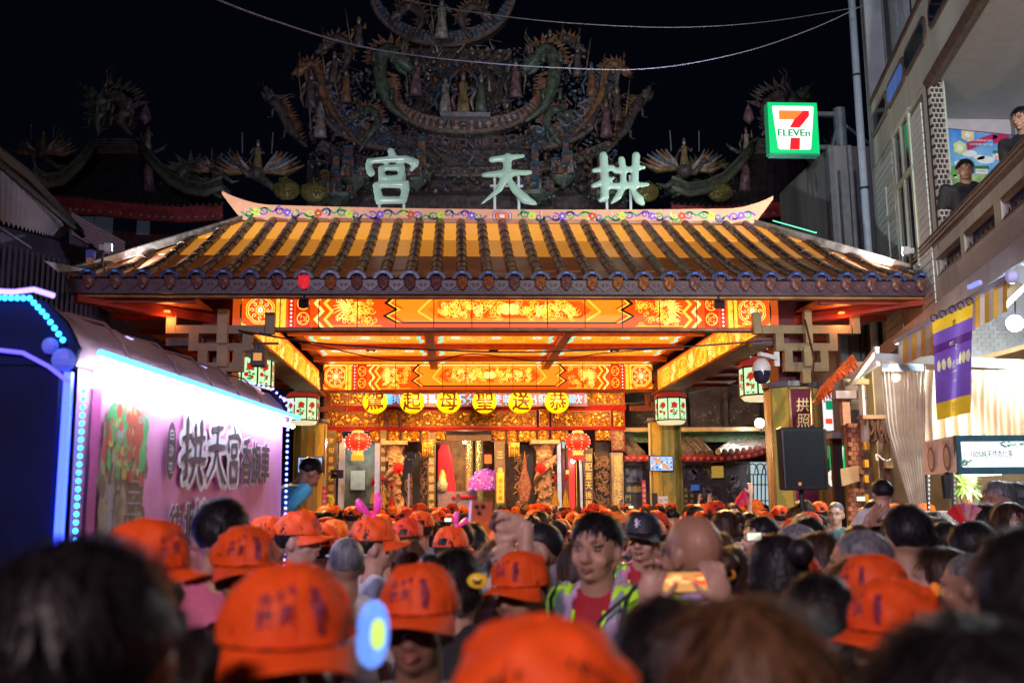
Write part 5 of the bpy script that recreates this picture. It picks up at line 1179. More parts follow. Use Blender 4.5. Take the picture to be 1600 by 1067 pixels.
sb(1348,648,1396,654,11.9,.2,'shelf',M('shelf_brown',(.25,.15,.08),.6))
m=MB(); q=random.Random(3)
for k in range(26): p=P(q.uniform(1360,1392),656,11.9+q.uniform(0,.15)); m.tube([p,p+Vector((q.uniform(-.03,.03),0,-.12)),p+Vector((q.uniform(-.05,.05),0,-q.uniform(.15,.3)))],.018,4)
m.build('hanging_utensils',M('utensil_brown',(.08,.04,.03),.5),shop)
for y in (690,718,742,772): sb(1351,y,1358,y+12,12.15,.06,'yellow_label',M('yellow_label',(.8,.42,.03),.5))
m=MB(); m.tube([P(1365+6*math.cos(a*2)+a*7,715+5*math.sin(a*3),11.9) for a in np.linspace(0,3,14)],.012,4); m.build('white_cord',white,shop)
sb(1300,675,1324,684,13.8,.3,'round_duct',tin); sb(1300,684,1324,830,14.2,.1,'dark_interior',M('dark_interior',(.04,.025,.02),.6),ground=True)
t=thing('cardboard_sheet','tilted brown cardboard sheet hanging beside the brick strip','cardboard',P(1330,745,12.2)); px_poly([(1313,732),(1342,727),(1344,752),(1316,760)],12.2,.02,'sheet',M('cardboard',(.42,.28,.15),.7,var=.1),t)
# orange tinsel fringe and steel bracket arm
t=thing('orange_fringe','strip of orange tinsel fringe hanging under the pavilion eave','bunting',P(1300,590,13)); m=MB(); q=random.Random(6)
for k in range(190):
    u=q.random(); p=P(1282+50*u,606-52*u,13); m.tube([p,p+Vector((q.uniform(-.06,.06),q.uniform(-.05,.05),-.08)),p+Vector((q.uniform(-.12,.12),q.uniform(-.08,.08),-q.uniform(.12,.26)))],[.015,.012,.004],4)
m.build('tinsel',M('orange_tinsel',(.75,.13,.03),.35,.2,var=.3),t,kind='stuff')
m=MB(); m.bar(P(1306,606,12.6),P(1372,565,11.6),.05,.10); m.build('bracket_arm',tin,shop)
m=MB(); m.bar(P(1370,558,10.6),P(1640,572,8.6),.05,.09); m.bar(P(1370,560,10.6),P(1370,542,10.6),.04); m.bar(P(1370,545,10.6),P(1330,600,12),.05); m.build('curtain_rail',M('pale_steel',(.6,.68,.75),.35,.3,var=.1),shop)
# lit back wall with brick courses & ceiling
Yb=11.6; sb(1490,458,1640,590,Yb,.1,'lit_wall',M('white_brick_paint',(.6,.66,.7),.5,var=.08),)
zz=PZ(1500,460,Yb); k=0
for r in range(17):
    for c in range(20):
        x0=PX(1498,500,Yb)+c*.105+(.052 if r%2 else 0); z0=PZ(1500,560,Yb)+r*.05
        if r>15: continue
        m=MB(); m.box((x0,Yb-.012,z0),(x0+.098,Yb+.001,z0+.043))
        if k==0: me_wb=m.mesh('wall_brick',[MATS['white_brick_paint']],off=Vector((x0,Yb,z0)))
        if k<230: mesh_obj('brick',me_wb,shop,(x0,Yb,z0))
        k+=1
m=MB(); a=P(1480,578,11.4); m.box((a.x,9.4,a.z),(a.x+2.6,11.6,a.z+.05)); m.build('plank_ceiling',M('plank_ceiling',(.45,.33,.17),.6,var=.2,scale=4,kind='streak'),shop)
# sheet canopy under the balcony
m=MB(); v=[P(1345,560,11.8),P(1600,392,7.6),P(1690,330,6.7),P(1690,380,6.7),P(1600,425,7.6),P(1355,572,11.8)]
zc2=F(1500,470,.5).z
m=MB(); m.prism([FW(-4.0,zc2+.12,.0),FW(-4.0,zc2,.5),FW(7.6,zc2,.5),FW(7.6,zc2+.12,.0)],(0,0,-.05)); fixn(m.build('sheet_canopy',M('canopy_sheet',(.42,.46,.52),.4,.2,var=.15),shop))
m=MB(); m.prism([FW(-4.0,zc2+.16,.5),FW(7.6,zc2+.16,.5),FW(7.6,zc2-.06,.5),FW(-4.0,zc2-.06,.5)],FN*.03); fixn(m.build('canopy_gutter',M('canopy_gutter',(.17,.19,.25),.5,.3),shop))
t=thing('blue_tube_light','small blue lit tube under the canopy gutter','lamp',P(1521,445,8.6)); m=MB(); m.bar(P(1514,449,8.55),P(1532,441,8.4),.035); m.build('tube',E('blue_tube',(.25,.3,1),.9),t)
# striped awning
aw=thing('striped_awning','yellow and white striped awning valance behind the purple banner','awning',P(1490,510,9.2)); ym=M('awning_yellow',(.8,.48,.05),.6,var=.1); wm_=M('awning_white',(.7,.62,.55),.6,var=.08)
def lerp(a,b,t): return a+(b-a)*t
keyx=[1404,1457,1523,1574]; kt=[535,501,464,436]; kb=[571,553,515,486]; ky=[10.2,9.5,8.7,8.2]
n=24
for k in range(n):
    x0,x1=lerp(1404,1574,k/n),lerp(1404,1574,(k+1)/n); t0=[np.interp(x,keyx,kt) for x in (x0,x1)]; b0=[np.interp(x,keyx,kb)+1.5*math.sin(x*.2) for x in (x0,x1)]; y0=[np.interp(x,keyx,ky)+.012*math.sin(x*.25) for x in (x0,x1)]
    m=MB(); m.add([P(x0,t0[0],y0[0]),P(x1,t0[1],y0[1]),P(x1,t0[1]+8,y0[1]-.05),P(x0,t0[0]+8,y0[0]-.05),P(x1,b0[1],y0[1]-.02),P(x0,b0[0],y0[0]-.02)],[(0,1,2,3),(3,2,4,5)]); m.build('awning_stripe',ym if k%2 else wm_,aw)
m=MB(); m.tube([P(1400,534,10.3),P(1580,432,8.15)],.035,6); m.build('awning_bar',M('awning_bar',(.5,.5,.6),.4,.3),aw)
m=MB(); m.ell(P(1581,433,8.1),.06,10,8); m.build('bar_end_knob',M('lilac_knob',(.35,.33,.6),.4),aw)
m=MB(); m.tube([P(1560,470,8.5),P(1590,440,8.2),P(1600,430,8.1)],.10,10); m.build('duct_elbow',tin,aw)
# purple and yellow banner
bn=thing('hanging_banner','purple and yellow hanging cloth banner with white almond print under the awning','banner',P(1490,560,9.0))
Yn=8.9; tl,tr,br_,bl_=P(1457,503,Yn),P(1521,474,Yn-.3),P(1513,645,Yn-.3),P(1467,656,Yn)
def bq(u,v): 
    p=tl.lerp(tr,u).lerp(bl_.lerp(br_,u),v); p.y+=.03*math.sin(u*9+v*2)*(.3+v); return p
m=MB(); nu,nv=16,24; segs=[]
for j in range(nv):
    for i in range(nu):
        u0,u1,v0,v1=i/nu,(i+1)/nu,j/nv,(j+1)/nv; vm=(v0+v1)/2+.0
        mi=0 if vm<.14 or vm>.83 else (2 if vm<.33 and vm>.24 else 1); m.add([bq(u0,v0),bq(u0,v1),bq(u1,v1),bq(u1,v0)],[(0,1,2,3)],mi)
m.build('cloth',[M('banner_yellow',(.72,.46,.02),.6,var=.1),M('banner_purple',(.17,.08,.42),.55,var=.1),M('banner_dark_purple',(.10,.02,.18),.55)],bn,True)
m=MB()
def btext(txt,u,v,h,mi):
    vs,fs,asp=glyphs(txt,.006); m.add([bq(u+x*h*asp*.55,v-y*h*.42)+Vector((0,-.02,0)) for x,y in vs],fs,mi)
btext('杏',.5,.10,.16,1); btext('杏仁',.42,.29,.10,0); btext('仁',.55,.34,.14,0); btext('中式',.40,.50,.17,0); btext('甜品',.62,.49,.13,0); btext('ALMOND',.5,.57,.05,0); btext('杏 仁 茶',.5,.66,.06,0)
for v in (.88,.93): btext('杏仁茶豆花',.5,v,.09,2)
for k in range(6):
    u=(.1,.22,.70,.8,.9,.34)[k]; 
    for q_ in range(5): a=q_*1.25; cc=(u+.022*math.cos(a),.47+.028*math.sin(a)); m.add([bq(cc[0]+.03*math.cos(b),cc[1]+.032*math.sin(b))+Vector((0,-.021,0)) for b in [i*PI/4 for i in range(8)]],[tuple(range(8))],3)
m.build('printed_marks',[white,M('ink_black',(.02,.02,.02),.5),M('banner_brown_print',(.4,.2,.05),.5),M('cream_petals',(.75,.68,.45),.5)],bn)
m=MB()
for k in range(5): m=MB(); p=bq(.05+.22*k,0); m.lathe([(.03,-.006),(.04,0),(.03,.006)],p+Vector((0,0,.03)),8,ax='y'); m.build('hanging_ring',iron,bn)
# clear plastic strip curtain and beige curtain
pcn=thing('plastic_curtain','gathered clear ribbed plastic curtain hanging beside the stall','curtain',P(1410,680,10.4))
m=MB(); n=46; rows_=14
for j in range(rows_+1):
    v=j/rows_; y=572+240*v; xl=np.interp(v,[0,.4,1],[1376,1385,1428]); xr=np.interp(v,[0,.5,1],[1447,1448,1450])
    for i in range(n+1):
        u=i/n; m.v.append(tuple(P(lerp(xl,xr,u),y,10.4+.06*math.sin(u*PI*22)*(1-.3*v))))
m.f=[(j*(n+1)+i,(j+1)*(n+1)+i,(j+1)*(n+1)+i+1,j*(n+1)+i+1) for j in range(rows_) for i in range(n)]; m.m=[0]*len(m.f)
m.build('curtain_sheet',M('clear_plastic',(.62,.55,.45),.15,var=.1,alpha=.72),pcn,True)
sb(1378,568,1444,580,10.3,.02,'curtain_header',M('header_blue',(.5,.6,.7),.4,alpha=.9),pcn)
bc=thing('beige_curtain','translucent beige curtain behind the almond tea stall','curtain',P(1530,630,9.7))
m=MB(); n=60
for j in range(9):
    v=j/8; y=578+112*v
    for i in range(n+1): u=i/n; m.v.append(tuple(P(lerp(1446,1640,u),y,9.9-.5*u+.05*math.sin(u*60+math.sin(v*3)))))
m.f=[(j*(n+1)+i,(j+1)*(n+1)+i,(j+1)*(n+1)+i+1,j*(n+1)+i+1) for j in range(8) for i in range(n)]; m.m=[0]*len(m.f)
m.build('curtain_cloth',M('beige_sheer',(.7,.55,.36),.35,var=.12,scale=3),bc,True)
# bulb
t=thing('bare_bulb','glaring bare white bulb under the shop canopy','lamp',P(1586,505,8.7)); m=MB(); m.ell(P(1586,505,8.7),.075,14,10); m.build('bulb',E('bulb_white',(.9,.96,1),25),t,True); lamp('POINT','bulb_light',P(1586,505,8.7)+Vector((0,.0,-.09)),230,(.88,.94,1),.08,parent=t)
m=MB(); m.tube([P(1586,498,8.7),P(1586,470,8.7)],.008,5); m.build('bulb_cord',cable_m,t)
# ---- almond tea stall
sl=thing('tea_stall','food stall with a lit board reading 100% pure almond tea on a dark slotted frame','stall',P(1530,720,8.4))
def qb(x0,y0,x1,y1,Y,d,name,mat,**k): return sb(x0,y0,x1,y1,Y,d,name,mat,sl,**k)
qb(1494,680,1640,740,8.4,.06,'board_case',M('teal_frame',(.03,.09,.13),.4,.2))
A=Art().layer(.002); p0,p1=P(1501,690,8.4),P(1640,729,8.4); A.rect(p0.x,p1.z,p1.x,p0.z,0); A.h=.004
A.text('100%純天然杏仁茶',PX(1550,709,8.4),PZ(1550,709,8.4),.062,1,w=.37,bold=.006); q=random.Random(8)
for k in range(50):
    x,y=(q.uniform(1562,1600),q.uniform(690,698)) if k<28 else (q.uniform(1502,1518),q.uniform(718,728)); p=P(x,y,8.4); A.disc(p.x,p.z,.012,2+k%2,6,ry=.007)
A.place('board_print',[E('board_white',(.85,.92,.95),.85),M('ink_dark',(.03,.04,.03),.5,var=0),M('leaf_print',(.1,.35,.25),.5),M('leaf_print_pale',(.35,.6,.5),.5)],sl,(0,8.4,0))
sd=MB(); v=[P(1443,690,9.3),P(1494,680,8.42),P(1494,738,8.42),P(1443,742,9.3)]; sd.prism(v,(.02,.02,0)); o=sd.build('side_board',M('pink_board',(.55,.36,.33),.5,0,.08,(1,.7,.6)),sl)
U_=(v[1]-v[0]).normalized(); A=Art().layer(.002); W_=(v[1]-v[0]).length; H_=(v[1]-v[2]).length
for k,u in enumerate((.3,.78)):
    A.h=.003; A.text(('杏仁茶','奶酪湯')[k],W_*u,H_*.82,.05,0,w=.18); A.disc(W_*u,H_*.42,.10,1,18,ry=.12); A.h=.005; A.disc(W_*u,H_*.42,.07,2,14,ry=.09)
A.place('menu_pictures',[M('ink_dark'),M('bowl_brown',(.2,.09,.05),.5),M('soup_cream',(.6,.48,.35),.5)],o,v[3],U_,(0,0,1))
for (x,Y) in ((1489,8.4),(1449,9.25)):
    qb(x,738,x+6,830,Y,.05,'slotted_post',MATS['teal_frame'],ground=True)
    m=MB()
    for k in range(12): a=P(x+2,745+7*k,Y-.002); m.box((a.x,Y-.004,a.z),(a.x+.012,Y+.0,a.z+.02))
    m.build('slot_marks',white,sl)
m=MB(); m.bar(P(1505,741,8.5),P(1563,739,8.5),.035); m.build('tube_lamp',E('tube_white',(1,.97,.95),5),sl); lamp('AREA','stall_light',P(1534,746,8.55),14,(1,.95,.88),.3,P(1534,900,9.2),parent=sl)
m=MB(); m.lathe([(.05,-.12),(.055,.08),(.02,.11)],P(1481,757,8.6),10); m.build('spot_lamp',black,sl)
qb(1444,800,1640,830,8.6,.9,'counter',M('counter_steel',(.4,.38,.36),.4,.4))
t=thing('hanging_plant','bushy light green plant hanging at the stall corner','plant',P(1510,765,8.7)); m=MB(); q=random.Random(4)
for k in range(260):
    c=P(1510,762,8.7); a=q.random()*6.3; el=q.uniform(-.6,1.4); d=Vector((math.cos(a)*math.cos(el),math.sin(a)*math.cos(el),math.sin(el))); L_=q.uniform(.08,.2); e=c+d*L_+Vector((0,0,-.05*L_*6*abs(math.cos(el)))); sd_=d.cross(Vector((0,0,1))).normalized()*.014
    mid=c+d*L_*.55; m.mat(q.choice((0,0,1))).add([c,mid+sd_,e,mid-sd_],[(0,1,2,3)])
m.build('foliage',[M('light_leaf',(.16,.38,.06),.45),M('yellow_leaf',(.4,.5,.1),.45)],t)
m=MB(); m.lathe([(.0,-.12),(.05,-.12),(.07,-.02),(.06,-.01)],P(1510,768,8.7),10); m.build('pot',M('brown_pot',(.2,.1,.05),.5),t)
# interior warm lamp for the shops
t=thing('warm_lamp','warm lamp inside the brick clad shop bay','lamp',P(1400,590,11.2)); m=MB(); m.ell(P(1400,590,11.2),.05,8,6); m.build('bulb',E('hall_fill_glow2',(1,.8,.5),6),t); lamp('POINT','bulb_light',P(1390,600,11.1),75,(1,.78,.5),.1,parent=t)
# ============================================================ balcony poster
ps=thing('drink_poster','blue advertising poster for asparagus juice with pastel flower rings on the balcony wall','poster',PP(1535,230,(0,yw-.02,0),(0,1,0)))
def Q(px,py): return PP(px,py,(0,yw-.03,0),(0,1,0))
c0,c1,c2,c3=Q(1476,160),Q(1594,152),Q(1594,345),Q(1476,345)
A=Art().layer(.0); A.poly([(c3.x,c3.z),(c2.x,c2.z),(c1.x,c1.z),(c0.x,c0.z)],0); A.h=.002
a=Q(1476,272);b=Q(1594,272); A.rect(a.x,c3.z,b.x,a.z,1); A.h=.003
def at2(px,py): p=Q(px,py); return p.x,p.z
SS=(Q(1500,200)-Q(1510,200)).length/10
for x,y,r in ((1500,255,9),(1515,240,12),(1540,250,14),(1565,240,10),(1530,246,9)): A.disc(*at2(x,y),r*SS,3,12,ry=r*.45*SS)
A.h=.004
for x,y,mi in ((1500,231,4),(1512,211,5),(1532,199,6),(1555,199,7)):
    u,v=at2(x,y); A.h=.005; A.disc(u,v,9*SS,mi,24,scal=.22,k=6); A.h=.006; A.disc(u,v,4.5*SS,3,12)
A.h=.0065; pts=[at2(*p) for p in ((1510,224),(1552,209),(1560,215),(1548,220),(1512,236))]; A.poly(pts[::-1],8); pts=[at2(*p) for p in ((1551,212),(1580,203),(1575,211),(1580,216),(1552,226))]; A.poly(pts[::-1],8)
A.h=.008
for txt,x,y,h,w_,mi in (('梅花冰雪棧',1503,184,7,40,9),('津津',1545,168,9,22,9),('蘆筍汁',1573,166,9,28,3),('Asparagus juice',1563,178,5.5,54,3),('獨特Q彈雪花口感',1531,220,3.6,36,3),('口味香濃不甜不膩',1533,226,3.6,36,3)):
    A.text(txt,*at2(x,y),h*SS,mi,w=w_*SS,bold=.004)
A.disc(*at2(1500,173),5*SS,10,12,ry=3*SS); A.ring(*at2(1500,172),8*SS,.01,3,ry=4*SS)
for x,y,w_,h_,mi in ((1534,262,22,5,11),(1558,238,14,4,11),(1558,246,14,8,3),(1534,268,18,8,3)):
    u,v=at2(x,y); A.h=.009; A.rect(u-w_/2*SS,v-h_/2*SS,u+w_/2*SS,v+h_/2*SS,mi)
A.h=.0105; A.text('津津',*at2(1558,247),6*SS,9,w=10*SS); A.text('津津蘆筍汁',*at2(1534,268),4*SS,9,w=16*SS)
A.disc(*at2(1490,268),7*SS,12,16,ry=9*SS); A.disc(*at2(1492,276),3*SS,3,8)
A.place('poster_print',[M('poster_blue',(.04,.22,.62),.4,0,.06,(.1,.4,1),var=.35,scale=1.5,col2=(.25,.5,.75)),M('poster_green',(.14,.30,.08),.5,var=.5,scale=4,col2=(.45,.6,.3)),M('p2',(.1,.1,.1),.5),M('poster_white',(.8,.85,.88),.5,var=.05),M('poster_lime',(.65,.75,.3),.5),M('poster_peach',(.8,.6,.3),.5),M('poster_pink',(.75,.4,.45),.5),M('poster_leaf',(.3,.5,.15),.5),M('poster_magenta',(.5,.02,.12),.5),M('poster_red',(.7,.02,.03),.5),black,M('poster_dark_green',(.02,.2,.06),.5),M('poster_melon',(.1,.4,.08),.5)],ps,(0,yw-.03,0))
m=MB(); m.add([c3+Vector((0,.012,0)),c2+Vector((0,.012,0)),c1+Vector((0,.012,0)),c0+Vector((0,.012,0))],[(0,1,2,3)]); m.build('poster_backing',white,ps)
# ============================================================ LOUDSPEAKER, DOME CAMERA, SMALL SPOT
sp=thing('loudspeaker','big black loudspeaker box on a pole in front of the right column','loudspeaker',P(1260,768,9.0)); c=P(1260,716,9.0)
m=MB(); w_=.24; m.prism([c+Vector((x,y,0)) for x,y in ((-.22,0),(.18,0),(.22,.12),(.10,.38),(-.12,.38),(-.22,.12))],(0,0,0.001)); 
m=MB(); bt=[(-.215,0),(.17,0),(.235,.10),(.12,.36),(-.12,.36),(-.225,.12)]
m.add([c+Vector((x,y,-.285)) for x,y in bt]+[c+Vector((x*1.03,y,.285)) for x,y in bt],[(5,4,3,2,1,0),(6,7,8,9,10,11)]+[(i,(i+1)%6,6+(i+1)%6,6+i) for i in range(6)]); o=fixn(m.build('cabinet',M('speaker_black',(.02,.026,.032),.45,var=.3,scale=3),sp)); bevel(o,.015,2)
m=MB(); m.box(c+Vector((-.20,-.012,-.25)),c+Vector((.155,-.002,.25))); m.build('grille',M('speaker_grille',(.028,.036,.045),.35,.4,var=.2,scale=60),sp)
m=MB(); m.box(c+Vector((-.09,-.02,-.245)),c+Vector((-.065,-.013,-.215))); m.build('badge',E('badge_orange',(1,.3,.1),.4),sp)
m=MB(); m.box(c+Vector((.19,.10,-.12)),c+Vector((.25,.22,-.0))); m.build('side_handle',black,sp)
m=MB(); m.tube([(c.x+.0,c.y+.18,0),(c.x+.0,c.y+.18,c.z-.28)],.022,8); 
for k in range(3): a=k*2.09; m.bar((c.x,c.y+.18,.55),(c.x+.5*math.cos(a),c.y+.18+.5*math.sin(a),.02),.02)
m.build('pole_stand',iron,sp)
m=MB(); m.tube([P(1258,500,14.9),P(1272,560,13.5),P(1268,620,12),P(1270,665,9.3)],.015,5); m.build('cable',cable_m,sp)
dc=thing('dome_camera','white dome security camera on a bracket arm by the right post','camera',P(1190,580,14.5)); c=P(1190,578,14.3)
m=MB(); m.bar(P(1214,560,14.4),P(1186,553,14.3),.07,.06); m.box(P(1211,572,14.4),P(1216,550,14.45)); m.build('arm',M('camera_white',(.6,.58,.62),.35,var=.05),dc)
m=MB(); m.lathe([(0,.17),(.06,.165),(.11,.11),(.135,.04),(.135,-.02)],c,16); m.build('housing',MATS['camera_white'],dc,True)
m=MB(); m.lathe([(.125,-.02),(.125,-.07),(.10,-.16),(.05,-.20),(0,-.205)],c,16); m.build('dome',M('smoked_dome',(.02,.02,.05),.08,var=0),dc,True)
s2=thing('small_spotlight','small black box spotlight hung beside the left post','spotlight',P(405,556,14.6)); c=P(404,558,14.4); m=MB(); m.box(c+Vector((-.1,-.08,-.13)),c+Vector((.1,.12,.11))); m.build('box',black,s2)
m=MB(); m.box(c+Vector((-.06,-.085,-.06)),c+Vector((.06,-.081,.05))); m.build('lens',E('amber_lens',(1,.4,.05),.5),s2)
m=MB(); m.bar(c+Vector((-.1,0,.2)),c+Vector((.28,0,.2)),.03); m.bar(c+Vector((0,0,.1)),c+Vector((0,0,.22)),.05); m.build('yoke',iron,s2)
# ============================================================ DECORATED TRUCK at the left
def Yz(px,py,z):
    d=MR@Vector(((px-800)/FPX,(533.5-py)/FPX,-1.0)); return CAM.y+d.y*(z-CAM.z)/d.z
ZT=2.35; ta=P(108,565,Yz(108,565,ZT)); tb=P(440,661,Yz(440,661,ZT)); TD=(tb-ta); TD.z=0; TLn=TD.length; TD.normalize(); TN=Vector((TD.y,-TD.x,0))   # TN points to the street (right)
tr=thing('festival_truck','small box truck with a glowing pink side banner and blue LED strips','truck',(ta.x,ta.y,0))
def TW(s,n,z): return Vector((ta.x,ta.y,0))+TD*s+TN*n+Vector((0,0,z))
def Tpx(px,py,n=0): p=PP(px,py,ta+TN*n,TN); return (p-Vector((ta.x,ta.y,0))).dot(TD),p.z
W=1.9
def tbox(s0,s1,n0,n1,z0,z1,name,mat,par=tr):
    m=MB(); m.prism([TW(s0,n0,z0),TW(s1,n0,z0),TW(s1,n1,z0),TW(s0,n1,z0)],(0,0,z1-z0)); return fixn(m.build(name,mat,par))
navy=M('truck_navy_tarp',(.003,.005,.035),.8,spec=.12,var=.3,scale=2,bump=.3,bscale=5)
tbox(-.02,TLn,-W,-.03,.55,ZT,'box_body',navy); tbox(-.02,TLn,-W,-.02,.42,.55,'chassis',iron)
for s_ in (.5,TLn-.5):
    for n_ in (-.18,-W+.18):
        m=MB(); m.lathe([(.0,-.1),(.2,-.1),(.3,-.09),(.33,-.05),(.33,.05),(.3,.09),(.2,.1),(0,.1)],(0,0,0),20,ax='x'); v=[TW(s_,n_,.33)+TN*x+TD*y+Vector((0,0,z)) for x,y,z in m.v]; m.v=[tuple(p) for p in v]; m.build('wheel',M('tyre',(.02,.02,.02),.8,var=.1),tr)
# rounded tarpaulin roof
prof=[(.03,ZT-.02),(.05,ZT+.05),(-.01,ZT+.16),(-.10,ZT+.25),(-.28,ZT+.30),(-.95,ZT+.33),(-1.6,ZT+.27),(-W,ZT+.03)]
def GP(px,py): return PP(px,py,TW(-.06,0,0),TD)
m=MB(); ns=26
for i in range(ns+1):
    s_=TLn*i/ns; sag=-.02*abs(math.sin(i*PI/4.3)); end=1-.12*max(0,(i-ns+5)/5)**2
    for j,(n_,z_) in enumerate(prof): m.v.append(tuple(TW(s_,n_,ZT+(z_-ZT)*end+(sag if 0<j<7 else 0)+.008*math.sin(i*2.1+j))))
k=len(prof); m.f=[(i*k+j,(i+1)*k+j,(i+1)*k+j+1,i*k+j+1) for i in range(ns) for j in range(k-1)]; m.m=[0]*len(m.f)
m.build('roof_tarpaulin',M('brown_tarpaulin',(.36,.20,.18),.5,var=.2,scale=2,bump=.4,bscale=6),tr,True)
for i in (4,9,13,17,21):
    s_=TLn*i/ns; m=MB(); m.tube([TW(s_,n_+.004,z_+.006) for n_,z_ in prof[1:7]],.006,4); m.build('tarp_seam',M('seam_dark',(.12,.06,.06),.6),tr)
for s_,nm in ((-.03,'rear_gable'),(TLn,'front_gable')):
    m=MB(); m.prism([TW(s_,n_,z_) for n_,z_ in prof],TD*.03); fixn(m.build(nm,navy,tr))
# side banner
bn_m=[M('banner_pink_print',(.72,.20,.46),.5,var=.3,scale=1.6,col2=(.82,.36,.60)),M('banner_white_outline',(.85,.82,.88),.5,var=.04),M('banner_ink',(.06,.035,.06),.5,var=.2),M('banner_magenta',(.55,.06,.32),.5,var=.2),M('bt_tan',(.35,.27,.16),.6,var=.4,scale=10),
      M('bt_green',(.08,.45,.14),.5),M('bt_red',(.55,.10,.06),.5),M('bt_yellow',(.65,.45,.1),.5),M('bt_grey',(.38,.36,.36),.6),M('bt_brown',(.2,.12,.08),.6)]
m=MB(); nu,nv=60,16
for j in range(nv+1):
    for i in range(nu+1): u,v=i/nu,j/nv; m.v.append(tuple(TW(.06+(TLn-.1)*u,.012+.012*math.sin(u*38+v*2)*(v*.8+.1)+.006*math.sin(u*90),ZT-.02-(ZT-.72)*v)))
m.f=[(j*(nu+1)+i,(j+1)*(nu+1)+i,(j+1)*(nu+1)+i+1,j*(nu+1)+i+1) for j in range(nv) for i in range(nu)]; m.m=[0]*len(m.f)
ban=m.build('side_banner',bn_m[:1],tr,True)
A=Art().layer(.03)
def Trect(x0,y0,x1,y1,mi): 
    a=Tpx(x0,(y0+y1)/2)[0]; b=Tpx(x1,(y0+y1)/2)[0]; z1=Tpx((x0+x1)/2,y0)[1]; z0=Tpx((x0+x1)/2,y1)[1]; A.rect(a,z0,b,z1,mi); return a,z0,b,z1
a,z0,b,z1=Trect(128,600,142,862,3)
# printed photograph at the left end: figure with crown, blurred shapes
a,z0,b,z1=Trect(146,650,212,900,4); A.h=.0302; q=random.Random(2)
for k in range(150):
    u,v=q.random(),q.random(); A.h+=.00002; mi=q.choice((4,9,8,4,9)) if v<.72 else q.choice((5,5,6,6,7,9)); A.disc(a+(b-a)*u,z0+(z1-z0)*v,q.uniform(.02,.06),mi,8,ry=q.uniform(.03,.09))

for k in range(170):
    A.h=.034+.00001*k; u,v=q.random(),abs(q.gauss(0,.11)); A.disc(a+(b-a)*(.08+.84*u),z1+.03-v*1.2,q.uniform(.012,.03),(5 if u<.5 else 6) if q.random()<.6 else q.choice((7,8,4,6)),7,ry=q.uniform(.015,.04))
A.h=.036
for k in range(9): A.h=.0345; zz=z0+(z1-z0)*(.1+.07*k); A.rect(a+(b-a)*.62,zz,b-.03,zz+.008,8)
def bchar(ch,x0,x1,y0,y1,out=.035,hh=None,mi=2):
    a=Tpx(x0,(y0+y1)/2)[0]; b=Tpx(x1,(y0+y1)/2)[0]; z1=Tpx((x0+x1)/2,y0)[1]; z0=Tpx((x0+x1)/2,y1)[1]; u,v=(a+b)/2,(z0+z1)/2; w_,h_=b-a,z1-z0
    if ch in BR:
        for pas,(lay,ex,mt) in enumerate(((.036,out,1),(.040,0,mi))):
            A.h=lay+.0
            for si,st in enumerate(BR[ch]):
                A.h+=.0002
                pts=[];ws=[]
                for i in range(len(st)-1):
                    for t in np.linspace(0,1,5)[:-1 if i<len(st)-2 else None]: pts.append((u+(st[i][0]+(st[i+1][0]-st[i][0])*t)*w_,v+(st[i][1]+(st[i+1][1]-st[i][1])*t)*h_)); ws.append((st[i][2]+(st[i+1][2]-st[i][2])*t)*h_*1.25+ex*2)
                A.ribbon(pts,ws,mt)
                for p_,r_ in ((pts[0],ws[0]),(pts[-1],ws[-1])): A.disc(*p_,r_/2,mt,10)
    else:
        A.h=.036
        for k in range(8): an=k*PI/4; A.text(ch,u+out*.8*math.cos(an),v+out*.8*math.sin(an),h_,1,w=w_); A.h+=.0002
        A.h=.040
        for dx,dy in ((-.006,0),(.006,0),(0,.006),(0,-.006)): A.text(ch,u+dx,v+dy,h_,mi,w=w_); A.h+=.0002
A.h=.0365; a,z0,b,z1=[*Tpx(249,705),*Tpx(264,705)][0],Tpx(256,750)[1],Tpx(264,705)[0],Tpx(256,658)[1]
A.disc((a+b)/2,(z0+z1)/2,(b-a)/2,2,20,ry=(z1-z0)/2); A.h=.038
for k,t_ in enumerate('白沙屯'): A.text(t_,(a+b)/2,z1-(z1-z0)*(.22+.28*k),(z1-z0)*.2,1)
bchar('拱',272,309,652,758); bchar('天',313,343,660,756); bchar('宮',345,366,668,756)
bchar('香',369,382,684,757,.02); bchar('旗',384,397,690,756,.02); bchar('車',399,412,694,754,.02)
bchar('往',253,271,790,850,.02); bchar('北',276,290,788,852,.02); bchar('拱',293,310,782,850,.02,mi=6)
A.h=.034
for k in range(14): x0=Tpx(392,820)[0]; A.ribbon([(x0+.05*k,.95+.01*k),(x0+.25+.06*k,1.25+.02*(k%4))],.012,1)
A.place('banner_print',bn_m,ban,(ta.x,ta.y,0),TD,(0,0,1))
# lights: white tube under the eave, LED chains
m=MB(); m.tube([TW(.05,.10,ZT-.03),TW(TLn-.05,.10,ZT-.03)],.014,6); m.build('eave_tube_lamp',E('eave_tube_glow',(.72,.78,1),52),tr)
m=MB(); m.tube([TW(0,.13,ZT+.035),TW(TLn,.13,ZT+.035)],.016,6); m.build('led_strip',E('led_cyan_blue',(.05,.30,1),5),tr)
led=E('led_cyan',(.02,.36,1),7); ledb=E('led_blue_deep',(.02,.04,1),7.0)
def chain(pts,step,r,mat,name='led_chain'):
    m=MB(); L=0; pts=[Vector(p) for p in pts]
    for a,b in zip(pts[:-1],pts[1:]):
        n=max(1,int((b-a).length/step))
        for i in range(n): m.ell(a.lerp(b,i/n),r,6,4)
    return m.build(name,mat,tr)
sx_,zx_=Tpx(118,700,.03)
chain([TW(sx_,.05,ZT-.12),TW(sx_,.05,.9)],.034,.011,led)
m=MB(); m.bar(TW(-.035,.02,ZT-.05),TW(-.035,.02,.8),.03,.03); m.build('corner_glow_tube',ledb,tr)
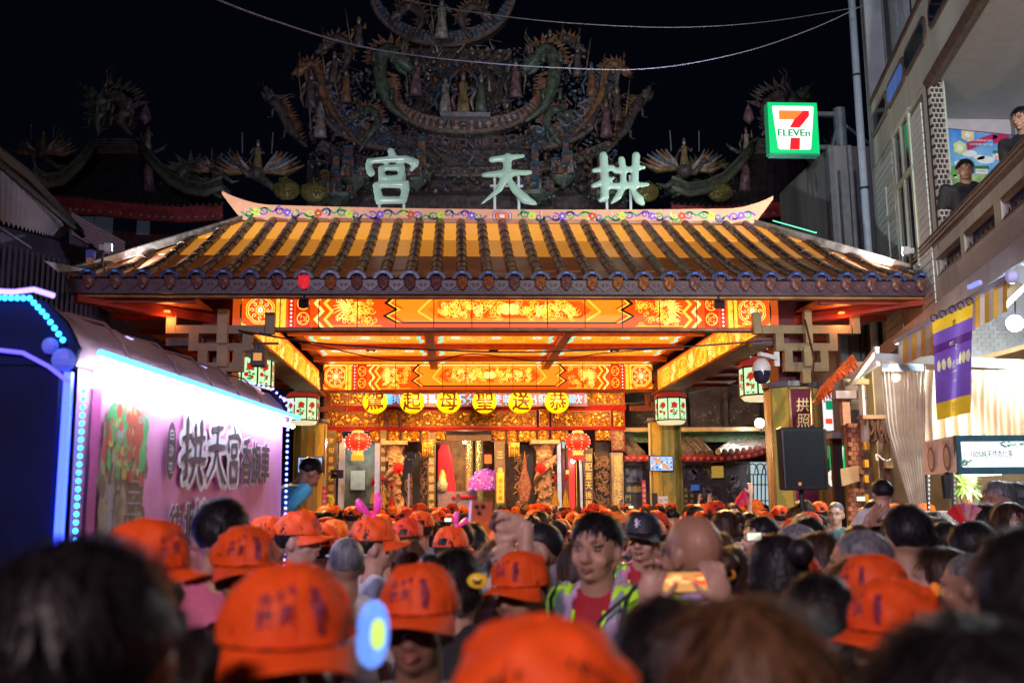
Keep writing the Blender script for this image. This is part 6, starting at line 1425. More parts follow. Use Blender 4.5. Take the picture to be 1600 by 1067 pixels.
chain([TW(TLn-.01,.05,ZT-.05),TW(TLn-.01,.05,.9)],.04,.011,E('led_violet',(.15,.18,1),6))
chain([TW(TLn+.02,n_+.02,z_+.01) for n_,z_ in prof[:6]],.035,.010,MATS['led_violet'])
chain([GP(98,531),GP(72,494),GP(46,466),GP(-60,464)],.026,.012,led)
m=MB(); m.tube([GP(84,462),GP(52,452),GP(20,456),GP(-60,452)],.012,5); m.build('led_rope',E('led_lilac',(.35,.25,1),2.2),tr)
m=MB(); m.tube([GP(106,596),GP(75,572),GP(35,551),GP(-60,540)],.009,5); m.build('led_rope',E('led_faint',(.10,.08,1),2.0),tr)
for k in range(4):
    a=Tpx((545,590,650,720)[k] if False else 200+50*k,500)[0]; m=MB(); s0=.9+1.0*k; z_=ZT+.27; m.tube([TW(s0,-.16,z_-.02),TW(s0+.35,-.16,z_-.025)],.012,5); m.build('led_segment',E('led_lavender',(.45,.4,1),1.6),tr)
m=MB(); m.ell(TW(-.05,.0,ZT+.0),.05,8,6); m.ell(TW(-.05,-.06,ZT+.06),.035,8,6); m.build('tangled_tape',M('blue_tape',(.1,.12,.5),.4,0,.3,(.1,.15,1)),tr)
# ============================================================ far-left roofs
lh=thing('left_house','dark house with corrugated eave and small tiled parapet at the far left','house',(P(60,500,16).x,16,0))
def lpoly(pts,Y,d,name,mat,Y2=None):
    m=MB(); v=[P(x,y,Yy) for x,y,Yy in pts]; m.prism(v,d); return fixn(m.build(name,mat,lh))
# corrugated sheet: seen from below, receding
m=MB(); nn=46
for i in range(nn+1):
    u=i/nn; a=P(-60,200,9.5).lerp(P(112,352,17.5),u); b=P(-60,330,8.0).lerp(P(92,372,17.2),u); w_=.03*(1 if i%2 else -1); m.v+=[tuple(a+Vector((0,0,w_))),tuple(b+Vector((0,0,w_)))]
m.f=[(2*i,2*i+1,2*i+3,2*i+2) for i in range(nn)]; m.m=[0]*nn
m.build('corrugated_eave',M('lavender_corrugated',(.40,.36,.48),.5,.2,var=.15),lh)
m=MB(); m.tube([P(-60,196,9.5),P(40,272,13.5),P(125,362,17.6)],[.07,.08,.07],6)
q=random.Random(1)
for k in range(60): u=k/59; p=P(-60,200,9.5).lerp(P(125,362,17.6),u); m.ell(p+Vector((.05,0,-.08)),.045,5,4)
m.build('eave_tile_edge',M('dark_eave_tile',(.06,.05,.06),.6,var=.3),lh)
a=P(-80,372,16.5); b=P(175,372,18.0)
m=MB(); m.prism([P(-90,330,14.5),P(165,395,17.6),P(165,600,17.6),P(-90,600,14.5)],(0,.2,0)); fixn(m.build('shutter_wall',M('left_wall_dark',(.10,.09,.13),.7,var=.3,scale=2),lh))
for k in range(26):
    u=k/26; p=P(-60,360,14.45).lerp(P(160,425,17.5),u); m=MB(); m.bar(p,p-Vector((0,0,1.6)),.045,.03); m.build('shutter_slat',M('slat_dark',(.07,.06,.09),.5),lh)
for r in range(7):
    for c in range(26):
        x=112+c*3.2; y=333+r*5.0+c*1.75
        if y>400+0*c: continue
        if x>195: continue
        p=P(x,y,18.4+c*.02); m=MB(); 
        if r==0 and c==0: m.box((0,0,-.052),(.034,.03,0)); me_t=m.mesh('parapet_tile',[M('parapet_tile_pink',(.36,.25,.27),.5,var=.25,scale=5)])
        mesh_obj('tile',me_t,lh,p)
m=MB(); m.prism([P(108,328,18.5),P(196,378,19.0),P(196,425,19.0),P(108,400,18.5)],(0,.15,0)); fixn(m.build('parapet_wall',M('parapet_joint',(.12,.08,.10),.7),lh))
m=MB(); m.bar(P(-10,350,13),P(48,388,14.2),.03); m.build('eave_rod',M('rod_lilac',(.3,.28,.45),.4,.4),lh)
t=thing('parcel_on_roof','small blue and orange box beside the left roof floodlight','box',P(142,400,14.3)); c=P(142,402,14.3); m=MB(); m.box(c+Vector((-.06,-.05,-.02)),c+Vector((.05,.05,.10))); m.mat(1).box(c+Vector((-.05,-.045,-.12)),c+Vector((.03,.045,-.02))); m.build('box',[M('parcel_blue',(.05,.08,.4),.5),M('parcel_orange',(.6,.25,.12),.5)],t)
# ============================================================ overhead cables
def cable(pts,r,lab,mat,nm='overhead_cable'):
    p=[Vector(x) for x in pts]; fine=[]; n=len(p)
    for i in range(n-1):
        p0,p1,p2,p3=p[max(i-1,0)],p[i],p[i+1],p[min(i+2,n-1)]
        for t in np.linspace(0,1,9)[:-1 if i<n-2 else None]:
            t=float(t); fine.append(.5*((2*p1)+(p2-p0)*t+(2*p0-5*p1+4*p2-p3)*t*t+(3*p1-p0-3*p2+p3)*t**3))
    m=MB(); m.tube(fine,r,6); o=m.build(nm,mat,None,True); tag(o,lab,'cable'); return o
wm=M('pale_cable',(.30,.28,.40),.5,var=.05)
cable([P(320,-8,8),P(420,30,9),P(560,72,10.5),P(700,93,12),P(870,106,13.5),P(1020,107,14.5),P(1160,82,15.5),P(1270,45,16),P(1350,8,16.3)],.0085,'long pale cable sagging across the sky from top left to the building',wm)
cable([P(610,-4,10),P(750,21,11.5),P(900,37,13),P(1060,43,14.5),P(1200,34,15.5),P(1350,10,16.3)],.006,'thin upper cable crossing the sky just above the longer one',M('grey_cable',(.22,.22,.22),.5,var=.05))
cable([P(372,516,14.9),P(440,528,14.9),P(520,538,15),P(660,546,15.1),P(800,550,15.2),P(960,546,15.1),P(1080,541,15),P(1190,533,14.9)],.014,'black cable strung across under the pavilion front beam',cable_m)
cable([P(405,520,14.9),P(520,545,15.1),P(600,561,15.3),P(680,563,15.3),P(740,553,15.2),P(850,564,15.3),P(940,552,15.2),P(1000,547,15.1),P(1210,531,14.9)],.010,'thinner wavy black cable under the pavilion front beam',cable_m)
cable([P(500,628,YF-1),P(600,632,YF-1),P(760,629,YF-1),P(960,631,YF-1),P(1010,628,YF-1)],.010,'thin wire crossing in front of the yellow lanterns',cable_m)
for i,pp in enumerate(([(1076,615),(1120,608),(1170,620),(1210,600)],[(1076,620),(1110,632),(1160,618),(1215,630)],[(1080,605),(1130,622),(1180,612),(1210,622)])): cable([P(x,y,20+i) for x,y in pp],.014,'%s tangled cable sagging beside the rear right column'%('upper','lowest','middle')[i],M('dusty_cable',(.14,.12,.14),.5,var=0))
# ============================================================ small things round the hall
def pennant(px,py0,py1,w_,Y,col,lab):
    t=thing('pennant',lab,'flag',P(px,py1,Y),'triangular procession flags'); m=MB(); m.bar(P(px,py0-8,Y),(P(px,py0,Y).x,Y,1.0),.025); m.build('staff',M('red_staff',(.5,.03,.02),.5),t)
    a=P(px-w_,py1,Y);b=P(px+w_,py1,Y);c=P(px,py0,Y); m=MB(); n=8; 
    for k in range(n+1):
        u=k/n; p=a.lerp(b,u); p.y+=.05*math.sin(u*9); m.v.append(tuple(p))
    m.v.append(tuple(c)); m.f=[(k,k+1,n+1) for k in range(n)]; m.m=[0]*n; m.build('cloth',col,t,True)
    m=MB(); m.lathe([(0,.12),(.03,.08),(.045,0),(.02,-.06)],P(px,py0-8,Y),8); m.build('tip',M('red_tip',(.6,.04,.02),.4),t)
yf=M('flag_yellow',(.8,.42,.02),.5,0,.10,(1,.5,.02),var=.2,scale=8); rf=M('flag_red',(.65,.05,.02),.5,0,.06,(1,.1,.02),var=.2)
pennant(583,762,786,6,23,yf,'yellow pennant leftmost of the three beside the left red lantern'); pennant(598,757,788,7,22.5,yf,'tallest yellow pennant, middle of the left three'); pennant(612,768,790,6,22,rf,'red pennant rightmost of the left three')
pennant(868,757,790,7,22.5,yf,'broad yellow pennant before the right dragon column'); pennant(884,756,792,6,22,yf,'yellow pennant with a red tip right of the broad one')
t=thing('embroidered_banner','narrow gold and red embroidered banner hanging beside the right dragon column','banner',P(820,740,25)); px_poly([(820,702),(824,735),(831,760),(826,784),(812,784),(809,758),(816,735)],25,.05,'banner_cloth',M('embroidered_cloth',(.6,.3,.05),.4,.3,var=.8,scale=14,col2=(.4,.03,.02)),t)
t=thing('red_satin_flag','bunched red and magenta satin flag standing before the grey wall','flag',P(1160,790,20)); m=MB(); q=random.Random(2)
for k in range(14): m.mat(k%2).tube([P(1163+q.uniform(-1,1),765,20),P(1160+q.uniform(-7,7),780,20),P(1160+q.uniform(-12,12),800,20)],[.02,.07,.1],5)
m.build('satin',[M('satin_red',(.7,.03,.03),.3,0,.1,(1,.05,.05)),M('satin_magenta',(.6,.03,.25),.3,0,.1,(1,.05,.4))],t)
t=thing('white_placard','white vertical placard leaning on the rear right column','placard',P(1037,790,23.4)); a=P(1029,775,23.4);b=P(1044,806,23.4); m=MB(); m.box((a.x,23.4,b.z),(b.x,23.43,a.z)); m.build('board',M('placard_white',(.75,.68,.68),.5,0,.1,(1,.9,.9)),t)
A=Art().layer(.002)
for k,t_ in enumerate('迎聖駕'): A.text(t_,(a.x+b.x)/2-.05,a.z-.1-.13*k,.07,0); A.text(t_,(a.x+b.x)/2+.06,a.z-.08-.12*k,.06,0)
A.place('placard_text',[M('ink_text')],t,(0,23.4,0))
t=thing('small_speaker','small black speaker on a thin stand beside the white placard','speaker',P(1024,790,23)); a=P(1020,770,23);b=P(1028,796,23); m=MB(); m.box((a.x,23,b.z),(b.x,23.15,a.z)); m.build('box',black,t); m=MB(); m.bar((a.x+.06,23.08,0),(a.x+.06,23.08,b.z),.03); m.build('stand',iron,t)
t=thing('camera_tripod','tall black camera tripod standing in the left bay of the hall','tripod',P(526,745,24.5)); c=P(527,742,24.5); m=MB(); m.box(c+Vector((-.15,-.1,-.08)),c+Vector((.14,.1,.12))); m.ell(c+Vector((-.05,-.12,0)),.06,8,6); m.build('video_camera',black,t)
m=MB(); m.bar(c-Vector((0,0,.08)),(c.x,c.y,1.2),.05); m.bar((c.x,c.y,1.3),(c.x-.4,c.y,0),.03); m.bar((c.x,c.y,1.3),(c.x+.4,c.y-.1,0),.03); m.bar((c.x,c.y,1.3),(c.x,c.y+.4,0),.03); m.build('legs',iron,t)
t=thing('steel_mast','slim steel mast with clamps standing beside the left dragon column','mast',P(638,740,24.8)); c=P(639,720,24.8); m=MB(); m.bar((c.x,c.y,0),(c.x,c.y,P(639,716,24.8).z),.04); m.build('pole',M('mast_steel',(.45,.4,.4),.35,.5),t); m=MB(); m.box(c+Vector((-.12,-.1,-.3)),c+Vector((.1,.1,.02))); m.box(c+Vector((-.05,-.1,.05)),c+Vector((.15,.08,.2))); m.build('clamp_box',black,t)
t=thing('round_yellow_sign','small round yellow sign with black writing low on the hall left pillar','sign',P(513,782,25)); c=P(513,782,25); m=MB(); m.lathe([(0,-.02),(.15,-.02),(.15,.01)],c,18,ax='y'); m.build('disc',M('disc_yellow',(.85,.6,.03),.4,0,.2,(1,.6,.02),var=0),t); A=Art().layer(.001); A.text('安',c.x,c.z,.16,0); A.place('disc_text',[M('ink_text')],t,(0,c.y-.021,0))
for i,(x,y0,y1,lab) in enumerate(((507,760,798,'tall thin red and white sign at the rear left column'),(1209,750,804,'tall narrow red signboard beside the front right column'),(1007,750,790,'short red banner strip at the left edge of the rear right column'))):
    t=thing('red_signboard',lab,'sign',P(x,y1,23)); a=P(x-4,y0,23.3 if i!=1 else 16.5);b=P(x+3,y1,23.3 if i!=1 else 16.5); m=MB(); m.box((a.x,a.y,b.z),(b.x,a.y+.03,a.z)); m.build('board',M('signboard_red',(.6,.04,.03),.5,0,.08,(1,.1,.08)),t); A=Art().layer(.002)
    for k in range(4): A.text('恭迎聖母'[k],(a.x+b.x)/2,a.z-(a.z-b.z)*(.2+.2*k),.07,0)
    A.place('board_text',[M('placard_white')],t,(0,a.y,0))
# ============================================================ PEOPLE
def caps(pr,n=10):
    """pr: list of ('e',c,r[,rot]) ellipsoids and ('c',a,b,ra,rb) tapered capsules -> one MB"""
    m=MB()
    for p in pr:
        if p[0]=='e': m.ell(p[1],p[2],n+4,n,p[3] if len(p)>3 else None)
        else:
            a,b,ra,rb=Vector(p[1]),Vector(p[2]),p[3],p[4]; d=(b-a); m.tube([a,a.lerp(b,.5),b],[ra,(ra+rb)/2,rb],n); m.ell(a,ra,n,6); m.ell(b,rb,n,6)
    return m
def remesh(m,vox,it=3,name='m'):
    me=m.mesh(name,[white]); o=bpy.data.objects.new(name,me); COL.objects.link(o)
    r=o.modifiers.new('r','REMESH'); r.mode='VOXEL'; r.voxel_size=vox; s=o.modifiers.new('s','SMOOTH'); s.factor=.5; s.iterations=it
    bpy.context.view_layer.update(); m2=bpy.data.meshes.new_from_object(o.evaluated_get(bpy.context.evaluated_depsgraph_get())); m2.name=name
    bpy.data.objects.remove(o); bpy.data.meshes.remove(me); m2.polygons.foreach_set('use_smooth',[True]*len(m2.polygons)); m2.materials.clear(); return m2
HC=Vector((0,-.005,1.595))
def headprims(hero=False):
    p=[('e',(0,.012,1.612),(.076,.096,.094)),('e',(0,-.028,1.555),(.060,.066,.078)),('e',(0,-.052,1.512),(.034,.032,.026)),('c',(0,.012,1.38),(0,-.002,1.55),.060,.057),
       ('c',(0,-.092,1.598),(0,-.112,1.566),.009,.0145),('e',(-.012,-.100,1.562),(.010,.012,.009)),('e',(.012,-.100,1.562),(.010,.012,.009))]
    for s in (-1,1):
        p+=[('e',(s*.078,.010,1.580),(.011,.020,.034),Matrix.Rotation(s*.25,3,'Z')),('e',(s*.036,-.060,1.560),(.028,.026,.026)),('e',(s*.030,-.078,1.618),(.027,.015,.010))]
    if hero: p+=[('e',(0,-.088,1.538),(.022,.014,.006)),('e',(0,-.086,1.528),(.018,.013,.006)),('e',(0,-.078,1.507),(.018,.016,.014))]
    return p
def hand(w,fwd,side,curl=.5,s=1.0,spread=.25):
    """palm and five unequal bent fingers; w wrist, fwd finger direction, side thumb side"""
    w=Vector(w); f=Vector(fwd).normalized(); sd=Vector(side); sd=(sd-f*sd.dot(f)).normalized(); nrm=f.cross(sd)
    M3=Matrix((sd,f,nrm)).transposed(); p=[('e',w+f*.048*s,(.040*s,.052*s,.017*s),M3)]
    for i,(o,l) in enumerate(((.030,.070),(.010,.080),(-.010,.075),(-.029,.058))):
        b=w+f*.085*s+sd*o*s; d=(f+sd*o*spread*8).normalized(); a=b
        for k in range(3):
            an=curl*(k+.4)*.8; dd=(d*math.cos(an)-nrm*math.sin(an)).normalized(); e=a+dd*l*s*(.42,.32,.26)[k]; p.append(('c',a,e,.0092*s-.0008*k*s,.0086*s-.001*k*s)); a=e
    a=w+f*.03*s+sd*.034*s; b=a+(sd*.8+f*.7).normalized()*.035*s; c=b+(sd*.3+f*.9-nrm*curl*.4).normalized()*.032*s
    p+=[('c',w+f*.015*s+sd*.02*s,a,.014*s,.012*s),('c',a,b,.0115*s,.0105*s),('c',b,c,.010*s,.0085*s)]
    return p
ARMS={'down':(((-.20,.0,1.40),(-.245,.03,1.13),(-.235,-.05,.90)),((.20,.0,1.40),(.245,.03,1.13),(.235,-.05,.90))),
 'phone':(((-.20,.0,1.40),(-.245,-.06,1.16),(-.14,-.28,1.28)),((.20,.0,1.40),(.245,-.06,1.16),(.12,-.28,1.28))),
 'raise':(((-.20,.0,1.40),(-.245,.03,1.13),(-.235,-.05,.90)),((.20,.0,1.41),(.27,-.17,1.55),(.20,-.22,1.79))),
 'face':(((-.20,.0,1.40),(-.32,-.13,1.20),(-.115,-.13,1.50)),((.20,.0,1.40),(.245,.03,1.13),(.235,-.05,.90))),
 'side':(((-.15,.0,1.385),(-.28,.0,1.36),(-.42,-.05,1.35)),((.15,.0,1.385),(.26,-.05,1.22),(.2,-.2,1.2)))}
def bodyprims(pose,hero=False):
    A=ARMS[pose]; pr=[]
    for sgn,(sh,el,wr) in zip((-1,1),A):
        pr+=[('c',sh,el,.047,.039),('c',el,wr,.038,.026)]
        d=Vector(wr)-Vector(el); 
        if pose=='raise' and sgn>0: pr+=hand(wr,(-.25,-.15,1),(-1,0,.1),.55)
        elif pose=='face' and sgn<0: pr+=hand(wr,(.30,.05,1),(.9,-.3,0),.35)
        elif pose=='phone': pr+=hand(wr,(0,-.35,1),(-sgn,0,0),.9)
        else: pr+=hand(wr,d,(0,-1,0),.45)
    for s in (-1,1):
        pr+=[('c',(s*.095,0,.92),(s*.10,-.01,.50),.085,.056),('c',(s*.10,-.01,.50),(s*.10,.02,.09),.054,.036),('e',(s*.105,-.05,.045),(.045,.12,.04))]
    pr+=[('e',(0,0,1.25),(.155,.10,.19)),('e',(0,0,1.03),(.135,.095,.15)),('e',(0,0,.93),(.155,.11,.11)),('c',(-.16,0,1.385),(.16,0,1.385),.052,.052)]
    return pr
def shirtprims(pose,long=False):
    A=ARMS[pose]; pr=[('e',(0,0,1.25),(.180,.122,.21)),('e',(0,0,1.05),(.168,.125,.20)),('c',(-.165,0,1.375),(.165,0,1.375),.068,.068),('c',(-.07,.005,1.42),(.07,.005,1.42),.05,.05)]
    for sh,el,wr in A:
        e2=Vector(sh).lerp(Vector(el),.72); pr+=[('c',sh,e2,.066,.062)]
        if long: pr+=[('c',sh,el,.064,.054),('c',el,Vector(el).lerp(Vector(wr),.9),.052,.042)]
    return pr
def trouserprims():
    pr=[('e',(0,0,.93),(.172,.13,.14))]
    for s in (-1,1): pr+=[('c',(s*.095,0,.90),(s*.10,-.01,.50),.098,.074),('c',(s*.10,-.01,.50),(s*.10,.02,.12),.074,.062)]
    return pr
BODY={};SHIRT={}
def get_body(pose,hero=False):
    k=(pose,hero)
    if k not in BODY: BODY[k]=remesh(caps(headprims(True)+bodyprims(pose,hero),12 if hero else 9),.0058 if hero else .0115,4 if hero else 2,'body'); BODY[k].materials.append(skin[0])
    return BODY[k]
def get_shirt(pose,long=False):
    k=(pose,long)
    if k not in SHIRT:
        SHIRT[k]=remesh(caps(shirtprims(pose,long),9),.016,4,'shirt'); SHIRT[k].materials.append(cloth('x',(.1,.1,.1)))
        q=random.Random(1)
        for v in SHIRT[k].vertices: 
            n=math.sin(v.co.x*31+v.co.z*17)*math.sin(v.co.z*23+v.co.y*19); v.co+=Vector((0,n*.006,0))
    return SHIRT[k]
def cloth(n,c): return M('fabric_'+n,c,.75,var=.16,scale=7,bump=.35,bscale=14)
skin=[M('skin_%d'%i,c,.42,var=.10,scale=9,bump=.08,bscale=90,spec=.4) for i,c in enumerate(((.46,.26,.18),(.38,.20,.13),(.53,.32,.24),(.30,.15,.10)))]
hairm=[M('hair_'+n,c,.45,var=.45,scale=60,kind='streak',bump=.2,bscale=80,spec=.3) for n,c in (('black',(.012,.010,.012)),('dark_brown',(.035,.017,.010)),('brown',(.10,.048,.022)),('grey',(.14,.14,.16)),('blond_grey',(.28,.22,.14)))]
TROU=remesh(caps(trouserprims(),8),.02,3,'trousers'); TROU.materials.append(cloth('navy',(.02,.025,.05)))
# ---- hair
def hair_mesh(style,mi,seed=0,dens=1.0):
    q=random.Random(seed); m=MB(); C=Vector((0,.020,1.622)); r=Vector((.088,.102,.094))
    if style=='buzz': r=Vector((.0795,.0995,.0875)); C=Vector((0,.022,1.628))
    cut=1.575 if style in('short','buzz') else 1.50
    n,k=22,14; vs=[]
    for i in range(k+1):
        t=PI*i/k
        for j in range(n):
            a=2*PI*j/n; v=Vector((math.sin(t)*math.cos(a)*r.x,math.sin(t)*math.sin(a)*r.y,math.cos(t)*r.z)); nz=1+(.0 if style=='buzz' else .035)*math.sin(5*a+seed)*math.sin(4*t+seed*2)
            v=C+v*nz
            lo=cut+(.05 if v.y<0 else 0)+(.02 if abs(v.x)>.06 and v.y<.03 else 0)
            if v.z<lo: f=min(1,(lo-v.z)/.06); v=Vector((v.x*(1-.35*f),v.y*(1-.35*f)+.01*f,max(v.z,lo-.02)))
            if v.y<-.05 and v.z<1.655: v.y=-.05
            vs.append(v)
    m.add(vs,[(i*n+j,(i+1)*n+j,(i+1)*n+(j+1)%n,i*n+(j+1)%n) for i in range(k) for j in range(n)])
    if style in('long','bob','bun'):
        zb={'long':1.28,'bob':1.475,'bun':1.54}[style]
        rows=[]; nn=20
        for i in range(8):
            u=i/7; z=1.60-(1.60-zb)*u; wx=.088+.018*math.sin(u*2.4)-(.02*u if style=='long' else .0); wy=.085+.01*u; row=[]
            for j in range(nn+1):
                a=R(-28)+R(236)*j/nn; row.append(Vector((wx*math.cos(a)*(1+.03*math.sin(9*a+seed)),.022+wy*math.sin(a)*(1+.03*math.sin(7*a)),z+.01*math.sin(6*a))))
            rows.append(row)
        b=len(m.v); 
        for row in rows: m.v+=[tuple(v) for v in row]
        for row in rows[::-1]: m.v+=[tuple(Vector((v.x*.8,.02+(v.y-.02)*.75,v.z))) for v in row]
        N=nn+1
        for i in range(15): 
            for j in range(nn): m.f.append((b+i*N+j,b+i*N+j+1,b+(i+1)*N+j+1,b+(i+1)*N+j)); m.m.append(0)
        if style=='bun': m.ell((0,.14,1.66),(.045,.04,.045),12,8)
    if style!='buzz':
        ns=int({'short':420,'long':420,'bob':380,'bun':260}[style]*dens)
        for _ in range(ns):
            t=q.uniform(.05,1.5); a=q.uniform(0,2*PI); d=Vector((math.sin(t)*math.cos(a),math.sin(t)*math.sin(a),math.cos(t)))
            p=C+Vector((d.x*r.x,d.y*r.y,d.z*r.z))*1.01
            if p.y<-.03 and p.z<1.66: continue
            crown=Vector((.01,.03,1.72)); tang=(p-crown); tang=(tang-d*tang.dot(d)); tang=tang.normalized() if tang.length>.003 else Vector((q.uniform(-1,1),1,0)).normalized()
            tang=(tang+Vector((q.uniform(-.35,.35),q.uniform(-.35,.35),0))).normalized(); L=q.uniform(.03,.055) if style=='short' else q.uniform(.05,.09); sdv=d.cross(tang)*q.uniform(.0018,.0034)
            lift=q.uniform(.002,.010) if style=='short' else .003
            p1=p+tang*L*.5+d*lift; p2=p+tang*L+d*(lift*.5-.006)*(1 if style!='short' else q.uniform(-1,2.2)); m.add([p-sdv,p+sdv,p1+sdv*.8,p1-sdv*.8,p2],[(0,1,2,3),(3,2,4)])
        if style in('long','bob','bun'):
            for _ in range(int(300*dens)):
                a=R(-25)+R(230)*q.random(); z0=q.uniform(1.55,1.66); x,y=.092*math.cos(a),.022+.094*math.sin(a); z1=max(zb-.03*q.random(),z0-.3); tn=Vector((-math.sin(a),math.cos(a),0))*q.uniform(.002,.004)
                pts=[Vector((x*(1+.05*math.sin(4*u+a)),y*(1+.05*math.sin(4*u)),z0+(z1-z0)*u))+Vector((math.cos(a),math.sin(a),0))*.008*math.sin(u*3) for u in (0,.33,.66,1)]
                m.add([v for p in pts for v in (p-tn,p+tn)],[(0,1,3,2),(2,3,5,4),(4,5,7,6)])
    me=m.mesh('hair',[hairm[mi]],True); return me
HAIR={}
def get_hair(style,mi,v=0,dens=1.0):
    k=(style,mi,v,dens)
    if k not in HAIR: HAIR[k]=hair_mesh(style,mi,v*7+3,dens)
    return HAIR[k]
# ---- cap
capc=M('cap_orange',(.93,.09,.004),.65,var=.12,scale=8,bump=.3,bscale=16); capy=M('cap_orange_yellow',(.95,.17,.008),.6,var=.12,scale=8,bump=.3,bscale=16); capr=M('cap_orange_red',(.72,.045,.006),.7,var=.15,scale=8,bump=.3,bscale=16); capc2=M('cap_black',(.012,.012,.02),.6,var=.2); printm=M('cap_print_purple',(.17,.02,.10),.6,var=0); capin=M('cap_inside',(.35,.04,.005),.8)
def cap_parts(v=0,back=False,seed=0):
    q=random.Random(seed); C=Vector((0,.008,1.628)); rx,ry,rz=.098,.113,.108; n,k=36,10; vs=[]
    cr=MB()
    def surf(a,t):
        sq=1+.05*math.cos(6*a)*math.sin(t)*.35; front=max(0,-math.sin(a)); z=math.cos(t)*rz*(1+.10*front*math.sin(t)); wr=(.004+.0022*(seed%3))*math.sin((4+seed%4)*a+seed*2.1)*math.sin((4+seed%3)*t+seed*1.7)+.003*math.sin(13*a+9*t+seed)
        st=math.sin(t)**.8
        return C+Vector((math.cos(a)*rx*st*sq,math.sin(a)*ry*st*sq,z))*(1)+Vector((math.cos(a),math.sin(a),.5))*wr
    for i in range(k+1):
        t=.02+(PI/2-.02)*i/k
        for j in range(n): vs.append(surf(2*PI*j/n,t))
    f=[(i*n+j,(i+1)*n+j,(i+1)*n+(j+1)%n,i*n+(j+1)%n) for i in range(k) for j in range(n)]
    f=[x for x in f if not (x[0]//n>=k-3 and abs(((x[0]%n)/n*2*PI)-PI/2)<(.33 if x[0]//n>=k-2 else .2))]
    cr.add(vs,f+[tuple(range(n))]); inner=[C+(Vector(p)-C)*.95 for p in vs]; cr.add(inner,[x[::-1] for x in f])
    for j in range(6):
        a=2*PI*j/6+PI/2; cr.tube([surf(a,t)+Vector((math.cos(a),math.sin(a),.3))*.0012 for t in np.linspace(.05,PI/2-(.35 if j==0 else 0),9)],.0016,4,cap=False)
    b0=MB(); b0.tube([C+Vector((.098*.99*math.cos(a),.113*.99*math.sin(a),.004)) for a in np.linspace(PI/2-.34,PI/2+.34,6)],.007,5); 
    crown=cr.mesh('crown',[capc],True)
    bu=MB(); bu.ell(C+Vector((0,0,rz+.002)),(.009,.009,.005),8,5)
    br=MB(); nb=16; rows=[]
    for (ext,th) in ((0,0),(.35,0),(.7,0),(1,0)):
        for j in range(nb+1):
            a=R(200)+R(140)*j/nb; wdt=math.sin(PI*j/nb)**.6; x,y=math.cos(a)*rx,math.sin(a)*ry; o=.082*ext*wdt; z=-.004-.040*(abs(math.cos(a))**2)*ext-.010*ext; rows.append(C+Vector((x*(1+.04*ext),y-o,z)))
    N=nb+1; br.add(rows,[(i*N+j,i*N+j+1,(i+1)*N+j+1,(i+1)*N+j) for i in range(3) for j in range(nb)]); br.add([p-Vector((0,0,.004)) for p in rows],[(i*N+j,(i+1)*N+j,(i+1)*N+j+1,i*N+j+1) for i in range(3) for j in range(nb)])
    br.add([rows[3*N+j] for j in range(N)]+[rows[3*N+j]-Vector((0,0,.004)) for j in range(N)],[(j,j+1,N+j+1,N+j) for j in range(nb)])
    pm=MB()
    for ch,u,vv,s in (('白',-.042,.064,.014),('沙',-.022,.070,.014),('屯',-.004,.078,.013),('拱',-.040,.038,.022),('天',-.012,.042,.022),('宮',.034,.070,.020),('媽',.036,.047,.020),('祖',.036,.026,.018)):
        g,fs,asp=dense(ch,.012,.16); vsx=[]
        for x,y in g:
            uu,zz=u+x*s,vv+y*s*1.2; a=-PI/2+uu/rx; t=math.acos(min(.98,zz/(rz*1.08))); p=surf(a,t)+Vector((math.cos(a),math.sin(a),.35))*.004; vsx.append(p)
        pm.add(vsx,fs)
    st=b0.mesh('cap_strap',[capc])
    return crown,bu.mesh('cap_button',[capc],True),br.mesh('brim',[capc],True),pm.mesh('cap_print',[printm]),st
CAPS=[cap_parts(seed=i) for i in range(6)]
# ---- face details
def eye_mesh():
    m=MB(); m.ell((0,0,0),(.0135,.008,.0058),10,6); m.mat(1).ell((0,-.0045,0),(.0055,.005,.0056),8,6); m.mat(2).tube([(-.016,-.004,.000),(-.008,-.0075,.0055),(.004,-.0078,.0062),(.015,-.004,.002)],[.001,.0019,.0019,.001],5); return m.mesh('eye',[M('eye_white',(.55,.5,.48),.3),M('iris_dark',(.015,.01,.008),.15),M('lash',(.02,.012,.01),.5)],True)
EYE=eye_mesh(); m=MB(); m.tube([(-.018,0,-.003),(-.006,-.004,.003),(.008,-.002,.003),(.019,.003,-.002)],[.0018,.0032,.003,.0012],5,flat=.5); BROW=m.mesh('eyebrow',[hairm[0]],True)
m=MB(); m.tube([(-.024,.006,.0),(-.010,-.003,.0025),(0,-.004,.001),(.010,-.003,.0025),(.024,.006,.0)],[.001,.0035,.003,.0035,.001],6); m.tube([(-.020,.005,-.004),(0,-.004,-.0085),(.020,.005,-.004)],[.001,.0055,.001],6); LIPS=m.mesh('lips',[M('lip_skin',(.36,.12,.10),.4,var=.05)],True)
m=MB()
for s in (-1,1):
    m.tube([(s*.032+.024*math.cos(a),0,.018*math.sin(a)) for a in np.linspace(0,2*PI,15)],.0016,5,cap=False); m.tube([(s*.056,0,.004),(s*.078,.03,.006),(s*.080,.10,.0)],.0016,5)
m.tube([(-.008,0,.004),(.008,0,.004)],.0016,5); SPEC=m.mesh('glasses',[M('spectacle_frame',(.03,.03,.04),.3,.5)],True)
GL=SPEC.copy(); 
def sub(name,me,parent,mat=None,loc=(0,0,0),rot=(0,0,0),scale=(1,1,1)):
    o=bpy.data.objects.new(name,me); COL.objects.link(o); o.parent=parent; o.location=loc; o.rotation_euler=rot; o.scale=scale
    if mat is not None and me.materials: o.material_slots[0].link='OBJECT'; o.material_slots[0].material=mat
    return o
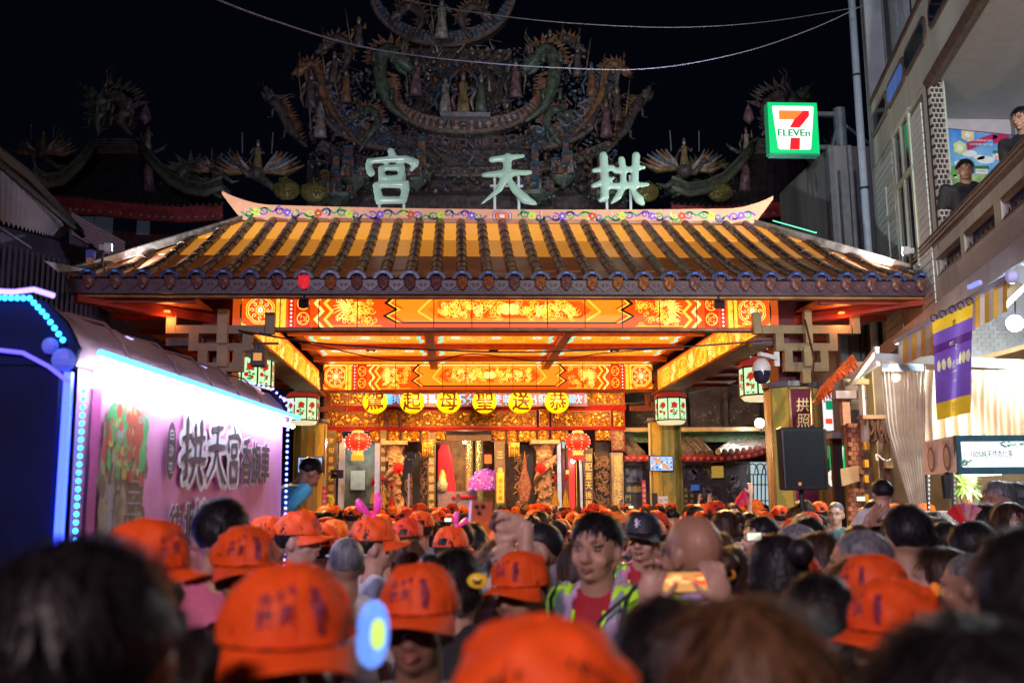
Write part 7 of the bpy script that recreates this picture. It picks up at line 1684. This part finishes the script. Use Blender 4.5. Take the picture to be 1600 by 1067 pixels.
SHC={'black':(.02,.02,.024),'navy':(.02,.03,.08),'white':(.55,.53,.52),'orange':(.75,.10,.01),'red':(.42,.015,.03),'grey':(.16,.16,.18),'teal':(.05,.16,.18),'cream':(.50,.46,.38),'pink':(.55,.12,.22),'green':(.16,.30,.2),'cyan':(.10,.50,.68),'blue':(.04,.12,.4),'mint':(.3,.5,.4),'tan':(.3,.22,.14)}
def person(label,loc,h=1.70,rz=PI,pose='down',head='short',hair=0,hv=0,shirt='black',skn=0,cap=False,capv=0,capback=False,face=False,glasses=False,hero=False,group=None,tilt=0,dens=1.0,capcol=None,w=1.0,long=False,cat='person',captilt=0):
    t=thing('person',label,cat,loc,group,rz,local=True); s=h/1.70; t.scale=(s*w,s*w,s); 
    if tilt: t.rotation_euler=(tilt,0,rz)
    sub('body',get_body(pose,hero),t,skin[skn]); sub('shirt',get_shirt(pose,long),t,cloth(shirt,SHC[shirt])); sub('trousers',TROU,t)
    if face:
        for sx in (-1,1): sub('eye',EYE,t,None,(sx*.031,-.0835,1.6),(0,0,sx*.2),(-sx,1,1)); sub('eyebrow',BROW,t,hairm[hair if hair!=3 else 0],(sx*.031,-.094,1.621),(0,0,sx*.25),(sx,1,1))
        sub('lips',LIPS,t,None,(0,-.0985,1.534))
    if glasses: sub('glasses',SPEC,t,None,(0,-.104,1.6))
    if head!='bald': sub('hair',get_hair(head,hair,hv,dens),t)
    if cap:
        cr,bu,br,pr,st=CAPS[capv%6]; c=sub('cap',cr,t,capcol,rot=(0,0,0)); 
        if capback: c.rotation_euler=(0,0,PI)
        if captilt: 
            c.rotation_euler=(captilt,0,c.rotation_euler[2]); c.location=(0,-1.63*math.sin(-captilt)*1.0,1.63*(1-math.cos(captilt)))
        sub('cap_button',bu,c,capcol); sub('brim',br,c,capcol); sub('cap_strap',st,c,capcol)
        if capcol is not capc2: sub('cap_print',pr,c)
    return t
def at_top(px,ytop,Y,extra=0.0): p=P(px,ytop,Y); return (p.x,p.y,0),p.z-extra
def put(px,ytop,Y,label,capped=False,**k):
    loc,z=at_top(px,ytop,Y); h=z/(1.718 if not capped else 1.738)*1.70
    h0=h; 
    if h>1.9: loc=(loc[0],loc[1],(h-1.85)); h=1.85
    return person(label,loc,h,cap=capped,**k)
AW=PI-R(3)   # facing away from the viewer, towards the temple
# ------------------------------------------------ nearest people
put(140,838,1.12,'huge out of focus dark head filling the lower left corner',head='short',hair=0,hv=1,shirt='black',rz=AW+.1,w=1.13)
t=put(452,880,1.50,'large orange cap with purple print and brim towards the viewer, lower left of centre',True,hair=0,shirt='black',rz=.25,skn=3,head='short',w=1.05,face=True,captilt=.0)
put(842,962,1.13,'blurred crumpled orange cap at the bottom centre',True,head='short',shirt='black',rz=AW+.5,capv=1,w=1.08)
put(1160,928,1.12,'brown haired head rising at the bottom right of centre',head='bob',hair=2,shirt='black',rz=AW,w=1.05)
put(1035,934,1.42,'black haired head behind the brown haired one at the bottom',head='short',hair=0,shirt='black',rz=AW+.2)
put(1490,962,1.04,'dark head and shoulders filling the lower right corner',head='short',hair=0,shirt='grey',rz=AW,w=1.3)
put(1605,820,1.35,'tall dark head cut by the right edge',head='short',hair=0,hv=2,shirt='black',rz=AW)
put(232,811,2.45,'person in a red orange cap turned to the right, before the pink banner',True,head='short',shirt='black',rz=R(62),skn=1,capv=1,face=True)
put(384,822,3.0,'person in an orange cap with square purple print worn before the truck',True,head='short',shirt='red',rz=R(12),skn=3,capv=2,face=True)
put(655,880,2.3,'orange cap with purple characters and brim down, centre foreground',True,head='short',shirt='grey',rz=-R(10),skn=3,face=True,glasses=True)
put(812,861,3.2,'person with glasses under an orange cap with purple characters',True,head='short',shirt='mint',rz=-R(32),skn=1,capv=1,face=True,glasses=True)
put(345,779,3.5,'man with spiky black hair and red top, back turned, before the banner',head='short',hair=0,hv=1,shirt='pink',rz=AW+.3,dens=1.8)
put(420,806,5.3,'yellow lit orange cap next to the truck, left one of a pair',True,head='short',shirt='black',rz=AW-.9,capv=1)
put(468,799,5.0,'orange cap with brim to the right, right one of the pair by the truck',True,head='short',shirt='grey',rz=R(75),capv=2,face=True)
put(506,820,5.3,'orange cap seen from behind with a dark mask strap',True,head='short',shirt='black',rz=AW+.15,capv=0)
put(541,838,4.3,'grey shaven headed man with a mask strap, back turned',head='buzz',hair=3,shirt='white',rz=AW+.25,skn=1)
bowp=put(584,808,4.9,'person in an orange cap topped with a pink satin bow',True,head='short',shirt='white',rz=R(105),capv=2,skn=0,face=True)
put(640,843,5.2,'woman with straight brown hair beside the pink bow cap',head='long',hair=2,shirt='white',rz=AW)
bow2=put(706,822,5.4,'orange cap with a pink ribbon loop on top, centre crowd',True,head='short',shirt='teal',rz=AW-.5,capv=0)
put(716,856,3.3,'dark haired woman with a yellow round hair clip',head='bun',hair=0,shirt='black',rz=AW-.7,skn=2)
put(778,842,4.6,'light brown haired woman below the raised phone',head='long',hair=2,hv=1,shirt='black',rz=AW)
put(838,815,4.2,'balding man in profile behind the orange cap with glasses',head='buzz',hair=0,shirt='teal',rz=-R(75),skn=1,face=True)
hero=put(930,801,3.45,'young rescue worker in red shirt and lime vest glancing towards the viewer',head='short',hair=0,hv=2,shirt='red',rz=-R(28),skn=0,face=True,hero=True,dens=1.8)
her2=put(1003,798,5.0,'rescue worker in a black cap with one hand over his face',True,head='short',hair=0,shirt='red',rz=-R(25),skn=0,face=True,pose='face',hero=True,capcol=capc2)
her3=put(1078,799,3.05,'bald man in glasses turned left, seen from behind, lime vest',head='bald',shirt='red',rz=R(215),skn=1,glasses=True,hero=True)
worker=put(870,812,8.6,'rescue worker seen from behind in a yellow and red vest in the aisle',True,head='short',shirt='red',rz=AW,capcol=capc2)
put(1140,853,3.5,'woman with dark hair tied by an orange scrunchie',head='bun',hair=1,shirt='black',rz=AW-.3)
put(1186,806,5.6,'black haired man with glasses looking left',head='short',hair=0,hv=1,shirt='white',rz=-R(80),skn=2,face=True,glasses=True)
put(1207,833,3.2,'large dark haired head behind the orange cap with brim to the left',head='bun',hair=0,shirt='grey',rz=AW+.4)
put(1232,855,3.5,'orange cap with its brim pointing left, right of the bald man',True,head='short',shirt='black',rz=-R(70),skn=2,capv=1,face=True)
put(1268,896,2.35,'black haired head with one ear showing, below the left pointing cap',head='short',hair=0,shirt='green',rz=AW+.5)
put(1278,830,4.0,'woman with long brown hair left of the grey haired man',head='long',hair=1,shirt='black',rz=AW)
put(1336,826,3.3,'grey cropped man in glasses looking left',head='buzz',hair=3,shirt='black',rz=-R(110),skn=1,glasses=True)
put(1411,789,3.9,'tall man with thick black hair and cream shirt near the stall',head='short',hair=0,hv=1,shirt='cream',rz=AW+.1,dens=1.8)
put(1360,866,2.75,'orange cap partly hidden behind the nearer right hand cap',True,head='short',shirt='black',rz=-R(60),capv=0)
put(1392,904,2.15,'near orange cap with folds and brim to the left on the right side',True,head='short',shirt='mint',rz=-R(62),capv=2,w=1.05,face=True,skn=2)
put(1330,872,3.1,'woman with shoulder length brown hair right of the scrunchie woman',head='long',hair=2,hv=2,shirt='black',rz=AW+.1)
put(1462,854,3.5,'brown haired head with a pale ear beside the grey man',head='bob',hair=1,shirt='navy',rz=-R(110),skn=2)
put(1508,862,3.3,'grey haired man with an orange ear plug near the right edge',head='buzz',hair=3,shirt='grey',rz=R(235),skn=1)
put(1524,818,4.9,'person with short blond grey hair below the red fan',head='short',hair=4,shirt='grey',rz=-R(60),skn=0,face=True,tilt=.0)
elder=put(1556,751,6.2,'elderly grey haired man in profile in a dark shirt at the stall',head='short',hair=3,shirt='navy',rz=-R(70),skn=1,face=True)
put(1588,752,7.2,'person in a dark cap and white mask behind the elderly man',True,head='short',shirt='grey',rz=R(30),capcol=capc2,face=True)
put(1580,784,5.4,'woman with a brown bob facing the viewer at the right edge',head='bob',hair=1,hv=1,shirt='tan',rz=R(8),skn=2,face=True,hero=True)
put(1474,815,5.5,'small dark haired head right of the cream shirted man',head='short',hair=0,shirt='black',rz=AW)
# boy on shoulders
bl_,bz=at_top(1377,752,6.2); boy=person('boy with a flat top haircut and blue striped shirt raised on shoulders',(bl_[0],bl_[1],bz-1.12),1.12,AW,'side','short',0,3,'white',0,w=1.12)
m=MB()
for k in range(7):
    z=.92+.06*k; m.lathe([(.184,z),(.186,z+.03)],(0,0,0),20,1,.69)
sub('shirt_stripe',m.mesh('shirt_stripe',[M('stripe_blue',(.04,.07,.5),.6)]),boy)
father=put(1372,815,6.1,'person carrying the striped shirt boy on the shoulders',head='short',hair=0,shirt='grey',rz=AW)
# man leaning on balcony, second man
def balcony(px,ytop,label,off,rzz,scale,**k):
    sb_=FS(px,ytop); 
    lean=k.pop('lean'); p=PP(px,ytop,FA-FN*off,FN); t=person(label,(p.x,p.y,z2b),1.70*scale,rz=rzz,head='short',hero=True,**k); t.rotation_euler=(lean,0,rzz)
    bpy.context.view_layer.update(); hp=t.matrix_world@Vector((0,0,1.715)); t.location.x+=p.x-hp.x; t.location.y+=p.y-hp.y; t.location.z=p.z-(hp.z-z2b); return t
bm_=balcony(1508,249,'man in black leaning over the balcony rail with folded hands',.34,-R(20),1.22,shirt='black',skn=1,face=True,w=1.08,lean=R(16))
bm2=balcony(1592,168,'dark clothed man at the right end of the balcony',.34,-R(60),1.16,shirt='black',skn=0,face=True,lean=R(14),w=1.1)
# man in cyan leaning from the truck
tp=P(463,738,8.2); cy_=person('bent over man in a cyan shirt working at the front end of the truck',(tp.x,tp.y+.1,.50),1.5,PI*.6,'down','short',0,0,'cyan',0); cy_.scale=(.98,.98,.98); cy_.rotation_euler=(R(42),0,R(122)); cy_.location=(tp.x-.80,tp.y-.40,.84)
m=MB(); m.box((tp.x-1.5,tp.y-.8,.42),(tp.x-.5,tp.y+.3,.83)); m.build('front_platform',iron,tr)
# ------------------------------------------------ the packed crowd
q=random.Random(21); placed=[]
nearxy=[(o.location.x,o.location.y) for o in bpy.data.objects if o.name.startswith('person')]
def ok(x,y,px,d):
    if abs(px-874)<22 and y<9.6: return False
    if abs(px-874)<14+20*max(0,(9-y)/9) and y<8.6: return False
    for cx_,cyy,r in ((4.52,15.6,.75),(-4.52,15.6,.75),(4.4,24.8,.7),(-4.4,24.8,.7)):
        if (x-cx_)**2+(y-cyy)**2<r*r: return False
    tv=Vector((x-ta.x,y-ta.y,0)); 
    if -2.6<tv.dot(TN)<.35 and -.3<tv.dot(TD)<TLn+.3: return False
    if x>P(1440,785,y).x and y>8.0: return False
    for a,b in placed:
        if (a-x)**2+(b-y)**2<.40**2: return False
    for a,b in nearxy:
        if (a-x)**2+(b-y)**2<.36**2: return False
    return True
GA='people in orange caps packed between the viewer and the temple'; GB='bare headed people packed between the viewer and the temple'; cnt=0; tries=0
while cnt<268 and tries<60000:
    tries+=1; u=q.random(); Y=4.6+19.4*(u**1.25) if q.random()<.8 else q.uniform(4.0,9)
    pxl=452 if Y>7.5 else 475; pxr=1300 if Y>11 else 1600
    if Y<5.2: pxl=1110
    px=q.uniform(pxl,pxr); p=P(px,785,Y)
    if px>1215 and Y>14.6: continue
    if not ok(p.x,p.y,px,Y): continue
    right=px>1130; capped=q.random()<(.30 if right else .60); h=q.gauss(1.615,.045); h=min(max(h,1.50),1.72); 
    if right and Y>7: h+=.04
    kid='short' if capped else q.choice(('short','short','short','long','bob','bun','buzz'))
    sh=q.choice(('black','black','grey','navy','white','red','teal','orange','cream','black','tan','pink') if not capped else ('black','orange','white','navy','red','grey','black'))
    rz=AW+q.gauss(0,.35) if q.random()<.82 else q.uniform(-2.2,2.2); facing=math.cos(rz)>.1
    zone='right of the aisle' if px>880 else 'left of the aisle'; far='far' if Y>14 else 'middle'
    if capped: lab='orange capped person in a %s top, %s crowd %s%s'%(sh,far,zone,', facing the viewer' if facing else '')
    else: lab='person with %s hair in a %s top, %s crowd %s'%({'short':'dark','long':'long','bob':'bobbed','bun':'tied up','buzz':'cropped'}[kid],sh,far,zone)
    hm=q.choice((0,0,0,1,1,2)) if kid!='buzz' else 3
    T_=person(lab,(p.x,p.y,0),h,rz,q.choice(('down','down','down','phone')) if Y<16 else ('raise' if q.random()<.05 else 'down'),kid,hm,q.randrange(2),sh,q.randrange(3),cap=capped,capv=q.randrange(6),capcol=q.choice((None,capy,capy,capr)),capback=q.random()<.12,face=facing and Y<14,group=GA if capped else GB,dens=1.0 if Y<9 else .5,tilt=0,w=q.uniform(.98,1.06),long=q.random()<.15,glasses=facing and q.random()<.3)
    o_=bpy.data.objects[-1] if False else None; placed.append((p.x,p.y)); T_.rotation_euler=(q.gauss(0,.035),q.gauss(0,.045),rz); cnt+=1
print('crowd',cnt,tries)
# ============================================================ worn and held things
def wpt(o,l): return o.matrix_world@Vector(l)
bpy.context.view_layer.update()
lime=M('vest_lime',(.45,.85,.03),.5,0,.10,(.5,1,.05),var=.1); refl=M('vest_silver',(.30,.36,.40),.3,.3,0.05,(.8,.9,1)); strapm=M('vest_dark_trim',(.02,.06,.09),.5); towel=M('lavender_towel',(.52,.40,.62),.8,var=.2,scale=12,bump=.5,bscale=40); pinkt=M('pink_towel',(.65,.25,.42),.8,var=.2,scale=12)
VG=None
def vest(par,ml,mt,back_patch=False):
    """open sleeveless vest: shoulder straps and side panels as a remeshed shell, with tapes"""
    global VG
    if VG is None:
        m=caps([('e',(0,0,1.25),(.192,.134,.20)),('e',(0,0,1.06),(.180,.137,.18)),('c',(-.115,0,1.395),(.115,0,1.395),.086,.086)],9); VG=remesh(m,.014,4,'vest'); VG.materials.append(lime)
        bm=bmesh.new(); bm.from_mesh(VG); 
        dele=[f for f in bm.faces if (f.calc_center_median().z>1.40 and abs(f.calc_center_median().x)<.075) or (f.calc_center_median().y<0 and abs(f.calc_center_median().x)<.045) or (f.calc_center_median().z>1.15 and abs(f.calc_center_median().x)>.165+.0)]
        bmesh.ops.delete(bm,geom=dele,context='FACES'); bm.to_mesh(VG); bm.free()
    v=sub('vest',VG,par,ml)
    for s in (-1,1):
        m=MB(); ps=[(s*.085,.135,1.12),(s*.10,.14,1.3),(s*.11,.092,1.43),(s*.11,0,1.483),(s*.105,-.092,1.435),(s*.085,-.125,1.32),(s*.075,-.142,1.15),(s*.07,-.142,1.0)]
        m.tube(ps,.012,6,flat=.4); sub('reflective_tape',m.mesh('reflective_tape',[mt],True),v)
        m=MB(); m.tube([(x+s*.028,y,z) for x,y,z in ps],.007,5); sub('vest_edging',m.mesh('vest_edging',[strapm],True),v)
    for z in (1.05,1.17):
        m=MB(); m.lathe([(.190,z-.022),(.192,z+.022)],(0,0,0),24,1,.74,a0=R(-60),a1=R(240)); sub('reflective_tape',m.mesh('reflective_tape',[mt],True),v)
    if back_patch:
        m=MB(); m.box((-.085,.132,1.30),(.085,.14,1.37)); sub('back_patch',m.mesh('back_patch',[E('patch_orange',(1,.12,.02),.4)]),v)
        m=MB()
        for r in range(3):
            for c in range(14):
                if (r+c)%2: m.box((-.17+.024*c,.142,1.21+.014*r),(-.146+.024*c,.146,1.224+.014*r))
        sub('chequered_band',m.mesh('chequered_band',[M('check_navy',(.03,.03,.12),.5)]),v)
    return v
vest(hero,lime,refl); vest(her2,lime,refl); vest(her3,lime,refl); vest(worker,M('vest_yellow',(.85,.62,.02),.5,0,.12,(1,.7,.05)),refl,True)
def scarf(par,mt,name='towel'):
    m=MB(); m.tube([(.09,-.13,1.18),(.085,-.135,1.32),(.095,-.06,1.43),(.06,.06,1.475),(0,.085,1.48),(-.06,.06,1.475),(-.095,-.06,1.43),(-.09,-.135,1.30),(-.10,-.15,1.12)],[.022,.025,.026,.028,.028,.030,.034,.036,.03],9,flat=.6); return sub(name,m.mesh(name,[mt],True),par)
scarf(hero,towel); scarf(her2,pinkt); scarf(her3,towel)
for par in (her3,): 
    m=MB(); m.lathe([(.078,1.40),(.085,1.455),(.075,1.475)],(0,.01,0),18,1,.9); sub('collar',m.mesh('collar',[M('collar_white',(.55,.5,.62),.7)],True),par)
# radio with antenna on hero
def held(name,label,cat,loc,rz,parts,group=None,rot=None):
    t=thing(name,label,cat,loc,group,rz,local=True)
    if rot: t.rotation_euler=rot
    for nm,mb,mt in parts:
        o=bpy.data.objects.new(nm,mb.mesh(nm,mt if isinstance(mt,list) else [mt])); COL.objects.link(o); o.parent=t
    return t
m=MB(); m.box((-.03,-.02,-.07),(.03,.02,.05)); a_=MB(); a_.tube([(.02,0,.05),(.03,0,.14),(.07,.0,.30)],[.008,.006,.004],6)
p=wpt(hero,(-.02,-.18,1.30)); held('two_way_radio','black two way radio with a long aerial on the rescue worker chest','radio',p,-R(28),[('radio_body',m,black),('aerial',a_,black)],rot=(.1,.62,-R(5)))
# shoulder patches
m=MB(); 
for k in range(3): m.bar((-.012*math.sin(k*PI/3)-.0,0,-.022*math.cos(k*PI/3)),(.022*math.sin(k*PI/3),0,.022*math.cos(k*PI/3)),.011,.004)
sub('star_of_life_patch',m.mesh('patch',[M('patch_blue',(.03,.08,.5),.5,0,.1,(.1,.3,1))]),hero,None,(.262,-.02,1.30),(0,0,PI/2))
sub('cap_cross_badge',m.mesh('patch2',[M('badge_white',(.7,.6,.75),.5)]),[c for c in her2.children if c.name.startswith('cap')][0],None,(0,-.112,1.68))
# pink bows
def bow(par,loc,s,rot,label,mt):
    p=wpt(par,loc); t=thing('satin_bow',label,'bow',p,local=True); t.rotation_euler=rot
    for sd in (-1,1):
        m=MB(); m.tube([(0,0,s*.1),(sd*s*.35,0,s*.45),(sd*s*.62,0,s*.95),(sd*s*.66,0,s*1.35),(sd*s*.58,0,s*1.5)],[s*.10,s*.34,s*.48,s*.34,s*.06],10,flat=.55)
        for k_ in range(3): m.tube([(sd*s*(.1+.1*k_),-s*.12,s*.2),(sd*s*(.35+.15*k_),-s*.27,s*.8),(sd*s*(.5+.08*k_),-s*.2,s*1.25)],[s*.03,s*.05,s*.02],5)
        o=sub('loop',m.mesh('loop',[mt],True),t)
    m=MB(); m.ell((0,0,s*.12),(s*.22,s*.25,s*.2),8,6); sub('knot',m.mesh('knot',[mt],True),t)
    return t
pk=M('hot_pink_satin',(.85,.05,.35),.3,0,.15,(1,.1,.5),var=.2,scale=8)
bow(bowp,(0,.0,1.735),.075,(0,R(-18),R(20)),'hot pink satin bow standing on the orange cap left of centre',pk)
bow(bow2,(-.03,.0,1.735),.05,(0,R(30),R(30)),'pink ribbon loop on an orange cap in the centre crowd',pk)
# yellow hair clip, scrunchie, ear plug
def ring_obj(name,label,cat,p,r,w_,mt,rot=(0,0,0),flat=1):
    t=thing(name,label,cat,p,local=True); t.rotation_euler=rot; m=MB(); m.tube([(r*math.cos(a),0,r*flat*math.sin(a)) for a in np.linspace(0,2*PI,21)],w_,7,cap=False); sub('ring',m.mesh('ring',[mt],True),t); return t
t=thing('hair_clip','round yellow hair clip with dark writing on a dark haired woman','hair clip',P(746,907,3.18),local=True); m=MB(); m.lathe([(0,-.008),(.030,-.008),(.033,0),(.030,.006)],(0,0,0),20,1,.72,ax='y'); sub('disc',m.mesh('disc',[M('clip_yellow',(.85,.55,.03),.4,0,.1,(1,.6,.05))],True),t)
m=MB(); m.tube([(-.016,-.010,.003),(0,-.010,-.003),(.016,-.010,.004)],.003,5); m.tube([(-.012,-.010,-.008),(.012,-.010,-.007)],.003,5); sub('clip_print',m.mesh('clip_print',[MATS['ink_text']]),t)
ring_obj('hair_scrunchie','orange elastic hair tie on the dark haired woman','hair tie',P(1133,893,3.35),.034,.006,M('scrunchie_orange',(.7,.28,.03),.6),(0,.5,0),.55)
t=thing('ear_plug','small orange ear plug of the grey haired man','ear plug',P(1461,921,3.25)); m=MB(); m.ell(P(1461,921,3.25),(.018,.014,.024),10,8); m.build('plug',M('plug_orange',(.95,.2,.02),.5,0,.2,(1,.3,.03)),t,True)
# LED ring held near the big cap
t=thing('glowing_hair_ring','glowing blue and yellow light ring headpiece right of the big orange cap','light ring',P(583,990,1.62),local=True); t.rotation_euler=(0,0,R(66)); t.scale=(.85,.85,.85)
m=MB(); m.tube([(.038*math.cos(a),0,.048*math.sin(a)) for a in np.linspace(0,2*PI,25)],.013,8,cap=False); sub('light_tube',m.mesh('light_tube',[E('ring_blue',(.14,.30,1),1.1)],True),t)
m=MB(); m.tube([(.012*math.cos(a),-.01,.02*math.sin(a)) for a in np.linspace(0,2*PI,17)],.008,8,cap=False); sub('inner_glow',m.mesh('inner_glow',[E('ring_lime',(.6,.9,.15),1.0)],True),t)
# pale flower hair ornament
t=thing('flower_hairpin','pale silver flower ornament between the dark head and the big cap','hair ornament',P(272,1010,1.2),local=True); m=MB()
for k in range(5):
    a=2*PI*k/5+.3; m.ell((.026*math.cos(a),0,.026*math.sin(a)),(.018,.006,.016),8,6,Matrix.Rotation(-a,3,'Y'))
m.mat(1).ell((0,-.006,0),(.010,.006,.010),8,6); sub('petal_cluster',m.mesh('petal_cluster',[M('silver_petal',(.45,.5,.62),.4,var=.1),M('petal_heart',(.06,.08,.12),.4)],True),t)
# raised hand with orange phone
hl,hz=at_top(800,790,3.6); 
ph=thing('raised_arm_person','person hidden in the crowd holding up an orange cased phone with both hands','person',(P(800,900,3.7).x,P(800,900,3.7).y,0),local=True)
mb=caps([('c',(.04,-.02,1.42),(.055,0,1.66),.040,.027)]+hand((.055,0,1.66),(-.95,-.05,.25),(-.1,0,-1),.75,1.0)+[('c',(-.10,.02,1.40),(-.02,.01,1.58),.042,.027)]+hand((-.02,.01,1.58),(-.2,0,1),(1,0,.2),.9,.9)+[('e',(-.03,.02,1.36),(.17,.10,.12)),('e',(-.03,.03,1.50),(.07,.09,.10)),('c',(-.03,.02,1.0),(-.03,.02,1.3),.15,.15)]+[('c',(-.03+s*.09,0,.9),(-.03+s*.1,0,.1),.09,.05) for s in (-1,1)],10)
me=remesh(mb,.0062,3,'body'); me.materials.append(skin[2]); sub('body',me,ph); 
me=remesh(caps([('e',(-.03,.02,1.30),(.19,.12,.13)),('e',(-.03,.02,1.05),(.17,.13,.22)),('c',(.10,0,1.33),(.055,-.01,1.50),.07,.055),('c',(-.16,0,1.33),(-.07,.0,1.47),.07,.055)],9),.016,3,'shirt'); me.materials.append(cloth('white',SHC['white'])); sub('shirt',me,ph)
me=get_hair('long',1,1); sub('hair',me,ph,None,(-.03,.02,-.14)); sub('trousers',TROU,ph,None,(-.03,0,0))
c=P(752,799,3.62); m=MB(); m.box((-.038,-.004,-.036),(.038,.005,.036)); l=MB()
for u,v in ((-.018,.016),(.004,.018),(-.008,-.006)): l.lathe([(0,-.010),(.008,-.010),(.009,-.004)],(u,0,v),10,ax='y')
e_=MB(); e_.box((-.042,-.006,-.037),(-.0385,.006,.037)); t=held('phone','orange cased phone with three lenses held above the crowd','phone',c,R(6),[('case',m,M('phone_orange',(.60,.12,.04),.45)),('camera_lens',l,black),('screen_edge',e_,E('screen_lilac',(.55,.5,1),.9))],rot=(0,R(4),R(6)))
# bright phone in the bald man's hands, with fingers
c=P(1070,909,2.75); m=MB(); m.box((-.075,-.004,-.030),(.075,.006,.030)); s_=MB(); s_.box((-.070,-.0055,-.026),(.070,-.0042,.026)); g_=MB(); q=random.Random(4)
for k in range(14): g_.mat(k%2).ell((q.uniform(-.06,.06),-.0058,q.uniform(-.004,.02)),(q.uniform(.006,.02),.0006,q.uniform(.003,.008)),8,4)
held('phone','glowing phone showing a picture of the lit temple, before the bald man','phone',c,0,[('case',m,black),('screen',s_,E('screen_amber',(.75,.35,.10),.7)),('screen_picture',g_,[E('screen_red',(1,.08,.03),1.0),E('screen_gold',(1,.6,.2),.9)])],rot=(R(-8),0,R(2)))
hb=MB(); me=remesh(caps(hand((.105,-.0,-.06),(-.25,0,1),(-1,-.2,.2),.9,.9)+hand((-.105,-.0,-.06),(.25,0,1),(1,-.2,.2),.9,.9)+[('c',(.105,0,-.06),(.16,.05,-.25),.027,.035),('c',(-.105,0,-.06),(-.16,.05,-.25),.027,.035)],9),.005,3,'hands'); me.materials.append(skin[2])
t=thing('holding_hands','pair of hands holding up the glowing phone','hands',c,local=True); o=sub('hand_pair',me,t)
# small lit phones in the mid crowd
for i,(x,y,Y,lab) in enumerate(((1178,838,4.6,'phone with a pale screen left of the orange cap brim'),(1205,843,4.4,'tiny bright phone screen beside the dark haired head'),(700,812,9.5,'small phone screen glowing in the left middle crowd'),(986,792,14,'tiny phone screen raised near the yellow columns'),(1345,779,7.5,'small lit phone held up before the shop bricks'))):
    m=MB(); m.box((-.036,-.004,-.02),(.036,.004,.02)); s_=MB(); s_.box((-.033,-.0052,-.017),(.033,-.0042,.017)); held('phone',lab,'phone',P(x,y,Y),0,[('case',m,black),('screen',s_,E('screen_pale',(.85,.9,.7),.8))],'small phones raised in the crowd')
# raised arm with phone at right
t=thing('raised_arm_person','person raising a bare arm with a small phone in front of the grey wall','person',(P(1150,900,12).x,12.0,0),local=True)
me=remesh(caps([('c',(.16,0,1.40),(.19,-.02,1.62),.045,.036),('c',(.19,-.02,1.62),(.22,-.02,1.82),.036,.025)]+hand((.22,-.02,1.82),(0,0,1),(-1,0,0),.6)+headprims()+[('e',(0,0,1.25),(.155,.10,.19)),('e',(0,0,1.0),(.15,.11,.2)),('c',(-.16,0,1.385),(.16,0,1.385),.052,.052),('c',(-.17,0,1.38),(-.24,0,1.1),.045,.03)]+[('c',(s*.09,0,.9),(s*.1,0,.1),.085,.05) for s in (-1,1)],9),.012,2,'body'); me.materials.append(skin[2]); sub('body',me,t); sub('shirt',get_shirt('down'),t,cloth('white',SHC['white'])); sub('hair',get_hair('short',0),t); sub('trousers',TROU,t)
# red fan
t=thing('folding_fan','red folding fan with a yellow flower picture held up at the stall','fan',P(1515,812,5.8),local=True); t.rotation_euler=(0,R(18),0)
for k in range(11):
    a0,a1=R(20+k*12.5),R(20+(k+1)*12.5); m=MB(); zig=.006*(1 if k%2 else -1)
    m.add([(.05*math.cos(a0),zig,.05*math.sin(a0)-.06),(.155*math.cos(a0),zig,.155*math.sin(a0)-.06),(.155*math.cos(a1),-zig,.155*math.sin(a1)-.06),(.05*math.cos(a1),-zig,.05*math.sin(a1)-.06)],[(0,1,2,3)])
    sub('fan_leaf',m.mesh('fan_leaf',[M('fan_red',(.65,.02,.03),.5,0,.05,(1,.03,.05)) if k not in(4,5,6,7) else M('fan_picture',(.7,.4,.25),.5,var=.7,scale=30,col2=(.6,.1,.3))]),t)
# lattice of hands: father's hands on the boy
me=remesh(caps(hand((-.05,.0,-.02),(.6,0,.7),(.6,0,-.5),.3,1.0)+[('c',(-.05,0,-.02),(-.16,.02,-.12),.027,.036)],9),.006,3,'hands'); me.materials.append(skin[1]); t=thing('supporting_hand','adult hand holding the back of the striped shirt boy','hand',P(1366,815,5.95),local=True); sub('hand',me,t)
# backpack-like straps: white headset on grey shaven man
ring_obj('head_strap','pale mask strap round the grey shaven head','strap',P(541,868,4.3),.083,.004,M('strap_pale',(.5,.5,.55),.5),(R(90),0,0))
# mask on man at stall
